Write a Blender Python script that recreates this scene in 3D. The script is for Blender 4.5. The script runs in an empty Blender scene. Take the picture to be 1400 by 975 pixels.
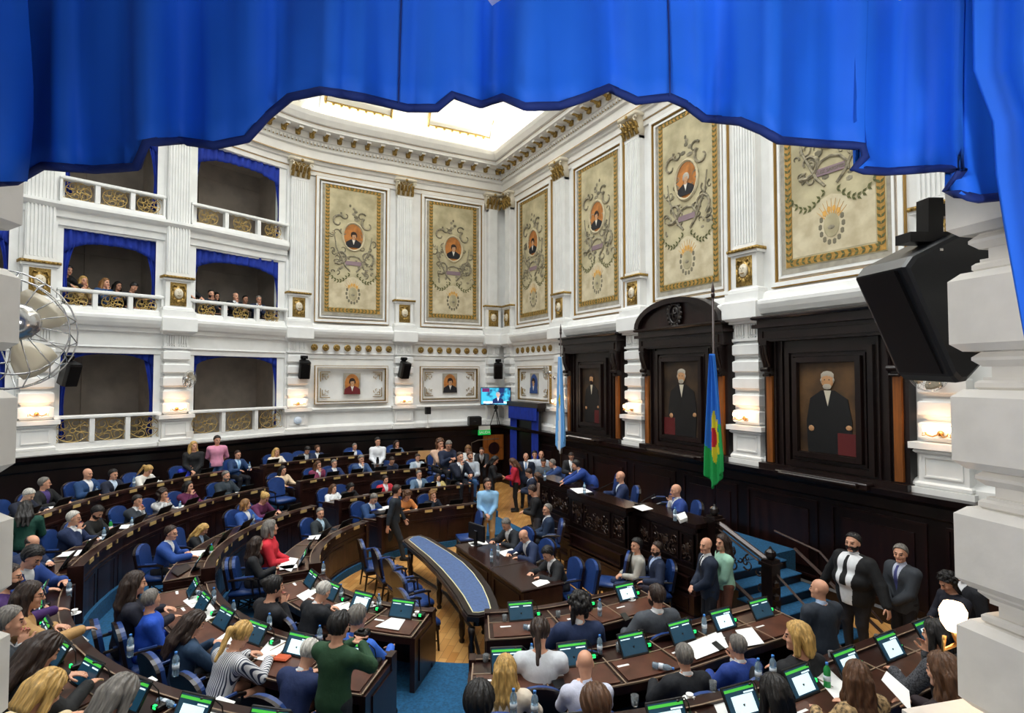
import bpy, math, random
import numpy as np
from mathutils import Matrix, Vector
random.seed(4)
scn = bpy.context.scene
COL = scn.collection
PI = math.pi
# ------------------------------------------------------------------ camera (standing in a lower gallery box)
CX, CY, FPX = 700.0, 487.5, 774.0
CAM = np.array([10.888, -10.714, 4.405])
YAW, PITCH = -1.083, .034
_c, _s, _cp, _sp = math.cos(YAW), math.sin(YAW), math.cos(PITCH), math.sin(PITCH)
FW = np.array([_s*_cp, _c*_cp, _sp]); RT = np.array([_c, -_s, 0]); UP = np.cross(RT, FW)
cd = bpy.data.cameras.new('camera'); cam = bpy.data.objects.new('camera', cd); COL.objects.link(cam)
cam.matrix_world = Matrix([[RT[i], UP[i], -FW[i], CAM[i]] for i in range(3)]+[[0, 0, 0, 1]])
cd.sensor_width = 36; cd.lens = 36*FPX/1400; cd.clip_start = .05; cd.clip_end = 200
scn.camera = cam
def ray(x, y): return FW+RT*(x-CX)/FPX-UP*(y-CY)/FPX
def at(x, y, z):
    r = ray(x, y); return CAM+r*(z-CAM[2])/r[2]
def aty(x, y, Y0):
    r = ray(x, y); return CAM+r*(Y0-CAM[1])/r[1]
# ------------------------------------------------------------------ light
w = bpy.data.worlds.new('world'); scn.world = w; w.use_nodes = True
w.node_tree.nodes['Background'].inputs[0].default_value = (.93, .96, 1, 1); w.node_tree.nodes['Background'].inputs[1].default_value = .10
def area(name, loc, rot, sx, sy, power, col=(1, 1, 1)):
    l = bpy.data.lights.new(name, 'AREA'); l.shape = 'RECTANGLE'; l.size = sx; l.size_y = sy; l.energy = power; l.color = col
    o = bpy.data.objects.new(name, l); COL.objects.link(o); o.location = loc; o.rotation_euler = rot; return o
def point(name, loc, power, col=(1, .75, .5), r=.04):
    l = bpy.data.lights.new(name, 'POINT'); l.energy = power; l.color = col; l.shadow_soft_size = r
    o = bpy.data.objects.new(name, l); COL.objects.link(o); o.location = loc; return o
sky_ = area('skylight_daylight', (0, -7.5, 16.9), (0, 0, 0), 13, 12, 1500, (.92, .965, 1)); sky_.data.spread = math.radians(125)
area('cornice_flood', (7.9, -13.2, 11.6), (math.radians(52), 0, math.radians(52)), 3, 1.0, 120, (.95, .98, 1))
area('cornice_flood', (8.6, -3.5, 11.6), (math.radians(52), 0, math.radians(80)), 3, 1.0, 100, (.95, .98, 1))
def aim(o, d): o.rotation_euler = Vector(d).to_track_quat('-Z', 'Y').to_euler()
aim(area('valance_fill', tuple(CAM-FW*.35+RT*1.1-UP*.1), (0, 0, 0), .5, .4, 20, (.97, .98, 1)), FW*1.5-RT*1.3+UP*.45)  # added unseen fill right of the camera, raking the valance folds
j_ = area('pillar_fill', (0, 0, 0), (0, 0, 0), .4, .4, 13, (1, .97, .92)); j_.location = tuple(CAM-RT*.9+UP*.35-FW*.5); aim(j_, FW*1.9+RT*2.3-UP*.35); j_.data.spread = math.radians(95)  # second added fill, behind the camera, brightens the right pillar
for i, (x, y, rz, L) in enumerate(((-9.55, -4.5, 0, 8), (-3, -.75, PI/2, 12), (6, -.75, PI/2, 7))):      # strip lights lying behind the crown of the cornice
    o = area('cove_light', (x, y, 13.66), (0, 0, 0),   .25, L, 170, (1, .99, .94)); o.rotation_euler = (PI, 0, rz) if i == 0 else (PI, 0, rz)
scn.view_settings.view_transform = 'Standard'; scn.view_settings.look = 'None'
scn.view_settings.gamma = 1; scn.view_settings.exposure = 0.0
scn.view_settings.use_curve_mapping = False
# ------------------------------------------------------------------ materials (all procedural)
def lin(c):
    if isinstance(c, str): c = [int(c[i:i+2], 16)/255 for i in (0, 2, 4)]
    return tuple((x/12.92 if x <= .04045 else ((x+.055)/1.055)**2.4) for x in c)
MATS = {}
def mat(name, col, rough=.6, metal=0, noise=.0, scale=8, bump=0, stretch=None, spec=.5, emit=0, ecol=None, sheen=0, alpha=1, trans=0, col2=None):
    if name in MATS: return MATS[name]
    m = bpy.data.materials.new(name); m.use_nodes = True; nt = m.node_tree; b = nt.nodes['Principled BSDF']
    c = lin(col); b.inputs['Base Color'].default_value = (*c, 1)
    b.inputs['Roughness'].default_value = rough; b.inputs['Metallic'].default_value = metal; b.inputs['Specular IOR Level'].default_value = spec
    if sheen: b.inputs['Sheen Weight'].default_value = sheen
    if trans: b.inputs['Transmission Weight'].default_value = trans; b.inputs['IOR'].default_value = 1.33
    if emit: b.inputs['Emission Color'].default_value = (*lin(ecol or col), 1); b.inputs['Emission Strength'].default_value = emit
    if noise or bump or col2:
        tc = nt.nodes.new('ShaderNodeTexCoord'); mp = nt.nodes.new('ShaderNodeMapping'); nz = nt.nodes.new('ShaderNodeTexNoise')
        nt.links.new(tc.outputs['Object'], mp.inputs[0]); nt.links.new(mp.outputs[0], nz.inputs['Vector'])
        if stretch: mp.inputs['Scale'].default_value = stretch
        nz.inputs['Scale'].default_value = scale; nz.inputs['Detail'].default_value = 5
        if noise or col2:
            rp = nt.nodes.new('ShaderNodeValToRGB'); d = lin(col2) if col2 else tuple(x*(1-noise) for x in c)
            rp.color_ramp.elements[0].color = (*d, 1); rp.color_ramp.elements[1].color = (*(tuple(min(1, x*(1+noise*.4)) for x in c)), 1)
            rp.color_ramp.elements[0].position = .35; rp.color_ramp.elements[1].position = .62
            nt.links.new(nz.outputs['Fac'], rp.inputs[0]); nt.links.new(rp.outputs[0], b.inputs['Base Color'])
        if bump:
            bp = nt.nodes.new('ShaderNodeBump'); bp.inputs['Strength'].default_value = bump; bp.inputs['Distance'].default_value = .02 if name.startswith('cloth') else .01
            nt.links.new(nz.outputs['Fac'], bp.inputs['Height']); nt.links.new(bp.outputs[0], b.inputs['Normal'])
    MATS[name] = m; return m
def solid(col, rough=.7, **k):
    return mat('cloth_'+col, col, rough, bump=.9, scale=9, noise=.12, stretch=(1, 1, .6), **k)
plaster = mat('plaster_white', 'f0f1ef', .75, noise=.05, scale=2.5)
plaster2 = mat('plaster_cream', 'e7e5e0', .8, noise=.05, scale=2)
stone = mat('plaster_rough', 'dedad2', .85, noise=.06, scale=9, bump=.25)
gold = mat('gilding', 'a88a4c', .42, .6, noise=.5, scale=30)
goldline = mat('gold_line', 'a8833f', .5, .4)
wood = mat('dark_wood', '1a0e0c', .30, noise=.5, scale=3, stretch=(1, 1, .25), spec=.5)
wood2 = mat('dark_wood_panel', '241210', .3, noise=.5, scale=2.5, stretch=(3, 3, .3))
honey = mat('honey_wood', '8a4f1c', .4, noise=.3, scale=4, stretch=(4, 4, .3))
deskwood = mat('desk_wood', '2d1712', .28, noise=.45, scale=3, stretch=(1, 3, 1))
desktop = mat('desk_leather', '5a3527', .35, noise=.3, scale=5)
trimw = mat('desk_edge', '8c7763', .35)
carpet = mat('blue_carpet', '14527a', .95, noise=.35, scale=30)
leather = mat('blue_leather', '22407c', .38, noise=.18, scale=6, bump=.1)
black = mat('black_plastic', '0b0b0d', .4)
darkmetal = mat('dark_metal', '1a1a1c', .35, .6)
chrome = mat('chrome', 'c8c8c8', .2, .9)
paper = mat('white_paper', 'f4f4f2', .8)
room_dark = mat('box_wall', 'b3aaa0', .9, noise=.15, scale=2)
velvet = mat('blue_velvet', '0460dc', .75, noise=.08, scale=3)
velvet_shaded = mat('gallery_velvet_shaded', '0a2f9c', .8, noise=.2, scale=4)  # darker copy of the curtain blue, gallery shade put into the colour
hemm = mat('velvet_hem', '04256e', .8)
bottlem = mat('bottle_plastic', 'b9d6ea', .12, trans=.7, spec=.6)
glassm = mat('clear_glass', 'e8eef0', .05, trans=.85)
bluecap = mat('bottle_cap', '3f86d8', .4)
greenled = mat('green_led', '20e060', .4, emit=2.5)
bulb = mat('lamp_glass', 'ffe6c0', .5, emit=8, ecol='ffd0a0')
brass = mat('brass', 'c79a5a', .3, .9)
skyglass = mat('laylight_glass', 'ffffff', .6, emit=1.0, ecol='fffdf4')
# ------------------------------------------------------------------ mesh builder
class MB:
    def __init__(s, M=None): s.v = []; s.f = []; s.m = []; s.M = M or Matrix.Identity(4); s.sm = False
    def add(s, pts, faces, m=0):
        n = len(s.v); s.v += [tuple(s.M @ Vector(p)) for p in pts]; s.f += [tuple(i+n for i in f) for f in faces]; s.m += [m]*len(faces); return s
    def box(s, x0, x1, y0, y1, z0, z1, m=0):
        return s.add([(x0, y0, z0), (x1, y0, z0), (x1, y1, z0), (x0, y1, z0), (x0, y0, z1), (x1, y0, z1), (x1, y1, z1), (x0, y1, z1)],
                     [(0, 3, 2, 1), (4, 5, 6, 7), (0, 1, 5, 4), (1, 2, 6, 5), (2, 3, 7, 6), (3, 0, 4, 7)], m)
    def bbox(s, x0, x1, y0, y1, z0, z1, b=.02, m=0):      # box with chamfered top, bottom and front edges
        sec = [(x0+b, y0+b), (x1-b, y0+b)]; r = []
        lv = [(z0, b), (z0+b, 0), (z1-b, 0), (z1, b)]
        pts = []; fs = []
        for z, e in lv: pts += [(x0+e, y0+e, z), (x1-e, y0+e, z), (x1-e, y1, z), (x0+e, y1, z)]
        fs.append((0, 3, 2, 1)); fs.append((12, 13, 14, 15))
        for k in range(3):
            for i in range(4): a = k*4+i; c = k*4+(i+1) % 4; fs.append((a, c, c+4, a+4))
        return s.add(pts, fs, m)
    def prism(s, poly, z0, z1, m=0, top=True):
        n = len(poly); pts = [(x, y, z0) for x, y in poly]+[(x, y, z1) for x, y in poly]
        return s.add(pts, [tuple(range(n-1, -1, -1)), tuple(range(n, 2*n))]+[(i, (i+1) % n, n+(i+1) % n, n+i) for i in range(n)], m)
    def prismy(s, poly, y0, y1, m=0):     # polygon in x-z, extruded along y
        n = len(poly); pts = [(x, y0, z) for x, z in poly]+[(x, y1, z) for x, z in poly]
        return s.add(pts, [tuple(range(n)), tuple(range(2*n-1, n-1, -1))]+[(i, n+i, n+(i+1) % n, (i+1) % n) for i in range(n)], m)
    def lathe(s, prof, c=(0, 0, 0), n=12, m=0, ax='z'):
        pts = []; fs = []
        for r, z in prof:
            for i in range(n):
                a = 2*PI*i/n; x, y = r*math.cos(a), r*math.sin(a)
                p = (x, y, z) if ax == 'z' else ((x, z, y) if ax == 'y' else (z, x, y))
                pts.append((c[0]+p[0], c[1]+p[1], c[2]+p[2]))
        for k in range(len(prof)-1):
            for i in range(n): a = k*n+i; b = k*n+(i+1) % n; fs.append((a, b, b+n, a+n))
        fs.append(tuple(range(n-1, -1, -1))); fs.append(tuple(range((len(prof)-1)*n, len(prof)*n)))
        return s.add(pts, fs, m)
    def tube(s, path, r, n=6, m=0, closed=False):
        P = [Vector(p) for p in path]; N = len(P); pts = []; fs = []
        rr = r if isinstance(r, (list, tuple)) else [r]*N
        for k, p in enumerate(P):
            a = P[(k-1) % N] if (closed or k > 0) else p; b = P[(k+1) % N] if (closed or k < N-1) else p
            d = (b-a).normalized(); u = d.orthogonal().normalized() if k == 0 else (u-d*u.dot(d)).normalized(); v = d.cross(u)
            for i in range(n): t = 2*PI*i/n; pts.append(p+u*math.cos(t)*rr[k]+v*math.sin(t)*rr[k])
        for k in range(N if closed else N-1):
            for i in range(n): a = k*n+i; b = k*n+(i+1) % n; c = ((k+1) % N)*n; fs.append((a, b, c+(i+1) % n, c+i))
        if not closed: fs.append(tuple(range(n-1, -1, -1))); fs.append(tuple(range((N-1)*n, N*n)))
        return s.add(pts, fs, m)
    def ball(s, c, r, n=8, m=0):
        if not isinstance(r, (tuple, list)): r = (r, r, r)
        pts = []; fs = []; k = n//2+1
        for j in range(k):
            ph = PI*(j+.02)/(k-1+.04)-PI/2
            for i in range(n): a = 2*PI*i/n; pts.append((c[0]+r[0]*math.cos(a)*math.cos(ph), c[1]+r[1]*math.sin(a)*math.cos(ph), c[2]+r[2]*math.sin(ph)))
        for j in range(k-1):
            for i in range(n): a = j*n+i; b = j*n+(i+1) % n; fs.append((a, b, b+n, a+n))
        fs.append(tuple(range(n-1, -1, -1))); fs.append(tuple(range((k-1)*n, k*n)))
        return s.add(pts, fs, m)
    def strip(s, rows, m=0, closed_v=False):      # rows of equal length point lists
        n = len(rows[0]); pts = [p for r in rows for p in r]; fs = []
        for k in range(len(rows)-1):
            for i in range(n if closed_v else n-1): a = k*n+i; b = k*n+(i+1) % n; fs.append((a, b, b+n, a+n))
        return s.add(pts, fs, m)
    def frame(s, x0, x1, z0, z1, wd, y0, y1, m=0):   # rectangular picture frame lying in x-z
        s.box(x0, x1, y0, y1, z1-wd, z1, m); s.box(x0, x1, y0, y1, z0, z0+wd, m)
        s.box(x0, x0+wd, y0, y1, z0+wd, z1-wd, m); s.box(x1-wd, x1, y0, y1, z0+wd, z1-wd, m); return s
    def build(s, name, mats, parent=None, smooth=False, origin=None):
        me = bpy.data.meshes.new(name)
        o0 = Vector(origin) if origin is not None else Vector((0, 0, 0))
        me.from_pydata([tuple(Vector(p)-o0) for p in s.v], [], s.f)
        if not isinstance(mats, (list, tuple)): mats = [mats]
        for m in mats: me.materials.append(m)
        me.polygons.foreach_set('material_index', s.m)
        if smooth: me.polygons.foreach_set('use_smooth', [True]*len(s.f))
        me.update()
        o = bpy.data.objects.new(name, me); COL.objects.link(o); o.location = o0
        if parent is not None: o.parent = parent
        return o
def empty(name, loc=(0, 0, 0), rz=0, M=None):
    o = bpy.data.objects.new(name, None); COL.objects.link(o); o.empty_display_size = .1
    if M is not None: o.matrix_world = M
    else: o.location = loc; o.rotation_euler = (0, 0, rz)
    return o
def tag(o, label=None, cat=None, group=None, kind=None):
    if label: o['label'] = label
    if cat: o['category'] = cat
    if group: o['group'] = group
    if kind: o['kind'] = kind
    return o
def kids(o): return [c for c in ALLKIDS.get(o.name, [])]
ALLKIDS = {}
def reg(par, ch): ALLKIDS.setdefault(par.name, []).append(ch)
def tree_copy(o, parent=None):
    c = o.copy(); COL.objects.link(c)
    if parent is not None: c.parent = parent
    for ch in o.children: tree_copy(ch, c)
    return c
def frameM(p, t):     # local x = t along the wall, local y = outward (into the wall), z up
    t = Vector((t[0], t[1], 0)).normalized(); n = Vector((-t.y, t.x, 0))
    return Matrix([[t.x, n.x, 0, p[0]], [t.y, n.y, 0, p[1]], [0, 0, 1, 0], [0, 0, 0, 1]])

def text(par, s, loc, rot, size, m, ext=.003, ax='CENTER'):
    c = bpy.data.curves.new('lettering', 'FONT'); c.body = s; c.size = size; c.align_x = ax; c.align_y = 'CENTER'; c.extrude = ext
    o = bpy.data.objects.new('lettering_source', c); COL.objects.link(o); bpy.context.view_layer.update()
    me = bpy.data.meshes.new_from_object(o.evaluated_get(bpy.context.evaluated_depsgraph_get())); bpy.data.objects.remove(o)
    me.name = 'lettering'; me.materials.clear(); me.materials.append(m); o = bpy.data.objects.new('lettering', me); COL.objects.link(o)
    o.parent = par; o.location = loc; o.rotation_euler = rot; return o
# ------------------------------------------------------------------ setting: walls
ZL = 2.4
P0 = Vector((-10.22, 0)); CP = [Vector(p) for p in ((-10.22, .0), (-10.22, -4.17), (-9.97, -8.04), (-8.34, -11.59), (-7.32, -14.58), (-5.6, -17.4))]
def spl(t):
    t = max(0, min(t, len(CP)-1-1e-6)); i = int(t); f = t-i
    a = CP[max(i-1, 0)] if i > 0 else CP[0]*2-CP[1]; b = CP[i]; c = CP[i+1]; d = CP[min(i+2, len(CP)-1)]
    p = .5*((2*b)+(c-a)*f+(2*a-5*b+4*c-d)*f*f+(3*b-a-3*c+d)*f**3)
    g = .5*((c-a)+2*(2*a-5*b+4*c-d)*f+3*(3*b-a-3*c+d)*f*f)
    return p, -g.normalized()         # point and the direction towards the chord wall (local +x)
def sweep(mb, path, prof, m=0):     # path: (point, tangent); prof: (outward, z)
    rows = []
    for p, t in path:
        n = Vector((-t.y, t.x)); rows.append([(p.x+n.x*o, p.y+n.y*o, z) for o, z in prof])
    mb.strip(rows, m); return mb
def left_path(t0, t1, n): return [spl(t0+(t1-t0)*i/n) for i in range(n+1)]
BX = [-5.88, -1.96, 1.96, 5.88]
back_path = [(Vector((x, 0)), Vector((1, 0))) for x in (10.3, 5.88, 1.96, -1.96, -5.88, -10.3)]
fullL = [(Vector((-10.22, .32)), Vector((0, 1)))]+left_path(0, 4.6, 46)
# floor
fm = bpy.data.materials.new('parquet'); fm.use_nodes = True; nt = fm.node_tree; b = nt.nodes['Principled BSDF']
tc = nt.nodes.new('ShaderNodeTexCoord'); mp = nt.nodes.new('ShaderNodeMapping'); br = nt.nodes.new('ShaderNodeTexBrick'); nz = nt.nodes.new('ShaderNodeTexNoise')
mp.inputs['Rotation'].default_value = (0, 0, math.radians(38))
nt.links.new(tc.outputs['Object'], mp.inputs[0]); nt.links.new(mp.outputs[0], br.inputs['Vector'])
br.inputs['Scale'].default_value = 1; br.inputs['Brick Width'].default_value = .42; br.inputs['Row Height'].default_value = .13; br.inputs['Mortar Size'].default_value = .003; br.inputs['Bias'].default_value = -.1
br.inputs['Color1'].default_value = (*lin('d9a562'), 1); br.inputs['Color2'].default_value = (*lin('b87c3c'), 1); br.inputs['Mortar'].default_value = (*lin('7a4c20'), 1)
nt.links.new(br.outputs['Color'], b.inputs['Base Color']); b.inputs['Roughness'].default_value = .32
tag(MB().box(-10.6, 10.8, -19, .35, -.3, 0).build('floor', fm), kind='structure')
# chord wall: dark wainscot, white wall above
def wainscot(mb, path, z1=2.3):
    sweep(mb, path, [(.30, 0), (-.02, 0), (-.02, .22), (.03, .26), (.03, 1.98), (-.02, 2.02), (-.02, 2.2), (-.12, 2.25), (-.22, z1), (-.24, 2.4), (.32, 2.4)])
wb = MB(); wainscot(wb, [(Vector((x, 0)), Vector((1, 0))) for x in (-10.3, 10.3)])
wallb = wb.build('wall_back', wood); tag(wallb, kind='structure')
pn = MB()
for i, x in enumerate(np.arange(-9.9, 9.8, 1.96)):
    if i == 0: continue
    pn.frame(x+.14, x+1.82, .35, 1.9, .05, -.0, .04); pn.box(x+.34, x+1.62, .005, .04, .55, 1.7)
pn.build('wainscot_panel', wood2, wallb)
def wallface(mb, path, zs0, zs1): sweep(mb, path, [(.30, zs0), (.30, zs1), (.55, zs1), (.55, zs0), (.30, zs0)])
wf = MB(); wallface(wf, [(Vector((x, 0)), Vector((1, 0))) for x in (-10.6, 10.6)], 2.38, 13.2); wf.build('wall_plaster', plaster, wallb)
LOWMOULD = [(.30, 2.4), (.12, 2.4), (.12, 2.56), (.2, 2.62), (.28, 2.64), (.28, 3.08), (.18, 3.12), (.14, 3.2), (.2, 3.26), (.30, 3.27)]
ARCHI = [(.30, 5.02), (.26, 5.03), (.25, 5.16), (.20, 5.2), (.22, 5.24), (.22, 5.60), (.12, 5.64), (.10, 5.74), (.0, 5.78), (-.06, 5.88), (-.1, 5.98), (-.1, 6.05), (.0, 6.10), (.1, 6.12), (.12, 6.24), (.24, 6.30), (.30, 6.31)]
ENT = [(.30, 11.62), (.24, 11.64), (.24, 11.80), (.2, 11.82), (.2, 12.0), (.14, 12.04), (.14, 12.14), (.04, 12.16), (.04, 12.46), (-.04, 12.5), (-.06, 12.56), (.0, 12.58), (.0, 12.64),
       (-.04, 12.78), (-.10, 12.80), (-.10, 13.02), (-.52, 13.04), (-.54, 13.18), (-.62, 13.2), (-.72, 13.36), (-.76, 13.50), (-.4, 13.6)]
for nm, pth, wl in (('back', [(Vector((x, 0)), Vector((1, 0))) for x in (-10.3, 10.3)], wallb),):
    m_ = MB(); sweep(m_, pth, LOWMOULD); sweep(m_, pth, ARCHI); m_.build('moulding', plaster, wl)
    m_ = MB(); sweep(m_, pth, ENT); m_.build('entablature', plaster2, wl)
# left (curved) wall
wl = MB(); wainscot(wl, fullL); walll = wl.build('wall_left', wood); tag(walll, kind='structure')
m_ = MB()
wallface(m_, fullL[:1]+left_path(-.0, 2.0, 20), 2.38, 13.2)
for z0, z1 in ((2.30, 2.45), (5.3, 6.0), (8.32, 8.95), (11.62, 13.2)): wallface(m_, left_path(2.0, 4.6, 26), z0, z1)
for k in (2, 3, 4):      # jambs beside each opening
    for t0, t1 in ((k-.16, k+.16),): wallface(m_, left_path(t0, min(t1, 4.6), 3), 2.38, 13.2)
m_.build('wall_plaster', plaster, walll)
m_ = MB(); sweep(m_, fullL[:1]+left_path(0, 2.12, 22), LOWMOULD); sweep(m_, fullL, ARCHI)
sweep(m_, left_path(2.1, 4.6, 25), [(.30, 8.36), (.24, 8.38), (.22, 8.55), (.16, 8.58), (.14, 8.74), (.06, 8.78), (-.02, 8.86), (-.02, 8.94), (.3, 8.96)])
m_.build('moulding', plaster, walll)
m_ = MB(); sweep(m_, fullL, ENT); m_.build('entablature', plaster2, walll)
# gold thin lines on the entablature and mouldings
gl = MB()
for pth in ([(Vector((x, 0)), Vector((1, 0))) for x in (-10.3, 10.3)], fullL):
    for o, z in ((.235, 11.80), (.03, 12.15), (-.53, 13.18)): sweep(gl, pth, [(o-.012, z-.014), (o-.012, z+.014)])
gl.build('gold_line', goldline, walll)
# dentils and scroll brackets under the cornice
def run(path_fn, L, step):
    n = int(L/step); return [path_fn((i+.5)/n) for i in range(n)]
def back_at(f): return Vector((-10.1+20.3*f, 0)), Vector((1, 0))
def left_at(f): return spl(f*4.5)
for fn, L, wall_ in ((back_at, 20.3, wallb), (left_at, 17.3, walll)):
    d = MB()
    for p, t in run(fn, L, .135):
        d.M = frameM(p, t); d.box(-.035, .035, -.07, .02, 12.64, 12.74)
    d.build('dentil_course', plaster2, wall_)
    g = MB()
    for p, t in run(fn, L, .135):
        g.M = frameM(p, t); g.ball((0, -.075, 12.63), (.035, .02, .03), 5)
    g.build('gilded_bead', gold, wall_)
    d = MB(); g = MB()
    for p, t in run(fn, L, .50):
        d.M = g.M = frameM(p, t)
        d.box(-.08, .08, -.46, -.08, 12.96, 13.03)
        g.prismy([(-.07, 12.82), (.07, 12.82), (.085, 12.99), (-.085, 12.99)], -.20, -.09)
        g.ball((0, -.24, 12.93), (.07, .08, .05), 8); g.ball((0, -.16, 12.84), (.055, .06, .05), 8); g.box(-.05, .05, -.44, -.2, 12.93, 12.965)
    d.build('bracket_block', plaster2, wall_); g.build('gilded_bracket', gold, wall_, smooth=True)
# right side wall (carries the camera's own gallery box) : mirrored curve
def mir(t):
    p, d = spl(t); return Vector((-p.x, p.y)), Vector((d.x, -d.y))
def rpath(t0, t1, n): return [mir(t1+(t0-t1)*i/n) for i in range(n+1)]
# mirrored frames: tangent direction reversed so that local +y still points out of the hall
def mirT(t):
    p, d = mir(t); return p, d
m_ = MB()
for a, b_, z0, z1 in ((0, 2.10, 0, 13.2), (2.10, 2.9, 0, 2.4), (2.10, 2.9, 5.34, 13.2), (2.9, 3.04, 0, 13.2), (3.04, 4.6, 0, 13.2)):
    sweep(m_, rpath(a, b_, 12), [(.30, z0), (.30, z1), (.62, z1), (.62, z0), (.3, z0)])
wallr = m_.build('wall_right', plaster); tag(wallr, kind='structure')
m_ = MB(); sweep(m_, rpath(0, 4.6, 40), ENT); m_.build('entablature', plaster2, wallr)
m_ = MB(); wainscot(m_, rpath(0, 4.6, 40)); m_.build('wainscot', wood, wallr)
tag(MB().box(-6, 6, -19.3, -18.9, 0, 13.5).build('wall_front', plaster), kind='structure')
# ceiling: bright cove with gilt frames and the laylight above
def cove(path):
    c = MB(); sweep(c, path, [(-.45, 13.55), (-.55, 13.75), (-.9, 14.7), (-1.6, 15.7), (-2.6, 16.5), (-3.4, 16.9)]); return c
covem = mat('cove_plaster', 'fbf8ec', .7, emit=0)
ce = MB(); ce.box(-11.4, 11.4, -19.5, 1.0, 17.0, 17.2); ceil = ce.build('ceiling', skyglass); tag(ceil, kind='structure')
cove(fullL).build('cove', covem, ceil, True); cove([(Vector((x, 0)), Vector((1, 0))) for x in (-10.3, 10.3)]).build('cove', covem, ceil, True)
cove(rpath(0, 4.6, 40)).build('cove', covem, ceil, True)
g = MB(); rb = MB()
def covept(t, s, lift=.04):     # s = 0..1 up the cove
    pr = [(-.55, 13.75), (-.9, 14.7), (-1.6, 15.7), (-2.6, 16.5)]
    k = min(int(s*3), 2); f = s*3-k; o = pr[k][0]+(pr[k+1][0]-pr[k][0])*f-lift; z = pr[k][1]+(pr[k+1][1]-pr[k][1])*f
    p, d = spl(t); n = Vector((-d.y, d.x)); return (p.x+n.x*o, p.y+n.y*o, z)
for k in range(4):
    a, b_ = k+.2, k+.84
    g.tube([covept(a, .1)]+[covept(a+(b_-a)*i/6, .1) for i in range(1, 6)]+[covept(b_, .1), covept(b_, .4), covept(b_, .8), covept(a, .8), covept(a, .4)], .05, 5, closed=True)
    for i in range(9): g.ball(covept(a+(b_-a)*i/8, .08, .06), .06, 6)
    for da in (-.10, .10): rb.tube([covept(k+da+.0001*(k == 0)+.1*(k == 0), s, .08) for s in (0, .33, .66, 1)], .05, 5)
g.build('gilt_frame', gold, ceil, True); rb.build('cove_rib', plaster, ceil)

# ------------------------------------------------------------------ pilasters
def mask(mb, z, w=.24, h=.36, y=.02):       # gilded carving: face, scrolls and leaves
    mb.ball((0, y, z), (w*.38, .05, h*.32), 10, 1); mb.ball((0, y-.04, z+.02), (.025, .03, .06), 6, 1)
    for s in (-1, 1):
        mb.tube([(s*w*.15, y, z+h*.42), (s*w*.42, y, z+h*.5), (s*w*.55, y, z+h*.3), (s*w*.4, y, z+h*.2)], .022, 5, 0)
        mb.tube([(s*w*.1, y, z-h*.35), (s*w*.4, y, z-h*.5), (s*w*.52, y, z-h*.2), (s*w*.5, y, z+h*.1)], .024, 5, 0)
        mb.ball((s*w*.3, y, z-h*.35), (.05, .03, .05), 6, 0); mb.ball((s*w*.1, y-.045, z+.05), (.018, .012, .012), 5, 0)
    mb.ball((0, y, z-h*.5), (.07, .04, .08), 8, 0)
    mb.tube([(-.05, y-.045, z-.06), (0, y-.05, z-.075), (.05, y-.045, z-.06)], .012, 5, 0)
cream_gold = mat('antique_cream', 'e0d6c0', .6)
def lower_pilaster(M, par, name='pilaster', w=.82, mt=plaster, fore=False):
    h = w/2; b = MB(M)
    b.box(-h-.05, h+.05, .0, .5, 2.4, 2.50); b.bbox(-h-.01, h+.01, .02, .5, 2.50, 2.60, .03); b.box(-h+.04, h-.04, .06, .5, 2.6, 3.1)
    b.frame(-h+.12, h-.12, 2.68, 3.04, .03, .04, .07)
    b.bbox(-h-.02, h+.02, .0, .5, 3.08, 3.16, .03); b.box(-h-.07, h+.07, -.05, .5, 3.16, 3.27)
    b.box(-h+.13, h-.13, .17, .5, 3.27, 5.2)
    for k in range(5):
        z = 3.33+.385*k; b.bbox(-h+.05, h-.05, .05, .5, z, z+(.26 if k else .28), .025)
        b.box(-h+.10, h-.10, .12, .5, z-.04, z+.30)
    if fore:      # seen from close by: full depth, stepped grooves
        b.box(-h+.11, h-.11, .14, .5, 3.27, 5.2)
        for k in range(5): z = 3.33+.385*k+(.26 if k else .28); b.bbox(-h+.09, h-.09, .10, .5, z, z+.03, .008); b.bbox(-h+.085, h-.085, .095, .5, z+.075, z+.125, .02)
    b.box(-h+.04, h-.04, .06, .5, 5.2, 5.26); b.box(-h+.07, h-.07, .10, .5, 5.26, 5.6)
    for c_ in (-.16, .16):
        for q in range(4): x = c_+(q-1.5)*.062; b.box(x-.018, x+.018, .05, .11, 5.34, 5.58); b.box(x-.014, x+.014, .055, .10, 5.27, 5.30)
    b.box(-h-.0, h+.0, .0, .5, 5.6, 5.66)
    p = b.build(name, mt, par); 
    return p
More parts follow.
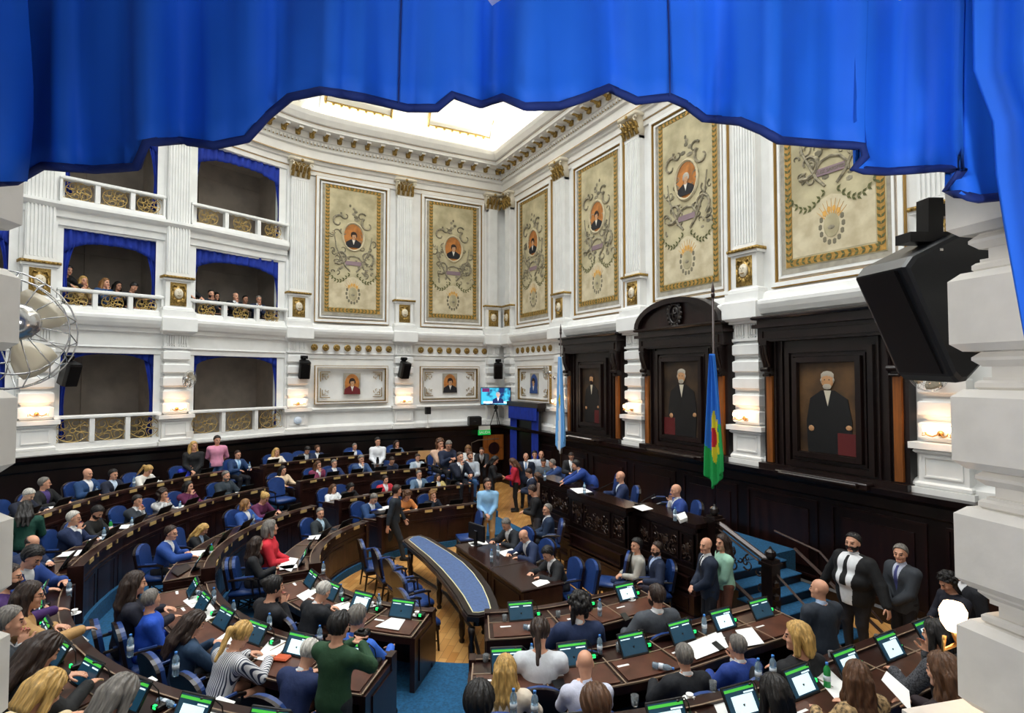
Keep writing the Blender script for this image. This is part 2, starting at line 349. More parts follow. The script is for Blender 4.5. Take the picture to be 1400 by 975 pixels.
def upper_pilaster(M, par, w=.62):
    h = w/2; b = MB(M)
    b.bbox(-.47, .47, -.16, .5, 5.66, 6.12, .05); b.box(-.46, .46, -.06, .5, 6.1, 6.3); b.bbox(-.42, .42, .0, .5, 6.28, 6.42, .04)
    b.box(-.34, .34, .06, .5, 6.4, 7.2); b.box(-.40, .40, .0, .5, 7.2, 7.26)
    b.box(-h, h, .10, .5, 7.33, 11.38)
    for q in range(8): x = -h+.045+q*(w-.09)/7; b.box(x-.02, x+.02, .065, .11, 7.45, 11.3)
    b.box(-h-.02, h+.02, .06, .5, 7.33, 7.42); b.box(-h, h, .065, .5, 11.30, 11.38)
    p = b.build('pilaster', plaster, par)
    c = MB(M)      # corinthian capital
    c.prismy([(-.30, 11.38), (.30, 11.38), (.36, 11.95), (-.36, 11.95)], .05, .4, 1)
    for r, z0, n in ((0, 11.4, 4), (1, 11.58, 5)):
        for q in range(n):
            x = (q-(n-1)/2)*(.56/(n-1))
            c.tube([(x, .06, z0), (x, .0, z0+.12), (x, -.05, z0+.18), (x, -.10, z0+.15)], [.055, .055, .045, .02], 6, 0)
    for s in (-1, 1):
        sp = [(s*(.12+.18*i/8)+s*.0, -.02-.06*i/8, 11.72+.16*math.sin(i/8*PI/2)) for i in range(6)]
        c.tube(sp, .028, 6, 0); c.tube([(s*(.34+.06*math.cos(a)), -.08, 11.83+.06*math.sin(a)) for a in np.linspace(0, 5, 9)], .024, 6, 1)
        c.tube([(s*(.08+.04*math.cos(a)), -.05, 11.84+.04*math.sin(a)) for a in np.linspace(0, 5, 8)], .018, 5, 0)
    c.prismy([(-.42, 11.93), (.42, 11.93), (.40, 12.03), (-.40, 12.03)], -.12, .4, 1); c.ball((0, -.12, 11.95), (.06, .04, .06), 8, 0)
    c.build('capital', [gold, cream_gold], p, True)
    c = MB(M); c.box(-.42, .42, -.03, .5, 7.26, 7.33, 0)
    for q in range(9): c.ball((-.38+q*.095, -.04, 7.29), (.045, .03, .035), 6, 0)
    c.box(-.22, .22, .045, .07, 6.46, 7.14, 0); c.M = M; mask(c, 6.82, .34, .5, .03)
    c.build('gilded_carving', [gold, cream_gold], p, True)
    return p
def PM(k): p, t = spl(k); return frameM(p, t)
PIL = {}
for k in (1, 2, 3, 4):
    PIL['C%d' % k] = PM(k); lower_pilaster(PM(k), walll); upper_pilaster(PM(k), walll)
for k, x in enumerate(BX):
    PIL['P%d' % (k+1)] = frameM((x, 0), (1, 0)); lower_pilaster(PIL['P%d' % (k+1)], wallb); upper_pilaster(PIL['P%d' % (k+1)], wallb)
PIL['K'] = frameM((-10.22+.28, -.28), (1, 1))
lower_pilaster(frameM((-9.86, .0), (1, 0)), wallb, w=.6); lower_pilaster(frameM((-10.22, -.36), (0, 1)), walll, w=.6)
upper_pilaster(frameM((-9.86, 0), (1, 0)), wallb, .42); upper_pilaster(frameM((-10.22, -.36), (0, 1)), walll, .42)
# pilasters that flank the camera's own box
pR, tR = mir(2); MR = frameM(pR, tR) @ Matrix.Translation((.12, 0, 0)); lower_pilaster(MR, wallr, mt=stone, w=.84, fore=True)
pL, tL = mir(3); MLf = frameM(pL, tL); lower_pilaster(MLf, wallr, mt=stone, w=.84, fore=True)
for Mx, sg in ((MR, 1), (MLf, -1)):      # coursed jamb behind each of them
    j = MB(Mx)
    for k in range(8): z = 2.44+.43*k; x0, x1 = sorted((sg*-.0, sg*.30)); j.bbox(-.36 if sg > 0 else -.42, .42 if sg > 0 else .36, .42, .72, z, z+.415, .015)
    j.build('box_jamb', stone, wallr)
for Mx in (MR, MLf): upper_pilaster(Mx, wallr)
# rosettes, low white panels with gilt frames, tall framed fields
def bayM(t0, t1):
    a, _ = spl(t0); b_, _ = spl(t1); m = (a+b_)/2; t = (a-b_).normalized(); return frameM(m, t), (a-b_).length
bays = [(bayM(0.0, 1), walll, 'first'), (bayM(1, 2), walll, 'second'), ((frameM(((-10.22-5.88)/2, 0), (1, 0)), 4.34), wallb, 'door')]
def rosettes(M, par, n, L):
    g = MB(M)
    for i in range(n):
        x = (i-(n-1)/2)*(L/(n-1)); g.ball((x, .20, 5.42), (.125, .03, .125), 12); g.ball((x, .16, 5.42), (.05, .04, .05), 8)
        for a in range(8): g.ball((x+.08*math.cos(a*PI/4), .17, 5.42+.08*math.sin(a*PI/4)), (.035, .02, .035), 5)
    g.build('gilded_rosette', gold, par, True)
def tall_frame(M, par, hw=1.36, z0=6.36, z1=11.62):
    f = MB(M); f.frame(-hw, hw, z0, z1, .09, .20, .31); f.frame(-hw+.16, hw-.16, z0+.16, z1-.16, .05, .24, .31); f.build('panel_moulding', plaster, par)
    g = MB(M); g.frame(-hw+.085, hw-.085, z0+.085, z1-.085, .022, .22, .3); g.frame(-hw-.02, hw+.02, z0-.02, z1+.02, .02, .23, .3); g.build('panel_gold_line', goldline, par)
allb = [(bays[0][0][0], walll, 0), (bays[1][0][0], walll, 0), (bays[2][0][0], wallb, 0)]+[(frameM((x, 0), (1, 0)), wallb, 1) for x in (-3.92, 0, 3.92)]
for M, par, q in allb: tall_frame(M, par)
for i, (M, par) in enumerate([(bays[0][0][0], walll), (bays[1][0][0], walll), (bays[2][0][0], wallb)]): rosettes(M @ Matrix.Translation((.1 if i == 2 else 0, 0, 0)), par, 8 if i < 2 else 7, 2.75 if i < 2 else 2.5)
# ------------------------------------------------------------------ painted tall panels
canvas = mat('painted_canvas', 'c2b997', .9, noise=.22, scale=2.2, col2='aaa080')
canvas2 = mat('painted_canvas_light', 'cfc5a8', .9, noise=.2, scale=3, col2='bdb090')
band = mat('painted_border', 'a7a193', .9, noise=.2, scale=6)
leafg = mat('painted_leaf', '5f6138', .8, noise=.3, scale=20); leafo = mat('gilt_leaf_ground', 'b58b41', .6, .2, noise=.3, scale=14)
scroll = mat('painted_scroll', '98907a', .85, noise=.4, scale=12); scroll2 = mat('painted_scroll_dark', '78725f', .85)
orange = mat('medallion_orange', 'b87638', .8, noise=.3, scale=6); coat = mat('portrait_coat', '15151c', .7); face_ = mat('portrait_skin', 'c99b74', .7)
hairp = mat('portrait_hair', '2a1a12', .8); hairg = mat('portrait_hair_grey', 'b8b2a6', .8); shirtp = mat('portrait_shirt', 'e8e4da', .7); plaque = mat('name_plaque', '8d7880', .8); sun_ = mat('painted_sun', 'd9a653', .7)
def bust(mb, x, z, s, y, ms, tilt=0):        # ms: coat, skin, hair, shirt slots
    mb.prismy([(x-.50*s, z-.62*s), (x+.50*s, z-.62*s), (x+.46*s, z-.30*s), (x+.16*s, z-.12*s), (x-.16*s, z-.12*s), (x-.46*s, z-.30*s)], y-.012, y, ms[0])
    mb.prismy([(x-.10*s, z-.12*s), (x, z-.45*s), (x+.10*s, z-.12*s)], y-.018, y-.01, ms[3])
    mb.ball((x+tilt*s, z and y-.01, z+.12*s), (.155*s, .02, .21*s), 10, ms[1]); mb.box(x-.07*s, x+.07*s, y-.02, y, z-.16*s, z, ms[1])
    mb.ball((x+tilt*s-.01*s, y-.012, z+.23*s), (.18*s, .02, .14*s), 10, ms[2])
    for q in (-1, 1): mb.ball((x+tilt*s+q*.15*s, y-.012, z+.14*s), (.05*s, .02, .12*s), 6, ms[2])
    for q in (-1, 1): mb.ball((x+tilt*s+q*.055*s, y-.03, z+.13*s), (.025*s, .004, .015*s), 5, ms[2])
    mb.ball((x+tilt*s, y-.03, z+.03*s), (.045*s, .004, .012*s), 5, ms[2])
def curl(mb, x, z, r, a0, turns, y, m, w=.028, flip=1, wy=.012):
    P = []
    for i in range(12):
        f = i/11; a = a0+flip*turns*2*PI*f; rr = r*(1-.8*f); P.append((x+rr*math.cos(a)*flip*1.0, y, z+rr*math.sin(a)))
    n0 = len(mb.v); mb.tube(P, [w*(1-.6*i/11) for i in range(12)], 5, m)
def painted_panel(M, label, name=None, hgrey=False, text_=None, seed=0):
    e = empty('painted_panel', M=M @ Matrix.Translation((0, 0, 6.72))); tag(e, label, 'mural', 'tall painted wall panels')
    rnd = random.Random(seed); W, H = 1.05, 4.74; y = .285
    b = MB(); b.box(-W-.12, W+.12, y, .31, -.12, H+.12, 0); b.box(-W, W, y-.01, y, 0, H, 1)
    b.prismy([(-.86, .2), (.86, .2), (.86, 1.30), (.45, 1.1), (.25, 1.28), (0, 1.36), (-.25, 1.28), (-.45, 1.1), (-.86, 1.30)], y-.016, y-.008, 2)
    b.build('canvas', [band, canvas, canvas2], e)
    b = MB(); b.frame(-W+.02, W-.02, .02, H-.02, .15, y-.02, y-.008, 1)
    def leaf(x, z, a): 
        for da in (-.7, .7):
            dx, dz = math.cos(a+da), math.sin(a+da); px, pz = -dz, dx
            b.add([(x, y-.024, z), (x+dx*.05+px*.028, y-.026, z+dz*.05+pz*.028), (x+dx*.12, y-.024, z+dz*.12), (x+dx*.05-px*.028, y-.026, z+dz*.05-pz*.028)], [(0, 3, 2, 1)], 0)
    for k in range(36):
        z = .12+k*(H-.2)/35.
        for s in (-1, 1): leaf(s*(W-.095), z, PI/2)
    for k in range(15):
        x = -W+.12+k*(2*W-.24)/14
        for z in (.095, H-.095): leaf(x, z, 0 if x < 0 else PI)
    for k in range(9):       # garland between the two fields
        f = k/8; 
        for s in (-1, 1): x = s*(.12+.80*f); leaf(x, 1.42-.32*math.sin(f*PI)*1.0+.12*f, 0 if s > 0 else PI)
    b.build('leaf_border', [leafg, leafo], e)
    b = MB()      # scrollwork round the medallion
    yy_ = y-.02
    for s in (-1, 1):
        curl(b, s*.55, 3.35, .28, 2.2 if s > 0 else 2.2, .8, yy_, 0, .05, s); curl(b, s*.50, 2.1, .32, -1, .9, yy_, 0, .05, s); curl(b, s*.30, 3.62, .18, .5, .8, yy_, 1, .035, s)
        for q in range(13): curl(b, s*rnd.uniform(.22, .82), rnd.uniform(1.45, 3.0), rnd.uniform(.08, .18), rnd.uniform(0, 6), .7, yy_, rnd.choice((0, 1)), .024, s)
        b.tube([(s*.12, yy_, 1.55), (s*.3, yy_, 1.75), (s*.62, yy_, 2.4), (s*.7, yy_, 2.9)], [.03, .04, .03, .015], 5, 0)
        for q in range(8): b.ball((s*rnd.uniform(.1, .78), yy_+.008, rnd.uniform(1.45, 2.3)), (rnd.uniform(.03, .09), .01, rnd.uniform(.03, .07)), 6, rnd.choice((0, 1)))
    for q in range(6): b.ball((rnd.uniform(-.15, .15), yy_, 3.5+.1*q), (.12-.015*q, .012, .06), 6, q % 2)
    b.tube([(.33*1.2*math.cos(a), yy_, 2.85+.52*math.sin(a)) for a in np.linspace(0, 2*PI, 24)[:-1]], .045, 5, 2, closed=True)
    for a in np.linspace(0, 2*PI, 15)[:-1]: b.ball((.24*math.cos(a), yy_+.008, .72+.34*math.sin(a)), (.055, .012, .075), 6, 1 if math.sin(a) < .7 else 3)
    for a in np.linspace(.5, PI-.5, 9): b.prismy([(.16*math.cos(a-.06), .80+.16*math.sin(a-.06)), (.36*math.cos(a), .86+.40*math.sin(a)), (.16*math.cos(a+.06), .80+.16*math.sin(a+.06))], yy_-.004, yy_+.008, 3)
    b.ball((0, yy_-.0, .72), (.17, .015, .25), 12, 4); b.ball((0, yy_-.012, .68), (.08, .01, .05), 8, 0)
    b.box(-.30, .30, yy_-.012, yy_, 1.78, 1.93, 5); b.tube([(-.36, yy_, 1.9), (-.2, yy_, 2.08), (0, yy_, 2.14), (.2, yy_, 2.08), (.36, yy_, 1.9)], .03, 5, 0)
    b.build('scrollwork', [scroll, scroll2, canvas2, sun_, canvas, plaque], e)
    b = MB(); b.ball((0, y-.02, 2.85), (.35, .02, .48), 20, 4); bust(b, 0, 2.82, .60, y-.035, (0, 1, 2, 3), .02)
    b.build('portrait_medallion', [coat, face_, hairg if hgrey else hairp, shirtp, orange], e)
    if text_:
        text(e, text_, (0, yy_-.016, 1.855), (PI/2, 0, 0), .098, scroll2, .002)
painted_panel(allb[1][0], 'tall painted panel with orange medallion portrait, leftmost, beside the gallery boxes', seed=1)
painted_panel(allb[0][0], 'tall painted panel left of the room corner, above the television', seed=2)
painted_panel(allb[2][0] @ Matrix.Translation((.0, 0, 0)), 'tall painted panel just right of the room corner, above the curtained door', seed=3)
painted_panel(allb[3][0], 'tall painted panel above the dark wood portrait bay next to the light blue flag', seed=4)
painted_panel(allb[4][0], 'tall painted panel with white haired sitter above the arched wood bay', hgrey=True, seed=5)
painted_panel(allb[5][0], 'tall painted panel partly hidden by the blue valance, above the large dark portrait', seed=6, text_='VELEZ SARSFIELD')
# ------------------------------------------------------------------ low white panels with small portraits
def low_panel(M, label, hw, pcoat, bg, pm):
    e = empty('framed_wall_portrait', M=M @ Matrix.Translation((0, 0, 3.40))); tag(e, label, 'portrait', 'small portraits in the white panels')
    b = MB(); b.frame(-hw, hw, 0, 1.36, .07, .19, .31); b.frame(-hw+.11, hw-.11, .11, 1.25, .03, .25, .31); b.build('frame', plaster2, e)
    g = MB(); g.frame(-hw+.06, hw-.06, .06, 1.30, .022, .18, .3); g.frame(-hw-.02, hw+.02, -.02, 1.38, .02, .2, .3)
    for sx in (-1, 1):
        for sz in (0, 1):
            x0 = sx*(hw-.2); z0 = .22 if sz == 0 else 1.14; dz = 1 if sz == 0 else -1
            g.box(*sorted((x0, x0-sx*.34)), .27, .30, z0-.012, z0+.012); g.box(x0-.012, x0+.012, .27, .30, *sorted((z0, z0+dz*.34)))
            g.box(*sorted((x0-sx*.06, x0-sx*.26)), .27, .30, z0+dz*.07-.01, z0+dz*.07+.01); g.box(x0-sx*.07-.01, x0-sx*.07+.01, .27, .30, *sorted((z0+dz*.07, z0+dz*.28)))
            for q in range(3): curl(g, x0-sx*(.14+.07*q), z0+dz*(.14+.05*((q*2) % 3)), .05, q, .8, .285, 0, .012, sx)
    g.build('gilt_ornament', gold, e)
    b = MB(); b.box(-.31, .31, .27, .30, .32, 1.10, 4); b.ball((0, .265, .71), (.27, .012, .36), 18, 5); bust(b, 0, .70, .60, .25, (0, 1, 2, 3))
    b.build('portrait_painting', [pcoat, face_, hairp, shirtp, band, bg], e)
blueb = mat('portrait_blue', '2c4a86', .7); redcoat = mat('portrait_red', '6e1c22', .7)
low_panel(allb[1][0], 'small portrait of a sitter in red coat in the white panel nearest the gallery boxes', 1.33, redcoat, orange, 0)
low_panel(allb[0][0] @ Matrix.Translation((-.12, 0, 0)), 'small portrait with orange ground in white panel, left of the television', 1.25, coat, orange, 0)
low_panel(allb[2][0] @ Matrix.Translation((.05, 0, 0)), 'small blue portrait in white panel above the curtained door', 1.22, blueb, blueb, 0)

# ------------------------------------------------------------------ dark wood portrait bays
def console(b, x, z, m=0):
    b.box(x-.10, x+.10, -.20, .05, z+.42, z+.5, m)
    for q in range(6): f = q/5; b.box(x-.085, x+.085, -.16+.10*f, .05, z+.42-.085*(q+1), z+.42-.085*q, m)
    for q in (-1, 0, 1): b.tube([(x+.055*q, -.20, z+.40), (x+.055*q, -.17, z+.2), (x+.055*q, -.09, z+.0), (x+.055*q, -.06, z-.1)], .024, 5, m)
    b.tube([(x-.09, -.12, z-.12), (x+.09, -.12, z-.12)], .055, 8, m); b.tube([(x-.08, -.07, z-.24), (x+.08, -.07, z-.24)], .035, 8, m)
oil_bg = mat('oil_dark', '3a2a1a', .5, noise=.5, scale=2, col2='1c140e'); oil_bg2 = mat('oil_brown', '5a4024', .5, noise=.45, scale=1.5, col2='2c1d10')
oil_coat = mat('oil_coat', '0d0e10', .5); oil_skin = mat('oil_skin', 'b98a5f', .6); oil_white = mat('oil_white', 'cfc6b0', .6); oil_red = mat('oil_red', '5a1214', .6); oil_grey = mat('oil_greyhair', 'a89f90', .6)
def wood_bay(x, label, hw, pz0, pz1, phw, arch, bg, grey, plabel, dim):
    e = empty('portrait_surround', (x, 0, 2.4)); tag(e, label, 'wall panelling', 'dark wood portrait bays')
    W = 1.46
    b = MB(); b.box(-W, W, .06, .31, 0, 2.95, 0); b.box(-W-.04, W+.04, -.12, .3, 0, .12, 0)
    b.build('back_board', wood, e)
    b = MB()      # entablature
    top = 3.30
    b.box(-W-.02, W+.02, -.12, .31, 2.74, 3.04); b.box(-W-.1, W+.1, -.22, .31, 3.04, 3.12); b.box(-W-.02, W+.02, -.14, .31, 3.12, top-.08); b.bbox(-W-.10, W+.10, -.26, .31, top-.08, top, .03)
    b.frame(-W+.1, W-.1, 2.80, 2.99, .025, -.15, -.10)
    b.build('cornice', wood, e)
    if arch:
        b = MB(); n = 16; R_, Hh = W+.04, .72
        ar = [(R_*math.cos(PI*i/n), top+Hh*math.sin(PI*i/n)) for i in range(n+1)]; ai = [((R_-.17)*math.cos(PI*i/n), top+(Hh-.14)*math.sin(PI*i/n)) for i in range(n+1)]
        b.prismy(ai[::-1], -.14, .3, 1)
        for i in range(n): b.prismy([ar[i], ar[i+1], ai[i+1], ai[i]], -.28, .3, 0)
        b.build('arched_pediment', [wood, wood2], e)
        b = MB(); b.tube([(.19*math.cos(a), -.19, top+.30+.25*math.sin(a)) for a in np.linspace(0, 2*PI, 19)[:-1]], .045, 6, 0, closed=True)
        for a in np.linspace(0, 2*PI, 17)[:-1]: b.ball((.24*math.cos(a), -.20, top+.30+.31*math.sin(a)), (.05, .04, .06), 6)
        b.ball((0, -.16, top+.30), (.17, .06, .23), 10); b.tube([(-.1, -.23, top+.3), (.1, -.23, top+.3)], .03, 6); b.tube([(0, -.23, top+.2), (0, -.23, top+.42)], .02, 6); b.ball((0, -.2, top+.60), (.09, .04, .05), 8)
        b.build('carved_crest', mat('carved_dark_wood', '17100f', .3), e, True)
    for s in (-1, 1):
        b = MB(); console(b, s*(W-.16), 2.26); b.build('console_bracket', wood, e)
        MB().box(s*(W-.16)-.07, s*(W-.16)+.07, .0, .08, .14, 2.0).build('honey_wood_strip', honey, e)
    b = MB()
    for s in (-1, 1):
        for xx in (.30, .46): b.box(*sorted((s*(W-xx), s*(W-xx-.03))), .0, .08, .12, 2.74)
    fx = phw+.30; b.frame(-fx, fx, pz0-2.4-.30, pz1-2.4+.30, .10, -.02, .1); b.frame(-fx+.14, fx-.14, pz0-2.4-.16, pz1-2.4+.16, .04, .0, .1)
    b.build('raised_moulding', wood, e)
    if arch or dim: b = MB(); b.bbox(-phw-.34, phw+.34, -.34, .06, -.06, .06, .02); b.bbox(-phw-.2, phw+.2, -.44, -.30, -.02, .05, .02); b.build('picture_light_shelf', wood, e)
    p = empty('oil_portrait', (x, 0, pz0)); tag(p, plabel, 'painting', 'oil portraits on the president wall')
    H = pz1-pz0
    b = MB(); b.frame(-phw-.10, phw+.10, -.10, H+.10, .10, -.07, .07); b.frame(-phw-.02, phw+.02, -.02, H+.02, .03, -.03, .07); b.build('frame', wood, p)
    b = MB(); b.box(-phw, phw, .02, .06, 0, H, 4)
    s = phw*1.72; cx = 0.02; hz = H*.80
    b.prismy([(cx-.42*s, 0.02), (cx+.42*s, .02), (cx+.46*s, H*.36), (cx+.38*s, H*.60), (cx+.13*s, H*.69), (cx-.13*s, H*.69), (cx-.36*s, H*.60), (cx-.44*s, H*.35)], .005, .02, 0)
    b.prismy([(cx-.07*s, H*.69), (cx, H*.52), (cx+.07*s, H*.69)], -.002, .006, 3)
    b.ball((cx, .0, hz), (.125*s, .02, .165*s), 12, 1); b.ball((cx, .002, hz+.09*s), (.135*s, .02, .09*s), 10, 2); b.ball((cx, -.012, hz-.12*s), (.09*s, .012, .06*s), 8, 2)
    for q in (-1, 1): b.ball((cx+q*.045*s, -.018, hz+.01*s), (.02*s, .004, .012*s), 5, 0); b.ball((cx+q*.12*s, .0, hz), (.025*s, .015, .06*s), 5, 2)
    b.ball((cx-.34*s, .0, H*.27), (.06*s, .015, .06*s), 8, 1); b.ball((cx+.40*s, .0, H*.30), (.06*s, .015, .05*s), 8, 1)
    b.box(*((-phw+.02, -phw*.35) if arch else (phw*.35, phw-.02)), .0, .018, .02, H*.24, 5)
    b.build('canvas', [oil_coat, oil_skin, oil_grey if grey else hairp, oil_white, bg, oil_red], p, False)
wood_bay(-3.92, 'dark wood portrait surround nearest the curtained door', 1.2, 2.90, 4.66, .50, False, oil_bg, False, 'dark oil portrait of a standing man beside the light blue and white flag', True)
wood_bay(0, 'dark wood portrait surround with arched pediment and carved crest', 1.3, 2.84, 4.78, .64, True, oil_bg, True, 'oil portrait of an old man in black under the arched pediment', True)
wood_bay(3.92, 'large dark wood portrait surround next to the big hanging speaker', 1.3, 2.86, 4.68, .60, False, oil_bg2, True, 'oil portrait of a white bearded man in long black coat on brown ground', True)
tag(MB().bbox(-4.75, -3.45, -.42, -.20, 2.41, 2.46, .01).build('picture_light', mat('enamel_white', 'd9d6cf', .4)), 'long white strip light lying on the ledge under the leftmost oil portrait', 'light fitting')

# ------------------------------------------------------------------ curtained doorway, round-holed cabinet, exit sign
door = empty('door_1', (-8.05, -.1, 0)); tag(door, kind='structure')
MB().box(-1.0, 1.0, .0, .12, 0, 3.2).build('dark_opening', black, door)
b = MB(); b.box(-1.22, 1.22, -.16, .2, 3.22, 3.40); b.box(-1.16, 1.16, -.10, .2, 3.1, 3.22); b.build('door_head', wood, door)
def drape(mb, p0, p1, z0, z1, amp, n, gather=0, m=0, seed=0, ny=8, thick=0):   # hanging cloth between two points, folded
    rnd = random.Random(seed); rows = []; d = Vector((p1[0]-p0[0], p1[1]-p0[1])); L = d.length; d.normalize(); nn = Vector((-d.y, d.x)); N = n*6
    ph = [rnd.uniform(-.5, .5) for _ in range(n+2)]
    for j in range(ny+1):
        f = j/ny; z = z1+(z0-z1)*f; w = 1-gather*f; row = []
        for i in range(N+1):
            u = i/N; a = amp*(.5+.5*f)*math.sin(u*n*2*PI+ph[int(u*n)]); x = L*(u*w); row.append((p0[0]+d.x*x+nn.x*a, p0[1]+d.y*x+nn.y*a, z))
        rows.append(row)
    mb.strip(rows, m); return mb
def solidify(o, t=.006):
    md = o.modifiers.new('thick', 'SOLIDIFY'); md.thickness = t; md.offset = 0; return o
e = empty('door_curtain', (-8.05, -.16, 0)); tag(e, 'blue velvet door curtain hanging in the doorway at the room corner', 'curtain')
b = MB(); drape(b, (-1.12, 0), (-.55, 0), .02, 3.2, .05, 5); drape(b, (.60, 0), (1.12, 0), .02, 3.2, .05, 5, seed=3); solidify(b.build('drape', velvet_shaded, e, True))
b = MB(); drape(b, (-1.12, -.08), (1.12, -.08), 2.72, 3.22, .035, 16, seed=5); solidify(b.build('valance', velvet_shaded, e, True))
b = MB(); b.box(-.03, .03, -.46, .46, 0, 1.04); b.box(.03, .05, -.44, -.01, .03, .5); b.box(.03, .05, .01, .44, .03, .5); b.box(.03, .05, -.44, -.01, .53, 1.0); b.box(.03, .05, .01, .44, .53, 1.0)
pl = empty('wooden_screen', (-9.96, -.52, .96)); tag(pl, 'orange wood panel with a round dark hole below the exit sign', 'panel')
b.build('board', honey, pl); MB().lathe([(.21, .04), (.21, .062), (.02, .063)], (0, 0, .5), 20, ax='x').build('round_opening', black, pl)
MB().lathe([(.21, .045), (.24, .045), (.25, .07), (.21, .07)], (0, 0, .5), 24, ax='x').build('hole_rim', wood2, pl)
e = empty('exit_sign', (-9.92, -.95, 2.02)); tag(e, 'green and white exit sign under the television, above the round-holed panel', 'sign')
MB().box(0, .05, -.27, .27, .0, .20).build('green_plate', mat('sign_green', '12b34a', .5, emit=.5), e); MB().box(0, .05, -.25, .25, .20, .36).build('white_lamp_housing', mat('enamel_white', 'd9d6cf', .4), e)
text(e, 'SALIDA', (.056, 0, .10), (PI/2, 0, PI/2), .15, paper)

# ------------------------------------------------------------------ gallery boxes in the curved wall
grille_m = mat('gilt_iron', 'b89c5c', .45, .4)
def grille(mb, x0, x1, z0, z1, y):     # pierced rosette of curls
    cx, cz, R_ = (x0+x1)/2, (z0+z1)/2, min(x1-x0, z1-z0)*.49
    mb.tube([(cx+R_*1.25*math.cos(a), y, cz+R_*math.sin(a)) for a in np.linspace(0, 2*PI, 21)[:-1]], .011, 5, closed=True)
    mb.tube([(cx+R_*.2*math.cos(a), y, cz+R_*.2*math.sin(a)) for a in np.linspace(0, 2*PI, 9)[:-1]], .016, 5, closed=True)
    for k in range(6):
        a = k*PI/3+.26; c1 = (cx+R_*.66*1.25*math.cos(a), cz+R_*.66*math.sin(a))
        mb.tube([(c1[0]+R_*.26*math.cos(t), y, c1[1]+R_*.26*math.sin(t)) for t in np.linspace(a, a+5.0, 9)], .010, 5)
        mb.tube([(cx+R_*.2*math.cos(a-.52), y, cz+R_*.2*math.sin(a-.52)), (cx+R_*1.25*math.cos(a-.52), y, cz+R_*math.sin(a-.52))], .011, 5)
    for sx in (-1, 1):
        for sz in (-1, 1): mb.tube([(cx+sx*R_*(1.22+.2*math.cos(t)), y, cz+sz*R_*(.84+.15*math.sin(t))) for t in np.linspace(0, 4.2, 6)], .010, 4)
LEV = [('lowest', 2.42, 3.36, 5.32), ('middle', 6.08, 6.72, 8.34), ('top', 8.96, 9.66, 11.6)]
def box_room(t0, t1, li, side):
    nm, zf, zr, zt = LEV[li]
    a, _ = spl(t0); b_, _ = spl(t1); m = (a+b_)/2; t = (a-b_).normalized(); L = (a-b_).length; M = frameM(m, t)
    hw = L/2-.36
    r = MB(M); D = 2.7      # dim room behind
    r.box(-hw-.3, hw+.3, D, D+.1, zf-.1, zt+.4); r.box(-hw-.42, -hw-.3, .6, D, zf-.1, zt+.4); r.box(hw+.3, hw+.42, .6, D, zf-.1, zt+.4)
    r.box(-hw-.4, hw+.4, .2, D+.1, zf-.2, zf-.02); r.box(-hw-.4, hw+.4, .5, D+.1, zt+.3, zt+.4)
    r.box(-hw*.2, -hw*.1, D-.06, D, zf, zt); r.box(-hw-.3, hw+.3, D-.04, D, zt-.25, zt-.2)
    r.build('box_interior', room_dark, walll)
    # reveal
    r = MB(M)
    for s in (-1, 1): r.box(*sorted((s*hw, s*(hw+.12))), .26, .60, zf, zt+.1)
    r.build('box_reveal', plaster, walll)
    e = empty('balcony_railing', M=M @ Matrix.Translation((0, 0, zf))); tag(e, 'white balcony railing with gilt curl panels, %s box %s' % (nm, side), 'railing', 'gallery box railings')
    h = zr-zf; z_b = .12 if li else .22
    b = MB(); b.bbox(-hw, hw, .10, .34, h-.09, h, .02); b.box(-hw, hw, .14, .32, 0, z_b); b.box(-hw, hw, .08, .34, -.02, .06); b.build('rail', plaster, e)
    np_ = 3; pw = 2*hw/np_
    for k in range(np_+1): x = -hw+pw*k; x0 = max(-hw, x-.055); x1 = min(hw, x+.055); MB().box(x0, x1, .13, .30, z_b, h-.09).build('post', plaster, e)
    for k in range(np_): g = MB(); grille(g, -hw+pw*k+.07, -hw+pw*(k+1)-.07, z_b+.01, h-.10, .22); g.build('grille_panel', grille_m, e)
    # valance and drapes
    c = empty('box_curtain', M=M @ Matrix.Translation((0, .42, zt))); tag(c, 'blue velvet valance and drapes in the %s gallery box %s' % (nm, side), 'curtain', 'gallery box curtains')
    b = MB(); N = 60; rows = []
    for j in range(5):
        row = []
        for i in range(N+1):
            u = i/N; drop = .34+.5*abs(2*u-1)**3; row.append((-hw+2*hw*u, .035*math.sin(i*1.55)+.02*math.sin(i*.7), .02-drop*j/4))
        rows.append(row)
    b.strip(rows); solidify(b.build('valance', velvet_shaded, c, True))
    for s in (-1, 1):
        b = MB(); x0 = -hw if s < 0 else hw-.42; N = 18; rows = []
        for j in range(9):
            f = j/8; wd = .42*(1-.45*math.sin(f*PI*.8)); row = []
            for i in range(N+1): u = i/N; x = (-hw+wd*u) if s < 0 else (hw-wd*u); row.append((x, .05+.03*math.sin(i*1.3), -.3+(zf-zt+.6)*f))
            rows.append(row)
        b.strip(rows); solidify(b.build('side_drape', velvet_shaded, c, True))
for li in (0, 1, 2):
    for t0, t1, sd in ((2, 3, 'nearest the painted panels'), (3, 4, 'second from the panels'), (4, 5, 'at the left edge of view')):
        if (li, t0) != (2, 4): box_room(t0, t1, li, sd)
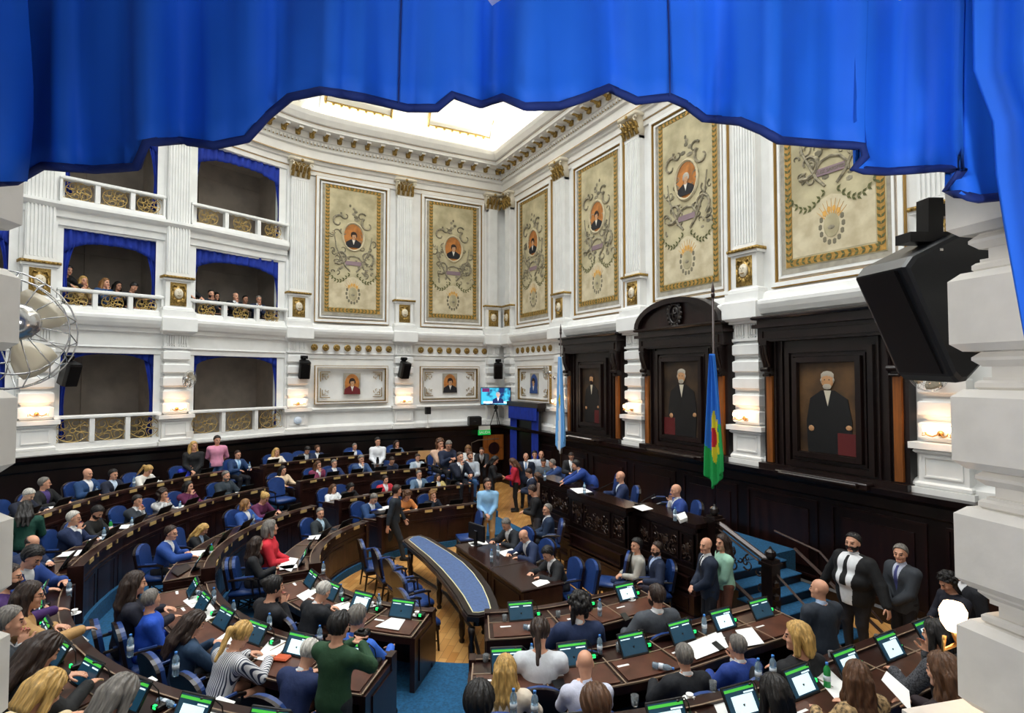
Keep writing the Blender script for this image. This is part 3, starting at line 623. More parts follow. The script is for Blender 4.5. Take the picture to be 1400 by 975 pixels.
# row of dark seats seen in the lowest box
# ------------------------------------------------------------------ fittings on the pilasters
def sconce(M, label):
    e = empty('wall_sconce', M=M @ Matrix.Translation((0, .02, 3.42))); tag(e, label, 'wall lamp', 'brass twin sconces on the pilasters')
    b = MB(); b.lathe([(.05, .0), (.05, -.02), (.02, -.03)], (0, .0, .02), 10, ax='y')
    for s in (-1, 1): b.tube([(0, -.02, .02), (s*.08, -.10, -.03), (s*.15, -.14, .0), (s*.17, -.14, .05)], .012, 6); b.tube([(s*.15, -.14, .0), (s*.21, -.15, -.02), (s*.20, -.15, .03)], .008, 5)
    b.build('bracket_arm', brass, e, True)
    for s in (-1, 1): g = MB(); g.lathe([(.022, 0), (.04, .03), (.045, .07), (.03, .10)], (s*.17, -.14, .05), 10); g.build('lamp_shade', bulb, e, True)
    p = M @ Vector((0, -.20, 3.58)); point('sconce_light', p, 7, (1, .58, .32), .05)
def speaker(M, label, z=4.62, big=1.0, tilt=.35, dy=-.12, x=0, yaw=0):
    e = empty('wall_speaker', M=M @ Matrix.Translation((x, dy, z)) @ Matrix.Rotation(yaw, 4, 'Z') @ Matrix.Rotation(tilt, 4, 'X')); tag(e, label, 'speaker', 'black wall speakers')
    s = big; b = MB()
    sec = [(-.17, .14), (-.19, -.10), (-.15, -.17), (.15, -.17), (.19, -.10), (.17, .14), (.10, .22), (-.10, .22)]
    sec2 = [(x_*s, y_*s) for x_, y_ in sec]
    b.prism(sec2, -.29*s, .29*s); b.prism([(x_*.9, y_*.9) for x_, y_ in sec2], .29*s, .31*s); b.build('cabinet', black, e)
    b = MB(); b.box(-.145*s, .145*s, -.182*s, -.165*s, -.26*s, .26*s); b.build('grille', darkmetal, e)
    b = MB(); b.box(-.05, .05, .1*s, .1*s+.10, .22*s, .40*s); b.box(-.12, .12, .1*s+.05, .1*s+.14, .34*s, .44*s); b.tube([(0, .15*s, .36*s), (-.1, .2*s, .30*s), (-.16, .12*s, .2*s)], .01, 5); b.build('mounting_bracket', darkmetal, e)
def fan(M, label, z=4.45, x=0, yaw=0, R_=.24, dy=-.30, spin=0.3):
    e = empty('wall_fan', M=M @ Matrix.Translation((x, 0, z))); tag(e, label, 'fan', 'caged wall fans')
    h = empty('head', M=Matrix.Translation((0, dy, .05)) @ Matrix.Rotation(yaw, 4, 'Z') @ Matrix.Rotation(.15, 4, 'X')); h.parent = e
    b = MB(); b.tube([(0, .02, -.12), (0, -.10, -.12), (0, dy+.08, -.08), (0, dy+.08, .03)], .016, 6); b.lathe([(.06, 0), (.05, .03)], (0, -.0, -.12), 10, ax='y'); b.build('bracket', chrome, e, True)
    b = MB(); b.lathe([(.03, .02), (.06, .03), (.065, .14), (.04, .18)], (0, 0, 0), 12, ax='y'); b.build('motor', chrome, h, True)
    wr = MB()
    for q in range(16):
        a = q*2*PI/16; wr.tube([(R_*.18*math.cos(a), -.13, R_*.18*math.sin(a)), (R_*.7*math.cos(a+.12), -.115, R_*.7*math.sin(a+.12)), (R_*.98*math.cos(a+.2), -.06, R_*.98*math.sin(a+.2)), (R_*math.cos(a+.2), .0, R_*math.sin(a+.2)), (R_*.8*math.cos(a+.1), .05, R_*.8*math.sin(a+.1)), (.05*math.cos(a), .07, .05*math.sin(a))], .0025, 4)
    for rr, yy2 in ((R_*.18, -.13), (R_*.5, -.125), (R_*.98, -.06), (R_*1.0, 0), (R_*.8, .05)): wr.tube([(rr*math.cos(a), yy2, rr*math.sin(a)) for a in np.linspace(0, 2*PI, 29)[:-1]], .0035, 4, closed=True)
    wr.build('cage', chrome, h, True)
    for q in range(4):
        a0 = q*PI/2+spin; bl = MB(); rows = []
        for i in range(6):
            rr = R_*(.16+.72*i/5); row = []
            for j in range(5):
                f = (j-2)/2; wd = (.30+.30*math.sin(i/5*PI*.85)); a = a0+f*wd; row.append((rr*math.cos(a), -.03+.035*f, rr*math.sin(a)))
            rows.append(row)
        bl.strip(rows); solidify(bl.build('blade', mat('fan_blade', 'b9b09c', .4, .2), h, True), .003)
    b = MB(); b.lathe([(.035, -.05), (.035, .02), (.01, .03)], (0, 0, 0), 12, ax='y'); b.build('hub', chrome, h, True)
for k, lab in (('C1', 'twin brass sconce glowing on the pilaster between the two small portraits'), ('C2', 'twin brass sconce glowing on the pilaster right of the gallery boxes'), ('C3', 'twin brass sconce glowing on the pilaster between two gallery boxes, under a small fan'),
               ('C4', 'twin brass sconce glowing on the pilaster below the large foreground fan'), ('P1', 'twin brass sconce glowing behind the light blue and white flag'), ('P2', 'twin brass sconce glowing on the pilaster left of the arched portrait bay'),
               ('P3', 'twin brass sconce glowing on the pilaster right of the arched portrait bay'), ('P4', 'twin brass sconce glowing right of the large dark portrait')):
    sconce(PIL[k], lab)
sconce(MR, 'bright sconce peeking out behind the foreground right pillar'); 
speaker(PIL['C1'], 'black speaker on the pilaster between the two small portraits', x=-.05, yaw=.2); speaker(PIL['C2'], 'black speaker on the pilaster right of the gallery boxes', x=.15, yaw=-.2)
speaker(frameM((-10.0, -.25), (.6, .8)), 'black speaker in the room corner above the television', z=4.6, yaw=.2)
speaker(PIL['C4'], 'black speaker partly hidden behind the large foreground fan', x=.62, z=4.45, yaw=.3)
fan(PIL['C3'], 'small caged fan on the pilaster between two gallery boxes', x=.2, z=4.25, yaw=.6, R_=.26)
fan(PIL['P1'], 'small caged fan on the pilaster behind the light blue flag', x=-.25, z=4.45, yaw=-.6, R_=.26)
fan(PIL['P4'], 'small caged fan beside the big hanging speaker', x=-.0, z=4.38, yaw=.1, R_=.28)
# big speaker and fan that hang next to the camera's box
sp_ = Vector(CAM+ray(1268, 430)*2.3); e = empty('wall_speaker', M=Matrix.Translation(sp_) @ Matrix([[RT[i], FW[i], UP[i], 0] for i in range(3)]+[[0, 0, 0, 1]]))
tag(e, 'large black wedge speaker hanging beside the foreground right pillar', 'speaker', 'black wall speakers')
pl_ = [(1212, 370), (1222, 356), (1286, 324), (1300, 320), (1316, 328), (1326, 345), (1332, 380), (1330, 470), (1326, 484), (1292, 521), (1284, 522), (1276, 514)]
pp_ = [((x-1268)/FPX*2.3, (430-y)/FPX*2.3) for x, y in pl_]; cx_, cz_ = sum(p[0] for p in pp_)/12, sum(p[1] for p in pp_)/12
def ring_(k, y): return [(cx_+(x-cx_)*k, y, cz_+(z-cz_)*k) for x, z in pp_]
b = MB(); b.strip([ring_(.93, -.115), ring_(.985, -.105), ring_(1.0, -.085), ring_(1.0, .20), ring_(.96, .22)], 0, True); n_ = len(b.v)
b.f.append(tuple(range(12))); b.m.append(0); b.f.append(tuple(range(n_-1, n_-13, -1))); b.m.append(0); b.build('cabinet', mat('speaker_casing', '101318', .38), e)
b = MB(); q0, q1 = pp_[0], pp_[11]; b.add([(q0[0]-.012, -.06, q0[1]-.01), (q1[0]-.012, -.06, q1[1]+.01), (q1[0]-.012, .18, q1[1]+.01), (q0[0]-.012, .18, q0[1]-.01), (q0[0]+.01, -.06, q0[1]-.01), (q1[0]+.01, -.06, q1[1]+.01), (q1[0]+.01, .18, q1[1]+.01), (q0[0]+.01, .18, q0[1]-.01)], [(0, 1, 2, 3), (7, 6, 5, 4), (0, 4, 5, 1), (1, 5, 6, 2), (2, 6, 7, 3), (3, 7, 4, 0)]); b.build('grille', darkmetal, e)
b = MB(); b.box(-.01, .05, -.02, .05, .30, .47); b.box(-.09, .12, -.03, .06, .29, .33); b.box(.05, .30, .0, .05, .40, .45); b.build('mounting_bracket', darkmetal, e)
b = MB(); b.tube([(-.04, -.118, .24), (-.03, -.122, .24)], .006, 6); b.build('screw', chrome, e)
fan(MLf, 'large caged fan with beige blades, foreground left', x=-.12, z=4.53, yaw=.9, R_=.225, dy=-.24, spin=.9)
tag(MB(PIL['C3']).box(.28, .48, .03, .055, 2.55, 2.75).build('switch_box', plaster2), 'small white box fixed beneath the sconce of the middle box pilaster', 'switch box')
b = MB(PIL['C2']); b.lathe([(.13, .045), (.13, .0), (.06, -.02)], (0, 0, 2.86), 16, ax='y'); tag(b.build('round_wall_clock', mat('pale_blue_plastic', 'cfe0f4', .4)), 'round pale disc on the pedestal right of the gallery boxes', 'clock')
# TV on its stand, case, small speaker on stand
M = frameM((-9.72, -.52), (.55, .84))
e = empty('television', M=M @ Matrix.Translation((0, 0, 2.4))); tag(e, 'large flat television on a tripod stand in the room corner', 'television')
MB().bbox(-.62, .62, -.06, .0, .82, 1.54, .01).build('bezel', black, e)
scr = bpy.data.materials.new('tv_picture'); scr.use_nodes = True; nt = scr.node_tree; b_ = nt.nodes['Principled BSDF']; nz = nt.nodes.new('ShaderNodeTexNoise'); rp = nt.nodes.new('ShaderNodeValToRGB')
nz.inputs['Scale'].default_value = 3; rp.color_ramp.elements[0].color = (.005, .02, .12, 1); rp.color_ramp.elements[1].color = (.05, .5, .75, 1); rp.color_ramp.elements[0].position = .42; rp.color_ramp.elements[1].position = .56
tc = nt.nodes.new('ShaderNodeTexCoord'); nt.links.new(tc.outputs['Object'], nz.inputs['Vector']); nt.links.new(nz.outputs['Fac'], rp.inputs[0]); nt.links.new(rp.outputs[0], b_.inputs['Emission Color']); b_.inputs['Emission Strength'].default_value = 1.4; b_.inputs['Base Color'].default_value = (0, 0, 0, 1)
b = MB(); b.box(-.59, .59, -.066, -.06, .85, 1.51, 0); b.box(-.50, .50, -.072, -.066, .89, .97, 1); bust(b, .10, 1.18, .46, -.07, (2, 3, 4, 1)); b.box(.40, .52, -.072, -.066, .93, 1.03, 5); b.box(-.55, -.25, -.070, -.066, 1.35, 1.5, 6)
em = lambda n, c, s=.8: mat(n, c, .5, emit=s)
b.build('screen', [scr, em('tv_white', 'f4f6ff', 1.0), em('tv_navy', '142a66', .6), em('tv_skin', 'd8a088', .8), em('tv_grey', 'b0aab0', .7), em('tv_teal', '58c8d8'), em('tv_magenta', '6a2060')], e)
b = MB(); b.box(-.04, .04, -.0, .05, .55, 1.2)
for a in (-1.2, 1.0, 2.8): b.tube([(0, .03, .72), (.26*math.cos(a), .03+.16*math.sin(a), 0)], .016, 6)
b.box(-.08, .08, .0, .06, .66, .78); b.build('tripod', black, e)
b = MB(frameM((-9.98, -1.35), (.1, 1))); b.bbox(-.26, .26, -.14, .12, 2.40, 2.78, .04); b.tube([(-.08, -.15, 2.6), (0, -.17, 2.58), (.08, -.15, 2.6)], .015, 5); tag(b.build('equipment_case', black), 'small black equipment case on the ledge left of the television tripod', 'case')
e = empty('stand_speaker', (-10.03, -3.3, 2.4)); tag(e, 'small black monitor on a white stand on the ledge below a small portrait', 'speaker')
MB().bbox(-.08, .08, -.10, .10, .52, .80, .01).build('cabinet', black, e); b = MB(); b.tube([(0, 0, 0), (0, 0, .52)], .014, 6); b.lathe([(.09, 0), (.09, .02)], n=12); b.build('stand', plaster2, e)
# ------------------------------------------------------------------ flags
def flag(x, y, zb, ztip, z_top, z_bot, cols, label, w, seed, emblem, par_lean=0):
    e = empty('flag', (x, y, zb)); tag(e, label, 'flag', 'flags on dark poles')
    H = ztip-zb; b = MB(); b.tube([(0, 0, 0), (0, 0, H-.28)], .022, 8); b.tube([(0, 0, H-.28), (0, 0, H-.2), (0, 0, H)], [.02, .035, .002], 8); b.lathe([(.03, 0), (.04, .05), (.03, .1)], (0, 0, H-.34), 8); b.build('pole', mat('pole_wood', '2b1716', .3), e, True)
    MB().lathe([(.20, 0), (.20, .04), (.10, .08), (.05, .14)], n=16).build('base', wood, e, True)
    b = MB(); rows = []; N, K = 70, 64; rnd = random.Random(seed); a0, a1, b0, b1 = z_top-zb, z_bot-zb, 0, 0
    for j in range(K+1):
        f = j/K; row = []
        for i in range(N+1):
            u = i/N; wd = w*(.16+.84*min(1, f*1.35)**.8); 
            fold = .065*math.sin(u*15+1.1*f+seed)*(.3+.7*f)+.03*math.sin(u*31+2*f)
            zz = a0+(a1-a0)*f; tail = (abs(u-.45)*1.5*(1 if f > .7 else 0))*(f-.7)/.3*.8 if f > .7 else 0
            row.append((.0+wd*(u-.42)*.6, -.05+fold, zz+tail*(a0-a1)*.22))
        rows.append(row)
    b.strip(rows); me = b
    def ci(i, j):
        u, f = (i+.5)/N, (j+.5)/K
        return cols(u, f)
    me.m = [ci(i, j) for j in range(K) for i in range(N)]
    solidify(me.build('cloth', emblem, e, True), .004)
lb, wh, yl, gr, rd, bl = (mat('flag_light_blue', '6fb0ec', .7), mat('flag_white', 'eef1f6', .7), mat('flag_yellow', 'e3cf2b', .7), mat('flag_green', '16a050', .7), mat('flag_red', 'c5162c', .7), mat('flag_blue', '1f6fd0', .7))
def argc(u, f):
    if (u-.5)**2*9+(f-.45)**2*60 < .25: return 2
    return 1 if .34 < u+.12*(f-.5) < .66 else 0
def bac(u, f):
    d = math.hypot((u-.55)*.8, (f-.62)*1.0); a = math.atan2(f-.62, (u-.55)*.8)
    if d < .075: return 4
    if d < .17+.035*math.cos(a*9): return 2
    return 5 if f < .62 + .10*math.sin(u*5) else 3
q = aty(767, 600, -1.0); flag(q[0], -1.0, 1.1, 6.05, 5.0, 1.95, argc, 'light blue and white flag with sun hanging on the left pole', .85, 1, [lb, wh, yl])
q = aty(977, 600, -2.05); fz = lambda yy2: aty(976, yy2, -2.05)[2]
flag(q[0], -2.05, .95, fz(383), fz(484), fz(668), bac, 'blue and green flag with yellow sun hanging on the right pole', .78, 2, [lb, wh, yl, gr, rd, bl])
# ------------------------------------------------------------------ the camera's own box: valance, drape, light, sill
def plane_pt(px, py, d): return Vector(atd_(px, py, d))
def atd_(px, py, d): return CAM+ray(px, py)*d
curt = empty('foreground_valance', tuple(atd_(700, 200, 1.32))); tag(curt, 'large blue velvet valance with wavy hem hanging across the top foreground', 'curtain')
hem = [(-420, 330), (-200, 300), (-60, 270), (0, 250), (25, 248), (60, 227), (130, 232), (185, 228), (198, 195), (240, 192), (290, 199), (335, 190), (362, 160), (395, 133), (440, 124), (500, 134), (560, 148), (600, 148), (622, 130), (660, 143), (690, 133), (720, 146), (765, 145), (800, 133), (830, 120),
       (868, 138), (912, 133), (935, 143), (960, 162), (1010, 166), (1040, 178), (1066, 192), (1130, 197), (1182, 200), (1186, 214), (1170, 232), (1215, 235), (1290, 230), (1318, 232), (1296, 262), (1340, 272), (1380, 268), (1480, 250), (1750, 330)]
def hemy(x):
    for (a, ya), (b_, yb) in zip(hem, hem[1:]):
        if min(a, b_) <= x <= max(a, b_) and a != b_: return ya+(yb-ya)*(x-a)/(b_-a)
    return 200
xs = []
for (a, ya), (b_, yb) in zip(hem, hem[1:]):
    n = max(1, int(abs(b_-a)/12)); xs += [(a+(b_-a)*k/n, ya+(yb-ya)*k/n) for k in range(n)]
xs.append(hem[-1]); rows = []; b = MB(); NN = len(xs); rnd = random.Random(8)
fold = []
for i, (x, yb) in enumerate(xs):
    s = x/1400
    fold.append((.075*math.sin(x*.021+1.2)+.045*math.sin(x*.047+.6+1.5*math.sin(x*.004)))*.8+.020*math.sin(x*.11+math.sin(x*.013)*2)+.008*math.sin(x*.19)+.045*math.sin(x*.085+.5)*max(0, 1-abs(x-665)/120)+.03*math.sin(x*.07)*max(0, 1-abs(x-890)/70))
for j in range(17):
    f = j/16; row = []
    for i, (x, yb) in enumerate(xs):
        ytop = -330; y = ytop+(yb-ytop)*f; tight = .25+.75*f**1.2
        xx = x+math.sin(f*5+x*.01)*3
        d = 1.36+fold[i]*tight*.9+.012*math.sin(x*.06+f*6)*f-(.018*f if f > .97 else 0)
        row.append(atd_(xx, y, d))
    rows.append(row)
rows = [[tuple(Vector(p)) for p in r] for r in rows]
b.strip(rows); vo = b.build('gathered_cloth', velvet, None, True, origin=tuple(atd_(700, 200, 1.32))); vo.parent = curt; vo.location = (0, 0, 0); solidify(vo, .008)
b = MB(); b.tube(rows[-1], .010, 6); ho = b.build('piped_hem', hemm, None, True, origin=tuple(atd_(700, 200, 1.32))); ho.parent = curt; ho.location = (0, 0, 0)
for sx_ in (548, 905):      # vertical seams
    i = min(range(NN), key=lambda k: abs(xs[k][0]-sx_)); b = MB(); b.tube([tuple(Vector(r[i])-Vector(FW)*.006) for r in rows], .0022, 5); so = b.build('seam', hemm, None, True, origin=tuple(atd_(700, 200, 1.32))); so.parent = curt; so.location = (0, 0, 0)
dr = empty('foreground_drape', tuple(atd_(1500, 800, 1.2))); tag(dr, 'dark blue velvet side drape at the right edge of the foreground', 'curtain')
b = MB(); rows = []
for j in range(25):
    f = j/24; y = -400+1700*f; xl = 1350+(-22 if y < 100 else 0)+max(0, (y-100))*.055+max(0, y-250)*.12
    rows.append([tuple(atd_(xl+k*26+6*math.sin(k*.8+f*3), y, 1.20+.045*math.sin(k*1.15+f*2.2)-.004*k)) for k in range(22)])
b.strip(rows); o = b.build('folded_cloth', velvet, None, True, origin=tuple(atd_(1500, 800, 1.2))); o.parent = dr; o.location = (0, 0, 0); solidify(o, .008)
dr = empty('foreground_drape', tuple(atd_(-60, 100, 1.28))); tag(dr, 'blue velvet side drape bunched at the upper left corner', 'curtain')
b = MB(); rows = []
for j in range(16):
    f = j/15; y = -400+648*f; xr = 62-30*f+8*math.sin(f*9)
    rows.append([tuple(atd_(xr-k*22, y, 1.26+.04*math.sin(k*1.2+f*2)-.003*k)) for k in range(16)])
b.strip(rows); o = b.build('folded_cloth', velvet, None, True, origin=tuple(atd_(-60, 100, 1.28))); o.parent = dr; o.location = (0, 0, 0); solidify(o, .008)
# ------------------------------------------------------------------ tiers of the chamber
XC, YC = .3, -5.75
TF = {1: .15, 2: .32, 3: .60, 4: .90}; RR = {1: 3.25, 2: 4.95, 3: 6.75, 4: 8.45}
def ring(R, u):
    if u < 0: return Vector((XC-R, YC-u)), Vector((-1, 0)), Vector((0, -1))
    if u > 180: return Vector((XC+R, YC+(u-180))), Vector((1, 0)), Vector((0, 1))
    a = math.radians(u); return Vector((XC-R*math.cos(a), YC-R*math.sin(a))), Vector((-math.cos(a), -math.sin(a))), Vector((math.sin(a), -math.cos(a)))
def samples(u0, u1, st=4.0):
    L = []
    u = u0
    if u < 0: L += [u]; u = 0.0
    a1 = min(u1, 180); n = max(1, int(math.ceil((a1-u)/st)))
    L += [u+(a1-u)*i/n for i in range(n+1)]
    if u1 > 180: L += [u1]
    return sorted(set(L))
def ringmesh(mb, R, u0, u1, prof, m=0, st=4.0):     # closed profile (dr, z) swept round the row, ends capped
    us = samples(u0, u1, st); rows = []
    for u in us:
        p, n, t = ring(R, u); rows.append([(p.x+n.x*d, p.y+n.y*d, z) for d, z in prof])
    mb.strip(rows, m, True); N = len(prof); base = len(mb.v)-N*len(us)
    mb.f.append(tuple(base+i for i in range(N))); mb.m.append(m); e = base+N*(len(us)-1); mb.f.append(tuple(e+N-1-i for i in range(N))); mb.m.append(m)
    return mb
for r in (1, 2, 3, 4):
    R = RR[r]; b = MB(); ro = (RR[r+1] if r < 4 else 10.6)+.0
    z0 = 0; ringmesh(b, R, -2.75, 182.7, [(-.10, z0), (-.10, TF[r]), (12.2-R if r == 4 else ro-R, TF[r]), (12.2-R if r == 4 else ro-R, z0)])
    tag(b.build('floor_tier', carpet), kind='structure')
ROWS = {1: [(-1.25, 24), (33, 86), (94, 141), (156, 181.25)], 2: [(-1.9, 24), (33, 87), (93, 142), (153.5, 182.15)], 3: [(-2.3, 24), (33, 87), (93, 143), (152, 182.7)], 4: [(-2.7, 25), (33, 80)]}
SECN = ['far left straight', 'left curved', 'near curved', 'right straight']; ROWN = {1: 'innermost', 2: 'second', 3: 'third', 4: 'outermost'}
UNITS = []
def ulen(R, u0, u1):
    d = max(0, min(0, u1)-u0) if u0 < 0 else 0
    d += math.radians(max(0, min(u1, 180)-max(u0, 0)))*R; d += max(0, u1-180) if u1 > 180 else 0
    return d
def uat(R, u0, s):      # advance s metres along the row
    u = u0
    if u < 0:
        if s <= -u: return u+s
        s += u; u = 0
    du = math.degrees(s/R)
    if u+du <= 180: return u+du
    s -= math.radians(180-u)*R; return 180+s
for r in ROWS:
    for si, (u0, u1) in enumerate(ROWS[r]):
        R = RR[r]; T = TF[r]; zb = TF[r-1] if r > 1 else 0
        e = empty('desk_row', tuple(ring(R+.3, (u0+u1)/2)[0])+(T,)); o0 = Vector(e.location)
        tag(e, '%s row of dark wood desks, %s section' % (ROWN[r], SECN[si]), 'desk', 'curved rows of member desks')
        def part(mb, nm, mt, par=e, **k):
            o = mb.build(nm, mt, None, origin=tuple(o0)); o.parent = par; o.location = (0, 0, 0) if par is e else tuple(-Vector((0, 0, 0))); return o
        far = si < 2; hl = .87 if far else .79; wi = .10 if far else .05; wd = .66 if far else .76
        b = MB(); ringmesh(b, R, u0, u1, [(-.04, zb), (-.04, T+hl-.07), (-.08, T+hl-.05), (-.08, T+hl), (wi, T+hl), (wi, T+.70), (.02, T+.66), (.02, zb)])
        ringmesh(b, R, u0, u1, [(-.07, zb), (-.07, zb+.14), (-.03, zb+.16), (-.03, zb)]); ringmesh(b, R, u0, u1, [(-.06, T+.60), (-.06, T+.64), (-.03, T+.65), (-.03, T+.59)])
        part(b, 'front_panel', deskwood)
        n = max(1, int(round(ulen(R+.35, u0, u1)/.80))); uu = []
        Lr = ulen(R, u0, u1)
        for k in range(n+1): uu.append(uat(R, u0, Lr*k/n))
        b = MB(); ringmesh(b, R, u0, u1, [(wi-.02, T+.66), (wi-.02, T+.765), (wd, T+.735), (wd, T+.63)]); part(b, 'worktop', deskwood)
        tr = MB(); 
        ringmesh(tr, R, u0, u1, [(wd-.005, T+.725), (wd-.005, T+.742), (wd+.010, T+.742), (wd+.010, T+.725)]); ringmesh(tr, R, u0, u1, [(.30, T+.757), (.30, T+.764), (.312, T+.763), (.312, T+.755)])
        ringmesh(tr, R, u0, u1, [(wi, T+hl-.002), (wi, T+hl+.006), (wi-.015, T+hl+.006), (wi-.015, T+hl-.002)])
        for k in range(n+1):
            p, nn, t = ring(R, uu[k]); a = p+nn*.09; c = p+nn*.66
            tr.M = Matrix([[nn.x, t.x, 0, a.x], [nn.y, t.y, 0, a.y], [0, 0, 1, 0], [0, 0, 0, 1]]); tr.add([(0, -.008, T+.765), (wd-.09, -.008, T+.737), (wd-.09, .008, T+.737), (0, .008, T+.765), (0, -.008, T+.776), (wd-.09, -.008, T+.748), (wd-.09, .008, T+.748), (0, .008, T+.776)], [(0, 3, 2, 1), (4, 5, 6, 7), (0, 1, 5, 4), (1, 2, 6, 5), (2, 3, 7, 6), (3, 0, 4, 7)]); tr.M = Matrix.Identity(4)
        part(tr, 'edge_trim', trimw)
        for k in range(n):
            ua, ub = uu[k], uu[k+1]; um = uat(R, u0, Lr*(k+.5)/n)
            if si >= 2:
                b = MB(); ringmesh(b, R, ua+(ub-ua)*.06, ub-(ub-ua)*.06, [(.33, T+.757), (.33, T+.765), (.72, T+.749), (.72, T+.741)]); part(b, 'writing_surface', desktop)
            p, nn, t = ring(R, um); UNITS.append(dict(r=r, s=si, u=um, p=p, n=nn, t=t, T=T, k=k))
            fp = MB(); M = Matrix([[-t.x, nn.x, 0, p.x], [-t.y, nn.y, 0, p.y], [0, 0, 1, 0], [0, 0, 0, 1]]); fp.M = M
            fp.frame(-.34, .34, zb+.2, T+.56, .03, -.058, -.03); 
            part(fp, 'raised_panel', wood2)
            if si < 2:
                g = MB(M); g.box(-.10, .10, -.092, -.075, T+.80, T+.865); part(g, 'name_plate', mat('brass_plate', 'd9b878', .4, .3))
                g = MB(M); g.box(.30, .345, -.095, -.075, T+.80, T+.865); part(g, 'seat_number_plate', mat('brass_plate', 'd9b878', .4, .3))
        for q, u in enumerate((u0, u1)):
            p, nn, t = ring(R, u); s = 1 if q == 0 else -1
            b = MB(Matrix([[nn.x, t.x, 0, p.x], [nn.y, t.y, 0, p.y], [0, 0, 1, 0], [0, 0, 0, 1]]))
            b.box(-.04, wd, *sorted((-s*.04, s*.03)), T, T+.72); b.box(-.09, wi+.02, *sorted((-s*.05, s*.03)), T, T+hl+.01)
            b.prismy([(.04, T+.08), (.60, T+.08), (.60, T+.64), (.04, T+.64)], *sorted((-s*.055, -s*.03))); part(b, 'end_panel', deskwood)
# ------------------------------------------------------------------ chairs
def armchair(arms=True, wide=.27, back=1.02, label='', cat='chair', group=None, frame=None, star=False):
    frame = frame or wood
    e = empty('armchair' if arms else 'side_chair'); tag(e, label, cat, group)
    b = MB(); b.bbox(-wide, wide, -.24, .26, .38, .48, .035); b.build('seat', leather, e, True)
    b = MB(); W = wide-.01; arc = [(-W, .50), (W, .50), (W+.01, back-.14)]+[(W*math.cos(a), back-.14+.13*math.sin(a)) for a in np.linspace(.25, PI-.25, 8)]+[(-W-.01, back-.14)]
    def lean(mb, poly, y0, y1, m=0):
        n = len(poly); pts = [(x, y0-(z-.45)*.18, z) for x, z in poly]+[(x, y1-(z-.45)*.18, z) for x, z in poly]
        mb.add(pts, [tuple(range(n-1, -1, -1)), tuple(range(n, 2*n))]+[(i, (i+1) % n, n+(i+1) % n, n+i) for i in range(n)], m)
    ins = [(x*.90, .52+(z-.50)*.95) for x, z in arc]
    lean(b, ins, -.17, -.225); b.build('backrest', leather, e, False)
    b = MB(); lean(b, arc, -.222, -.262); b.build('back_shell', frame, e)
    f = MB()
    f.box(-wide+.01, wide-.01, -.23, .25, .33, .39)
    f.build('seat_frame', frame, e)
    for sx in (-1, 1):
        for sy in (-1, 1): g = MB(); g.tube([(sx*(wide-.03), sy*.21, .36), (sx*(wide-.01), sy*.23+(-.03 if sy < 0 else 0), 0)], [.026, .016], 6); g.build('leg', frame, e)
    g = MB(); g.tube([(-wide+.02, -.2, .16), (wide-.02, .2, .16)], .013, 5); g.tube([(wide-.02, -.2, .16), (-wide+.02, .2, .16)], .013, 5); g.build('stretcher', frame, e)
    if arms:
        for sx in (-1, 1):
            g = MB(); x = sx*(wide+.01); g.tube([(x, -.24, .68), (x*1.03, -.1, .69), (x*1.05, .08, .69), (x*1.03, .17, .66)], [.018, .024, .026, .022], 6); g.tube([(x*1.02, .13, .66), (x, .15, .5), (x, .17, .38)], .016, 6); g.build('armrest', frame, e)
            g = MB(); g.tube([(x, -.14, .712), (x*1.05, .06, .715)], .018, 6); g.build('arm_pad', leather, e)
    return e
CH0 = armchair(label='x'); SC0 = armchair(arms=False, wide=.24, back=1.08, label='x')
CH_used = {'a': False, 's': False}
def place_chair(x, y, z, yaw, label, group, kind='a'):
    src = CH0 if kind == 'a' else SC0
    if not CH_used[kind]: CH_used[kind] = True; c = src
    else: c = tree_copy(src)
    c.location = (x, y, z); c.rotation_euler = (0, 0, yaw); c['label'] = label; c['group'] = group; c['category'] = 'chair'; return c
def yawto(dx, dy): return math.atan2(-dx, dy)
# chairs along the curved table
tc_ = [((541, 762), -.05, 'farthest of the five armchairs at the curved table'), ((562, 778), .0, 'second farthest armchair at the curved table'), ((582, 790), .08, 'middle armchair of the five at the curved table'), ((598, 808), .14, 'second nearest armchair at the curved table'), ((615, 838), .10, 'nearest armchair at the curved table, blue seat fully in view')]
CHpos = [(-1.05, -7.62), (-.30, -7.50), (.42, -7.45), (1.15, -7.50), (1.95, -7.68)]
for (x, y), (pp, yw, lab) in zip(CHpos, tc_): place_chair(x, y, 0, yw, lab, 'armchairs at the curved table')
# ------------------------------------------------------------------ curved table with blue top
top = [(552, 738), (560, 733), (575, 731), (588, 735), (600, 742), (620, 754), (640, 768), (655, 783), (668, 801), (676, 818), (680, 832), (672, 838), (655, 841), (640, 840), (634, 832), (625, 815), (612, 797), (597, 779), (580, 762), (562, 747)]
tp = [Vector(at(x, y, .78)).xy for x, y in top]; cen = sum(tp, Vector((0, 0)))/len(tp)
e = empty('curved_table', (cen.x, cen.y, 0)); tag(e, 'long curved table with blue leather top in the centre of the floor', 'table')
def inset(poly, d):
    n = len(poly); out = []
    for i in range(n):
        a, c_, b_ = poly[i-1], poly[i], poly[(i+1) % n]; t = ((b_-c_).normalized()+(c_-a).normalized()).normalized(); nn = Vector((-t.y, t.x)); 
        q = c_+nn*d; out.append(q)
    return out
area2 = sum(tp[i-1].x*tp[i].y-tp[i].x*tp[i-1].y for i in range(len(tp))); sgn = 1 if area2 > 0 else -1
L0 = [p-cen for p in tp]; L1 = inset(L0, sgn*.10); L2 = inset(L0, sgn*.118); Lo = inset(L0, -sgn*.03)
MB().prism([tuple(p) for p in Lo], .68, .755).prism([tuple(p) for p in L0], .755, .775).build('table_edge', wood, e)
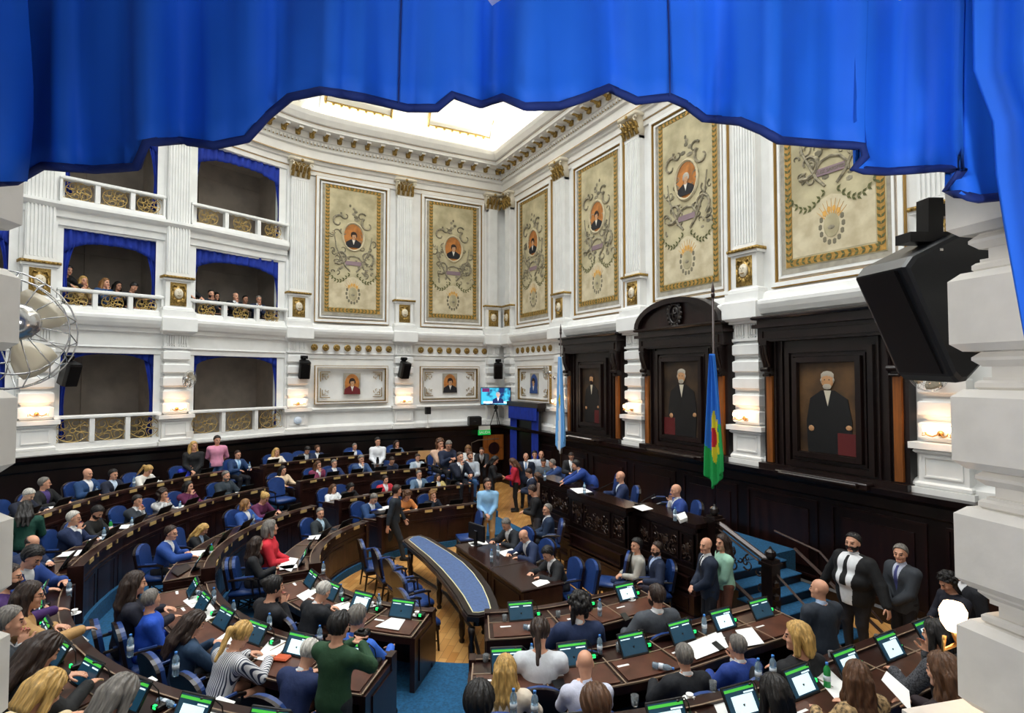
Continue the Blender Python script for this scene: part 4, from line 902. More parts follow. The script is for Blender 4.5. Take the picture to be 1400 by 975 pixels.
MB().prism([tuple(p) for p in L1], .775, .779).build('inlaid_line', mat('pale_inlay', 'd9d4a8', .5), e)
MB().prism([tuple(p) for p in L2], .779, .783).build('blue_top', mat('table_leather', '49628f', .65, noise=.2, scale=25), e)
MB().prism([tuple(p) for p in inset(L0, sgn*.12)], .56, .68).build('apron', wood, e)
for fx, fy in ((.95, .0), (-.2, .0), (.42, .0)):
    pass
def turned_leg(par, x, y, h=.58):
    g = MB(); g.lathe([(.04, 0), (.05, .03), (.03, .07), (.05, .12), (.055, .3), (.035, .36), (.05, .42), (.055, h)], (x, y, 0), 10); g.build('leg', wood, par, True)
for i, j in ((1, 19), (5, 17), (8, 15), (11, 13)):
    a, b_ = L0[i], L0[j]
    turned_leg(e, *(a.lerp(b_, .15))); turned_leg(e, *(a.lerp(b_, .85)))
g = MB(); mid = [tuple(L0[i].lerp(L0[j], .5))+(.13,) for i, j in ((1, 19), (5, 17), (8, 15), (11, 13))]; g.tube(mid, .03, 6); g.build('stretcher', wood, e)
# ------------------------------------------------------------------ clerks' tables
def clerk_table(x0, x1, label, glass):
    e = empty('clerk_table', ((x0+x1)/2, -5.62, 0)); tag(e, label, 'table', 'clerks tables before the dais'); h = (x1-x0)/2
    MB().bbox(-h, h, -.42, .44, .73, .78, .015).build('tabletop', mat('polished_wood', '2a1712', .08 if glass else .2), e)
    b = MB(); b.box(-h+.04, h-.04, -.38, -.34, .08, .73); b.frame(-h+.12, h-.12, .16, .66, .03, -.40, -.37); b.box(-h+.02, h-.02, -.40, -.33, 0, .09); b.build('front_panel', deskwood, e)
    for s in (-1, 1): MB().box(*sorted((s*(h-.04), s*h)), -.38, .40, 0, .73).build('end_panel', deskwood, e)
clerk_table(-.55, 1.15, 'dark clerk table under the black monitor, covered with papers', False); clerk_table(1.17, 2.42, 'glossy clerk table nearest the camera, before the man writing', True)
# ------------------------------------------------------------------ presidential dais
e = empty('presidential_dais', (.8, -2.6, 0)); tag(e, 'high carved dark wood dais of the president, facing the desks', 'rostrum'); ox, oy = .8, -2.6
front = [(-1.95, -3.15), (-.15, -3.15), (-.15, -3.42), (1.95, -3.42), (1.95, -3.15), (3.52, -3.15), (3.52, -2.55)]
def dpt(l): return [(x-ox, y-oy) for x, y in l]
back_ = [(3.52, -2.55), (1.75, -2.55), (1.75, -2.85), (.05, -2.85), (.05, -2.6), (-1.95, -2.6)]
b = MB(); b.prism(dpt(front+[(1.75, -2.62), (1.75, -2.92), (.05, -2.92), (.05, -2.66), (-1.95, -2.66)]), 1.70, 1.78); b.build('counter_top', mat('counter_wood', '1d100c', .22), e)
b = MB()
segs = [((-1.9, -3.08), (-.10, -3.08)), ((-.10, -3.35), (1.90, -3.35)), ((1.90, -3.08), (3.45, -3.08))]
for (x0, y0), (x1, y1) in segs: b.box(x0-ox, x1-ox, y0-oy, y0-oy+.10, .9, 1.70)
for x, y0, y1 in ((-.10, -3.35, -3.0), (1.90, -3.35, -3.0), (3.45, -3.08, -2.5), (-1.9, -3.08, -2.55)): b.box(x-.05-ox, x+.05-ox, y0-oy, y1-oy, .9, 1.70)
for (x0, y0), (x1, y1) in segs: b.box(x0-.05-ox, x1+.05-ox, y0-.05-oy, y0-oy+.10, .86, .96); b.box(x0-.05-ox, x1+.05-ox, y0-.06-oy, y0-oy+.1, 1.62, 1.70)
b.build('parapet', wood, e)
for (x0, y0), (x1, y1) in segs:
    n = 3; L = x1-x0
    for k in range(n):
        a = x0+L*(.04+.0)+[0, .24, .74][k]*L; c_ = a+[.20, .46, .20][k]*L
        p = MB(); p.frame(a-ox, c_-ox, 1.04, 1.56, .03, y0-oy-.03, y0-oy+.01); p.build('panel_frame', wood, e)
        g = MB(); rnd = random.Random(int(a*100)); W = (c_-a)/2-.05; cx = (a+c_)/2-ox
        for q in range(10 if k == 1 else 5):
            for s in (-1, 1): curl(g, cx+s*rnd.uniform(.03, W), 1.30+rnd.uniform(-.17, .17), rnd.uniform(.05, .10), rnd.uniform(0, 6), .8, y0-oy-.02, 0, .014, s)
        g.ball((cx, y0-oy, 1.30), (.08, .04, .10), 8); g.build('openwork_carving', mat('carved_sheen', '3a2a22', .25, .2), e)
b = MB()       # stepped plinth below the parapet
for i, (z0, z1, o) in enumerate(((0, .16, .16), (.16, .52, .08), (.52, .86, .02))):
    for (x0, y0), (x1, y1) in segs: b.box(x0-o*.3-ox, x1+o*.3-ox, y0-o-oy, -2.4-oy, z0, z1)
for (x0, y0), (x1, y1) in segs:
    for z in (.22, .58): b.frame(x0+.1-ox, x1-.1-ox, z, z+.24, .02, y0-oy-.10, y0-oy)
b.build('plinth', wood2, e)
MB().box(-1.9-ox, 3.4-ox, -3.0-oy, -.3-oy, .0, .92).build('platform', carpet, e)
# stairs beside the dais, going down towards the right
e = empty('dais_stairs', (4.2, -1.9, 0)); tag(e, 'blue carpeted stairs with dark carved balustrade beside the dais', 'stairs')
for k in range(6):
    x0 = 3.42+.30*k; z = .92-.155*k; g = MB(); g.box(x0-4.2, x0+.32-4.2, -.80, .85, 0, z-.03); g.build('riser', wood, e); g = MB(); g.bbox(x0-4.2, x0+.33-4.2, -.82, .87, z-.03, z, .01); g.build('carpeted_tread', carpet, e)
def newel(x, y, z0, h, par):
    g = MB(); g.box(x-.10, x+.10, y-.10, y+.10, z0, z0+h); g.box(x-.13, x+.13, y-.13, y+.13, z0+h, z0+h+.05); g.box(x-.10, x+.10, y-.10, y+.10, z0+h+.05, z0+h+.10); g.box(x-.13, x+.13, y-.13, y+.13, z0, z0+.14)
    g.lathe([(.05, 0), (.09, .06), (.08, .12), (.03, .16), (.01, .2)], (x, y, z0+h+.10), 10); 
    for q in range(4): g.ball((x+.11, y-.02, z0+.25+.2*q), (.06, .08, .07), 6)
    g.build('newel_post', wood, par)
newel(.52, -.85, .25, 1.12, e); newel(-.62, -.85, .92, .90, e)
b = MB(); sheen = mat('handrail_sheen', '54443f', .2)
b.tube([(-.60, -.85, 1.83), (.50, -.85, 1.42)], .05, 6); b.tube([(-.60, -.85, 1.72), (.50, -.85, 1.30)], .02, 5); b.tube([(-.60, -.85, 1.03), (.50, -.85, .55)], .035, 6); b.tube([(.52, -.82, 1.30), (1.3, -.82, .78), (2.0, -.82, .25)], .02, 5); b.build('handrail', sheen, e); b = MB()
b.tube([(-.6, .72, 1.45), (.3, .72, 1.30), (1.35, .72, .45)], .022, 5); b.tube([(-.2, .74, 1.22), (1.35, .74, .28)], .03, 5); b.build('handrail', sheen, e)
g = MB(); rnd = random.Random(5)
for q in range(22):
    f = rnd.uniform(.02, .98); x = -.60+1.1*f; z = 1.40-.42*f+rnd.uniform(-.26, .24); curl(g, x, z, rnd.uniform(.05, .12), rnd.uniform(0, 6), .9, -.85, 0, .016, rnd.choice((-1, 1)))
g.build('openwork_balusters', mat('carved_sheen', '3a2a22', .25, .2), e)
# lectern / reporter desk beside the far aisle
lp = at(525, 742, .15); e = empty('lectern_desk', (lp[0], lp[1], .0), yawto(1, .35)+PI*0); tag(e, 'dark wood lectern with papers on top, beside the walking man', 'lectern')
b = MB(); b.box(-.36, .36, -.22, .22, 0, .95); b.box(-.40, .40, -.26, .26, 0, .12); b.build('body', deskwood, e); MB().bbox(-.42, .42, -.30, .30, .95, 1.0, .01).build('top', wood, e)
b = MB(); b.box(-.26, -.02, -.2, .05, 1.0, 1.012); b.box(0.02, .2, -.1, .1, 1.0, 1.02); b.build('papers', paper, e); MB().box(.02, .36, -.25, -.02, 1.012, 1.02).build('blue_folder', mat('folder_blue', '2d5fd8', .6), e)
# raised wood corner with rail left of the round-holed panel
b = MB(); b.tube([(-9.7, -1.6, .9), (-9.7, -1.6, 1.75), (-9.7, -1.3, 1.85), (-9.7, -.4, 1.86)], .02, 6); tag(b.build('hand_rail', mat('dull_steel', '6d6258', .4, .6)), 'thin bent handrail against the dark wall left of the round-holed panel', 'railing')
# ------------------------------------------------------------------ figures: implicit surfaces meshed with surface nets
def surface_nets(f, org, h):
    nx, ny, nz = f.shape
    s = f < 0
    off = np.array([(i, j, k) for i in (0, 1) for j in (0, 1) for k in (0, 1)])
    cs = np.zeros((nx-1, ny-1, nz-1), int)
    for (i, j, k) in off: cs += s[i:nx-1+i, j:ny-1+j, k:nz-1+k]
    act = (cs > 0) & (cs < 8)
    ci = np.argwhere(act)
    idx = -np.ones(act.shape, int); idx[act] = np.arange(len(ci))
    acc = np.zeros((len(ci), 3)); cnt = np.zeros(len(ci))
    for a in range(8):
        for ax in range(3):
            if off[a][ax] == 0:
                b = off[a].copy(); b[ax] = 1
                pa = ci+off[a]; pb = ci+b
                fa = f[pa[:, 0], pa[:, 1], pa[:, 2]]; fb = f[pb[:, 0], pb[:, 1], pb[:, 2]]
                m = (fa < 0) != (fb < 0)
                t = np.where(m, fa/np.where(m, fa-fb, 1), 0)
                p = off[a][None, :]+t[:, None]*(b-off[a])[None, :]
                acc[m] += p[m]; cnt[m] += 1
    V = (ci+acc/cnt[:, None])*h+org
    F = []
    for ax in range(3):
        u, v = (ax+1) % 3, (ax+2) % 3
        sl0 = [slice(None)]*3; sl1 = [slice(None)]*3
        sl0[ax] = slice(0, -1); sl1[ax] = slice(1, None)
        ch = s[tuple(sl0)] != s[tuple(sl1)]
        e = np.argwhere(ch)
        e = e[(e[:, u] > 0) & (e[:, v] > 0)]
        e = e[(e[:, u] < f.shape[u]-1) & (e[:, v] < f.shape[v]-1)]
        if not len(e): continue
        q = []
        for du, dv in ((1, 1), (0, 1), (0, 0), (1, 0)):
            c = e.copy(); c[:, u] -= du; c[:, v] -= dv
            q.append(idx[c[:, 0], c[:, 1], c[:, 2]])
        q = np.stack(q, 1)
        ins = s[e[:, 0], e[:, 1], e[:, 2]]
        q[~ins] = q[~ins][:, ::-1]
        F.append(q)
    F = np.concatenate(F); F = F[(F >= 0).all(1)]
    return V, F

class Field:
    def __init__(self, h): self.h = h; self.pr = []
    def cap(self, a, b, ra, rb=None, k=.03): self.pr.append(('c', np.array(a, float), np.array(b, float), ra, ra if rb is None else rb, k, 1)); return self
    def ell(self, c, r, M=None, k=.03, sub=0): self.pr.append(('e', np.array(c, float), np.array(r, float), M, None, k, -1 if sub else 1)); return self
    def cut(self, fn): self.pr.append(('f', fn, None, None, None, 0, 0)); return self
    def eval(self, infl=0.0, pad=.03):
        lo, hi = np.full(3, 9.), np.full(3, -9.)
        for t, a, b, r, r2, k, sg in self.pr:
            if t == 'c':
                m = max(r, r2)+infl; lo = np.minimum(lo, np.minimum(a, b)-m); hi = np.maximum(hi, np.maximum(a, b)+m)
            elif t == 'e' and sg > 0:
                m = max(b)+infl; lo = np.minimum(lo, a-m); hi = np.maximum(hi, a+m)
        h = self.h; lo -= pad; hi += pad
        n = np.ceil((hi-lo)/h).astype(int)+1
        f = np.full(n, .5)
        ax = [lo[i]+np.arange(n[i])*h for i in range(3)]
        waved = False
        for t, a, b, r, r2, k, sg in self.pr:
            if t == 'f' and not waved and getattr(self, 'wave', 0):
                waved = True; X, Y, Z = ax[0][:, None, None], ax[1][None, :, None], ax[2][None, None, :]
                an = np.arctan2(X, -Y+.02); f = f+self.wave*(np.sin(an*17+np.sin(Z*28)*1.6)+.6*np.sin(an*31+Z*40))*np.clip(1-np.abs(f)*20, 0, 1)
            if t == 'f':
                X, Y, Z = ax[0][:, None, None], ax[1][None, :, None], ax[2][None, None, :]
                f = np.maximum(f, a(X, Y, Z)); continue
            if t == 'c': m = max(r, r2)+infl+k+3*h; l = np.minimum(a, b)-m; u = np.maximum(a, b)+m
            else: m = max(b)+infl+k+3*h; l = a-m; u = a+m
            i0 = np.clip(np.floor((l-lo)/h).astype(int), 0, n); i1 = np.clip(np.ceil((u-lo)/h).astype(int)+1, 0, n)
            if (i1 <= i0).any(): continue
            X = ax[0][i0[0]:i1[0]][:, None, None]; Y = ax[1][i0[1]:i1[1]][None, :, None]; Z = ax[2][i0[2]:i1[2]][None, None, :]
            if t == 'c':
                d = b-a; L = max(d@d, 1e-9)
                tt = np.clip(((X-a[0])*d[0]+(Y-a[1])*d[1]+(Z-a[2])*d[2])/L, 0, 1)
                g = np.sqrt((X-a[0]-tt*d[0])**2+(Y-a[1]-tt*d[1])**2+(Z-a[2]-tt*d[2])**2)-(r+(r2-r)*tt)-infl
            else:
                px, py, pz = X-a[0], Y-a[1], Z-a[2]
                if r is not None: px, py, pz = [r[0][i]*px+r[1][i]*py+r[2][i]*pz for i in range(3)]
                rr = b+infl
                k0 = np.sqrt((px/rr[0])**2+(py/rr[1])**2+(pz/rr[2])**2)
                k1 = np.sqrt((px/rr[0]**2)**2+(py/rr[1]**2)**2+(pz/rr[2]**2)**2)+1e-9
                g = k0*(k0-1)/k1
            sl = (slice(i0[0], i1[0]), slice(i0[1], i1[1]), slice(i0[2], i1[2]))
            cur = f[sl]
            if sg > 0:
                hh = np.clip(.5+.5*(g-cur)/k, 0, 1); f[sl] = g+(cur-g)*(1-hh)-k*hh*(1-hh) if False else (cur*hh+g*(1-hh)-k*hh*(1-hh))
            else:
                g = -g; hh = np.clip(.5-.5*(g-cur)/k, 0, 1); f[sl] = cur*hh+g*(1-hh)+k*hh*(1-hh)
        return f, lo
    def mesh(self, name, infl=0.0, vmat=None):
        f, lo = self.eval(infl)
        V, F = surface_nets(f, lo, self.h)
        me = bpy.data.meshes.new(name)
        me.vertices.add(len(V)); me.vertices.foreach_set('co', V.astype(np.float32).ravel())
        me.loops.add(len(F)*4); me.loops.foreach_set('vertex_index', F.astype(np.int32).ravel())
        me.polygons.add(len(F)); me.polygons.foreach_set('loop_start', np.arange(len(F), dtype=np.int32)*4)
        me.polygons.foreach_set('use_smooth', np.ones(len(F), bool))
        if vmat is not None:
            mi = vmat(V[F].mean(1)); me.polygons.foreach_set('material_index', mi.astype(np.int32))
        me.update(calc_edges=True); me.validate()
        return me

def nrm(v): v = np.array(v, float); return v/(np.linalg.norm(v)+1e-9)
def rotm(axis, a):
    axis = nrm(axis); x, y, z = axis; c, s = math.cos(a), math.sin(a); t = 1-c
    return np.array([[t*x*x+c, t*x*y-s*z, t*x*z+s*y], [t*x*y+s*z, t*y*y+c, t*y*z-s*x], [t*x*z-s*y, t*y*z+s*x, t*z*z+c]])

# ---- pose table: figure faces +Y, origin on the floor under the hips (standing) / under the seat (sitting)
# lean = forward lean of the trunk, hy/hp = head yaw (+ = to its left) and pitch (+ = down), hands = wrist targets (x, y, z)
POSES = {
 'sit_desk':  dict(sit=1, lean=.10, hy=0,   hp=.15, L=(-.20, .42, .78), R=(.18, .44, .78)),
 'sit_left':  dict(sit=1, lean=.05, hy=.65, hp=.10, L=(-.22, .40, .78), R=(.12, .38, .77)),
 'sit_right': dict(sit=1, lean=.05, hy=-.65, hp=.10, L=(-.12, .40, .77), R=(.24, .38, .78)),
 'sit_chin':  dict(sit=1, lean=.16, hy=.10, hp=.12, L=(-.18, .42, .77), R=(.09, .31, .98), chin=1),
 'sit_clasp': dict(sit=1, lean=.22, hy=-.15, hp=.15, L=(-.05, .36, .99), R=(.06, .36, .99), chin=2),
 'sit_write': dict(sit=1, lean=.38, hy=.10, hp=.65, L=(-.20, .52, .80), R=(.12, .56, .80)),
 'sit_phone': dict(sit=1, lean=.15, hy=-.15, hp=.60, L=(-.06, .40, .86), R=(.07, .40, .86)),
 'sit_reach': dict(sit=1, lean=.25, hy=-.2, hp=.15, L=(-.15, .40, .78), R=(.20, .58, .80)),
 'sit_back':  dict(sit=1, lean=-.12, hy=.25, hp=.05, L=(-.25, .25, .70), R=(.25, .25, .70)),
 'sit_lap':   dict(sit=1, lean=.02, hy=.45, hp=.0, L=(-.06, .30, .66), R=(.06, .32, .66)),
 'stand':     dict(sit=0, lean=.02, hy=0, hp=.05, L=(-.30, .03, .78), R=(.30, .03, .78)),
 'stand_big': dict(sit=0, lean=.0, hy=.15, hp=.0, L=(-.47, .05, .80), R=(.47, .05, .80)),
 'stand_front': dict(sit=0, lean=.03, hy=.45, hp=.05, L=(-.04, .24, .92), R=(.05, .25, .95)),
 'stand_read': dict(sit=0, lean=.08, hy=-.1, hp=.60, L=(-.06, .32, 1.08), R=(.08, .32, 1.08)),
 'stand_back': dict(sit=0, lean=.0, hy=.35, hp=.10, L=(-.08, -.18, .92), R=(.08, -.18, .90)),
 'stand_lean': dict(sit=0, lean=.75, hy=-.1, hp=.25, L=(-.16, .66, .98), R=(.16, .68, .98)),
 'stand_photo': dict(sit=0, lean=.05, hy=-.05, hp=.22, L=(-.05, .36, 1.32), R=(.06, .36, 1.32)),
 'walk':      dict(sit=0, lean=.06, hy=.5, hp=.15, L=(-.28, .20, .86), R=(.30, -.08, .80), step=.18),
}
def ik(s, h, l1, l2, pole):
    d = h-s; L = np.linalg.norm(d); L2 = min(L, (l1+l2)*.995); dn = d/(L+1e-9)
    a = (l1*l1-l2*l2+L2*L2)/(2*L2); r = math.sqrt(max(l1*l1-a*a, 0))
    p = np.array(pole, float); p = nrm(p-dn*(p@dn))
    return s+dn*a+p*r, s+dn*L2
def skeleton(pose):
    P = POSES[pose]; S = {}
    hip = np.array([0, 0, .52]) if P['sit'] else np.array([0, 0, .92])
    if P['lean'] > .5: hip = hip+np.array([0, -.12, 0])
    Rl = rotm((1, 0, 0), -P['lean']); up = Rl@np.array([0, 0, 1.]); fw = Rl@np.array([0, 1., 0]); rt = np.array([1., 0, 0])
    S.update(P=P, hip=hip, up=up, fw=fw, rt=rt)
    S['waist'] = hip+up*.18; S['chest'] = hip+up*.36; S['neck'] = hip+up*.52; 
    S['shL'] = hip+up*.435-rt*.192; S['shR'] = hip+up*.435+rt*.192
    pit = P['lean']*.45
    S['head'] = S['neck']+rotm((1, 0, 0), -pit-.1*P['hp'])@np.array([0, .03, .165])+np.array([0, .05*P['hp'], -.02*P['hp']])
    H = rotm((0, 0, 1), P['hy'])@rotm((1, 0, 0), -P['hp']); S['H'] = H
    for sd, sg in (('L', -1), ('R', 1)):
        w = np.array(P[sd], float)
        if P.get('chin') and (sd == 'R' or P['chin'] == 2): w = S['head']+H@np.array([.035*sg, .125, -.20])
        el, w2 = ik(S['sh'+sd], w, .29, .26, (sg*.8, -.5, -.8) if not (pose == 'stand_photo') else (sg, 0, -1))
        S['el'+sd] = el; S['wr'+sd] = w2
        hj = hip+np.array([sg*.095, 0, -.01]); 
        if P['sit']:
            kn = np.array([sg*.13, .43, .50]); an = np.array([sg*.13, .40, .09]); 
        else:
            st = P.get('step', 0)*sg; kn = np.array([sg*.10, .03+st*.8, .49]); an = np.array([sg*.11, -.02+st*1.5, .09])
        S['hj'+sd] = hj; S['kn'+sd] = kn; S['an'+sd] = an; S['toe'+sd] = an+np.array([sg*.02, .15, -.055])
    return S
def trunk(F, S, fat=0, fem=0):
    rt, up, fw = S['rt'], S['up'], S['fw']; M = np.array([rt, fw, up])     # rows = local axes
    Mt = M.T; hip = S['hip']
    R = [list(M[:, i]) for i in range(3)]
    def E(c, r, k=.05): F.ell(c, r, Mt_rows(M), k)
    E(hip+up*.02, (.158+.015*fem+fat*.5, .122+fat, .13)); E(S['waist']+fw*fat*.7, (.155-.02*fem+fat, .115+fat*1.4, .15))
    E(S['chest']+up*.0+fw*(.01+fat*.3), (.182-.014*fem+fat*.6, .124+fat*.6, .17)); F.cap(S['shL']+rt*.01, S['shR']-rt*.01, .058, k=.05)
    for s in (-1, 1): F.cap(S['neck']+rt*.03*s-up*.035, hip+up*.435+rt*.172*s+up*.012, .040, .040, .03)
    if fem:
        for s in (-1, 1): F.ell(S['chest']+rt*.07*s+fw*.085+up*.01, (.06, .05, .06), Mt_rows(M), .03)
def Mt_rows(M): return [[M[j][i] for j in range(3)] for i in range(3)]
def arms(F, S, infl=0, wrist=1.0):
    for s in 'LR':
        e = S['el'+s]; w = e+(S['wr'+s]-e)*wrist
        k_ = 1.0+10*infl; F.cap(S['sh'+s], e, .060*k_, .048*k_, .04); F.cap(e, w, .048*k_, .032*k_, .02)
def legs(F, S, fat=0):
    for s in 'LR':
        F.cap(S['hj'+s], S['kn'+s], .088+fat*.4, .060, .05); F.cap(S['kn'+s], S['an'+s], .058, .040, .03)
def feet(F, S):
    for s in 'LR': F.cap(S['an'+s]+np.array([0, -.04, -.045]), S['toe'+s], .042, .036, .02); F.cap(S['an'+s], S['an'+s]+np.array([0, 0, -.03]), .04, .045, .02)
def hand(F, S, s, curl, thick):
    el, w = S['el'+s], S['wr'+s]; sg = -1 if s == 'L' else 1
    d = nrm(w-el)
    P = S['P']
    if P.get('chin') and (s == 'R' or P['chin'] == 2): d = nrm(S['head']+S['H']@np.array([.02*sg, .12, -.07])-w)
    elif P['sit'] or P['hp'] > .3: d = nrm(d*.6+np.array([-.35*sg, .5, -.25]))
    n = np.array([0, 0, -1.]) if abs(d[2]) < .75 else np.array([-sg*1., 0, 0])
    n = nrm(n-d*(n@d)); a = np.cross(d, n)*(1 if s == 'R' else -1)      # a points to the thumb side
    if a@np.array([-sg, 0, 0]) < 0 and abs(d[2]) < .75: a = -a
    if abs(d[2]) >= .75 and a@np.array([0, 1., 0]) < 0: a = -a
    c = w+d*.045
    F.ell(c, (.044, .040, .016), [[d[i], a[i], n[i]] for i in range(3)], .015)
    for q, (o, L) in enumerate(((.030, .078), (.010, .088), (-.010, .080), (-.030, .062))):
        b = w+d*.078+a*o*.95; dd = nrm(d+a*o*2); cc = curl
        for seg, fr in enumerate((.46, .30, .24)):
            dd = nrm(dd*math.cos(cc)+n*math.sin(cc)); e = b+dd*L*fr
            F.cap(b, e, thick*(1-.08*seg), thick*(.92-.08*seg), .006); b = e
    b = w+d*.02+a*.030; 
    for seg, (fr, cc) in enumerate(((.035, .9), (.03, .5), (.025, .35))):
        dd = nrm(d*math.cos(cc)+a*math.sin(cc)+n*.35); e = b+dd*fr; F.cap(b, e, thick*1.25, thick*1.1, .008); b = e
def head(F, S, fem=0):
    c, H = S['head'], S['H']; HS = HEADSC
    def at(x, y, z): return c+H@np.array([x, y, z])*HS
    M = [[H[i][j] for j in range(3)] for i in range(3)]
    i0 = len(F.pr)
    F.ell(at(0, -.012, .028), tuple(HS*v for v in (.073, .092, .088)), M, .02)
    F.ell(at(0, .018, -.030), tuple(HS*v for v in (.060, .070, .082)), M, .03)
    F.cap(at(-.012, .070, -.088), at(.012, .070, -.088), .020, k=.025)
    F.cap(at(-.034, .076, .026), at(.034, .076, .026), .010, k=.016)
    for s in (-1, 1):
        F.ell(at(.031*s, .093, .006), tuple(HS*v for v in (.015, .013, .011)), M, .010, sub=1)
        F.ell(at(.030*s, .075, .004), tuple(HS*v for v in (.012, .012, .011)), M, .004)
        F.ell(at(.040*s, .058, -.026), tuple(HS*v for v in (.020, .020, .017)), M, .02)
        F.ell(at(.075*s, -.004, -.004), tuple(HS*v for v in (.009, .019, .030)), M, .008)
    F.cap(at(0, .088, .012), at(0, .106, -.024), .007, .011, .010)
    F.cap(at(-.008, .098, -.030), at(.008, .098, -.030), .008, k=.006)
    F.cap(at(-.018, .080, -.054), at(.018, .080, -.054), .006, k=.006); F.cap(at(-.014, .080, -.065), at(.014, .080, -.065), .007, k=.006)
    F.pr[i0:] = [(p[0], p[1], p[2], p[3]*HS, p[4]*HS)+p[5:] if p[0] == 'c' else p for p in F.pr[i0:]]
    n0 = S['neck']; F.cap(n0-S['up']*.04, c+H@np.array([0, -.015, -.06]), .056, .050, .03)
    F.ell(n0-S['up']*.045, (.078, .050, .04), None, .05)
def body_mats(S):
    c, H = S['head'], S['H']
    def fn(P):
        q = (P-c)@H/HEADSC; m = np.zeros(len(P), int)
        front = q[:, 1] > .060
        for s in (-1, 1):
            m[front & (((q[:, 0]-.030*s)/.014)**2+((q[:, 2]-.004)/.0075)**2 < 1)] = 1
            m[front & (np.abs(q[:, 0]-.031*s) < .019) & (np.abs(q[:, 2]-.028) < .0055)] = 1
        m[(q[:, 1] > .072) & (np.abs(q[:, 0]) < .024) & (np.abs(q[:, 2]+.060) < .009)] = 2
        return m
    return fn
HEADSC = 1.09
FIG = {}
class Lazy(dict):
    def __getitem__(s, k):
        v = dict.__getitem__(s, k)
        if callable(v): v = v(); s[k] = v
        return v
def figure(pose, q, fem=0, fat=0.0):
    key = (pose, q, fem, fat)
    fat = 0. if fat < .02 else (.03 if fat < .06 else fat); key = (pose, q, fem, fat)
    if key in FIG: return FIG[key]
    h = {'near': .0075, 'mid': .011, 'far': .015}[q]; thick = {'near': .0085, 'mid': .0095, 'far': .011}[q]
    S = skeleton(pose); up, fw, rt, hip = S['up'], S['fw'], S['rt'], S['hip']; D = Lazy(); D['S'] = S
    B = Field(h); trunk(B, S, fat, fem); legs(B, S, fat); feet(B, S); arms(B, S); head(B, S, fem)
    cl = .28 if not S['P'].get('chin') else .45
    for s in 'LR': hand(B, S, s, cl, thick)
    D['body'] = B.mesh('body', 0, body_mats(S))
    def loc(X, Y, Z):
        x, y, z = X-hip[0], Y-hip[1], Z-hip[2]
        return x*rt[0]+y*rt[1]+z*rt[2], x*fw[0]+y*fw[1]+z*fw[2], x*up[0]+y*up[1]+z*up[2]
    def vee(X, Y, Z):
        u, v, w = loc(X, Y, Z)
        return -np.maximum(np.maximum(np.abs(u)-((w-.15)*.22 if fat < .05 else .07+(w+.18)*.10), .03-v), .0-w*0-1)
    def below_neck(X, Y, Z):
        u, v, w = loc(X, Y, Z); return w-.545
    infl = .016
    hem = -.16 if not S['P']['sit'] else -.06
    def top(name, cutv, long=1.0, inf=infl, collar=0, hem=hem):
        F = Field(h); trunk(F, S, fat, fem); arms(F, S, .016 if cutv else .006, .93*long)
        if not S['P']['sit']:
            F.ell(hip-up*.04, (.172+fat*.5, .125+fat, .26), None, .04)
            F.cut(lambda X, Y, Z: hem-loc(X, Y, Z)[2])
        if collar: F.cap(S['neck']+up*.012, S['neck']+up*.03+fw*.012, .046, k=.012)
        else:
            def nk(X, Y, Z):
                u, v, w = loc(X, Y, Z); return -np.maximum(np.sqrt(u*u+(v-.005)**2)-(.066+np.clip(w-.50, 0, 1)*.3), .46-w)
            F.cut(nk)
        F.cut(lambda X, Y, Z: loc(X, Y, Z)[2]-.60)
        if cutv: F.cut(vee)
        return F.mesh(name, inf)
    D['jacket'] = lambda: top('jacket', True, inf=.022)
    D['shirt'] = lambda: top('shirt', False, 1.045, inf=.009, collar=1)
    D['sweater'] = lambda: top('sweater', False, inf=.016, hem=-.06)
    D['tshirt'] = lambda: top('tshirt', False, long=.05, inf=.016, hem=-.08)
    T = Field(h); trunk(T, S, fat, fem); T.pr = T.pr[:2]; legs(T, S, fat); T.cut(lambda X, Y, Z: loc(X, Y, Z)[2]-(.105 if fat < .06 else -.03)); D['trousers'] = lambda T=T: T.mesh('trousers', .012)
    T = Field(h); feet(T, S); D['shoes'] = lambda T=T: T.mesh('shoes', .006)
    T = Field(min(h, .009)); trunk(T, S, fat, 0)
    def tie(X, Y, Z):
        u, v, w = loc(X, Y, Z); return np.maximum(np.maximum(np.abs(u)-np.clip(.045-(w-.15)*.08, .014, .045), -v+.02), np.maximum(w-.52, .12-w))
    T.pr.append(('c', S['neck']+up*.0+fw*.045, S['neck']-up*.02+fw*.05, .03, .03, .02, 1)); T.cut(tie); D['tie'] = lambda T=T: T.mesh('tie', .017)
    FIG[key] = D
    return D
HAIR = {}
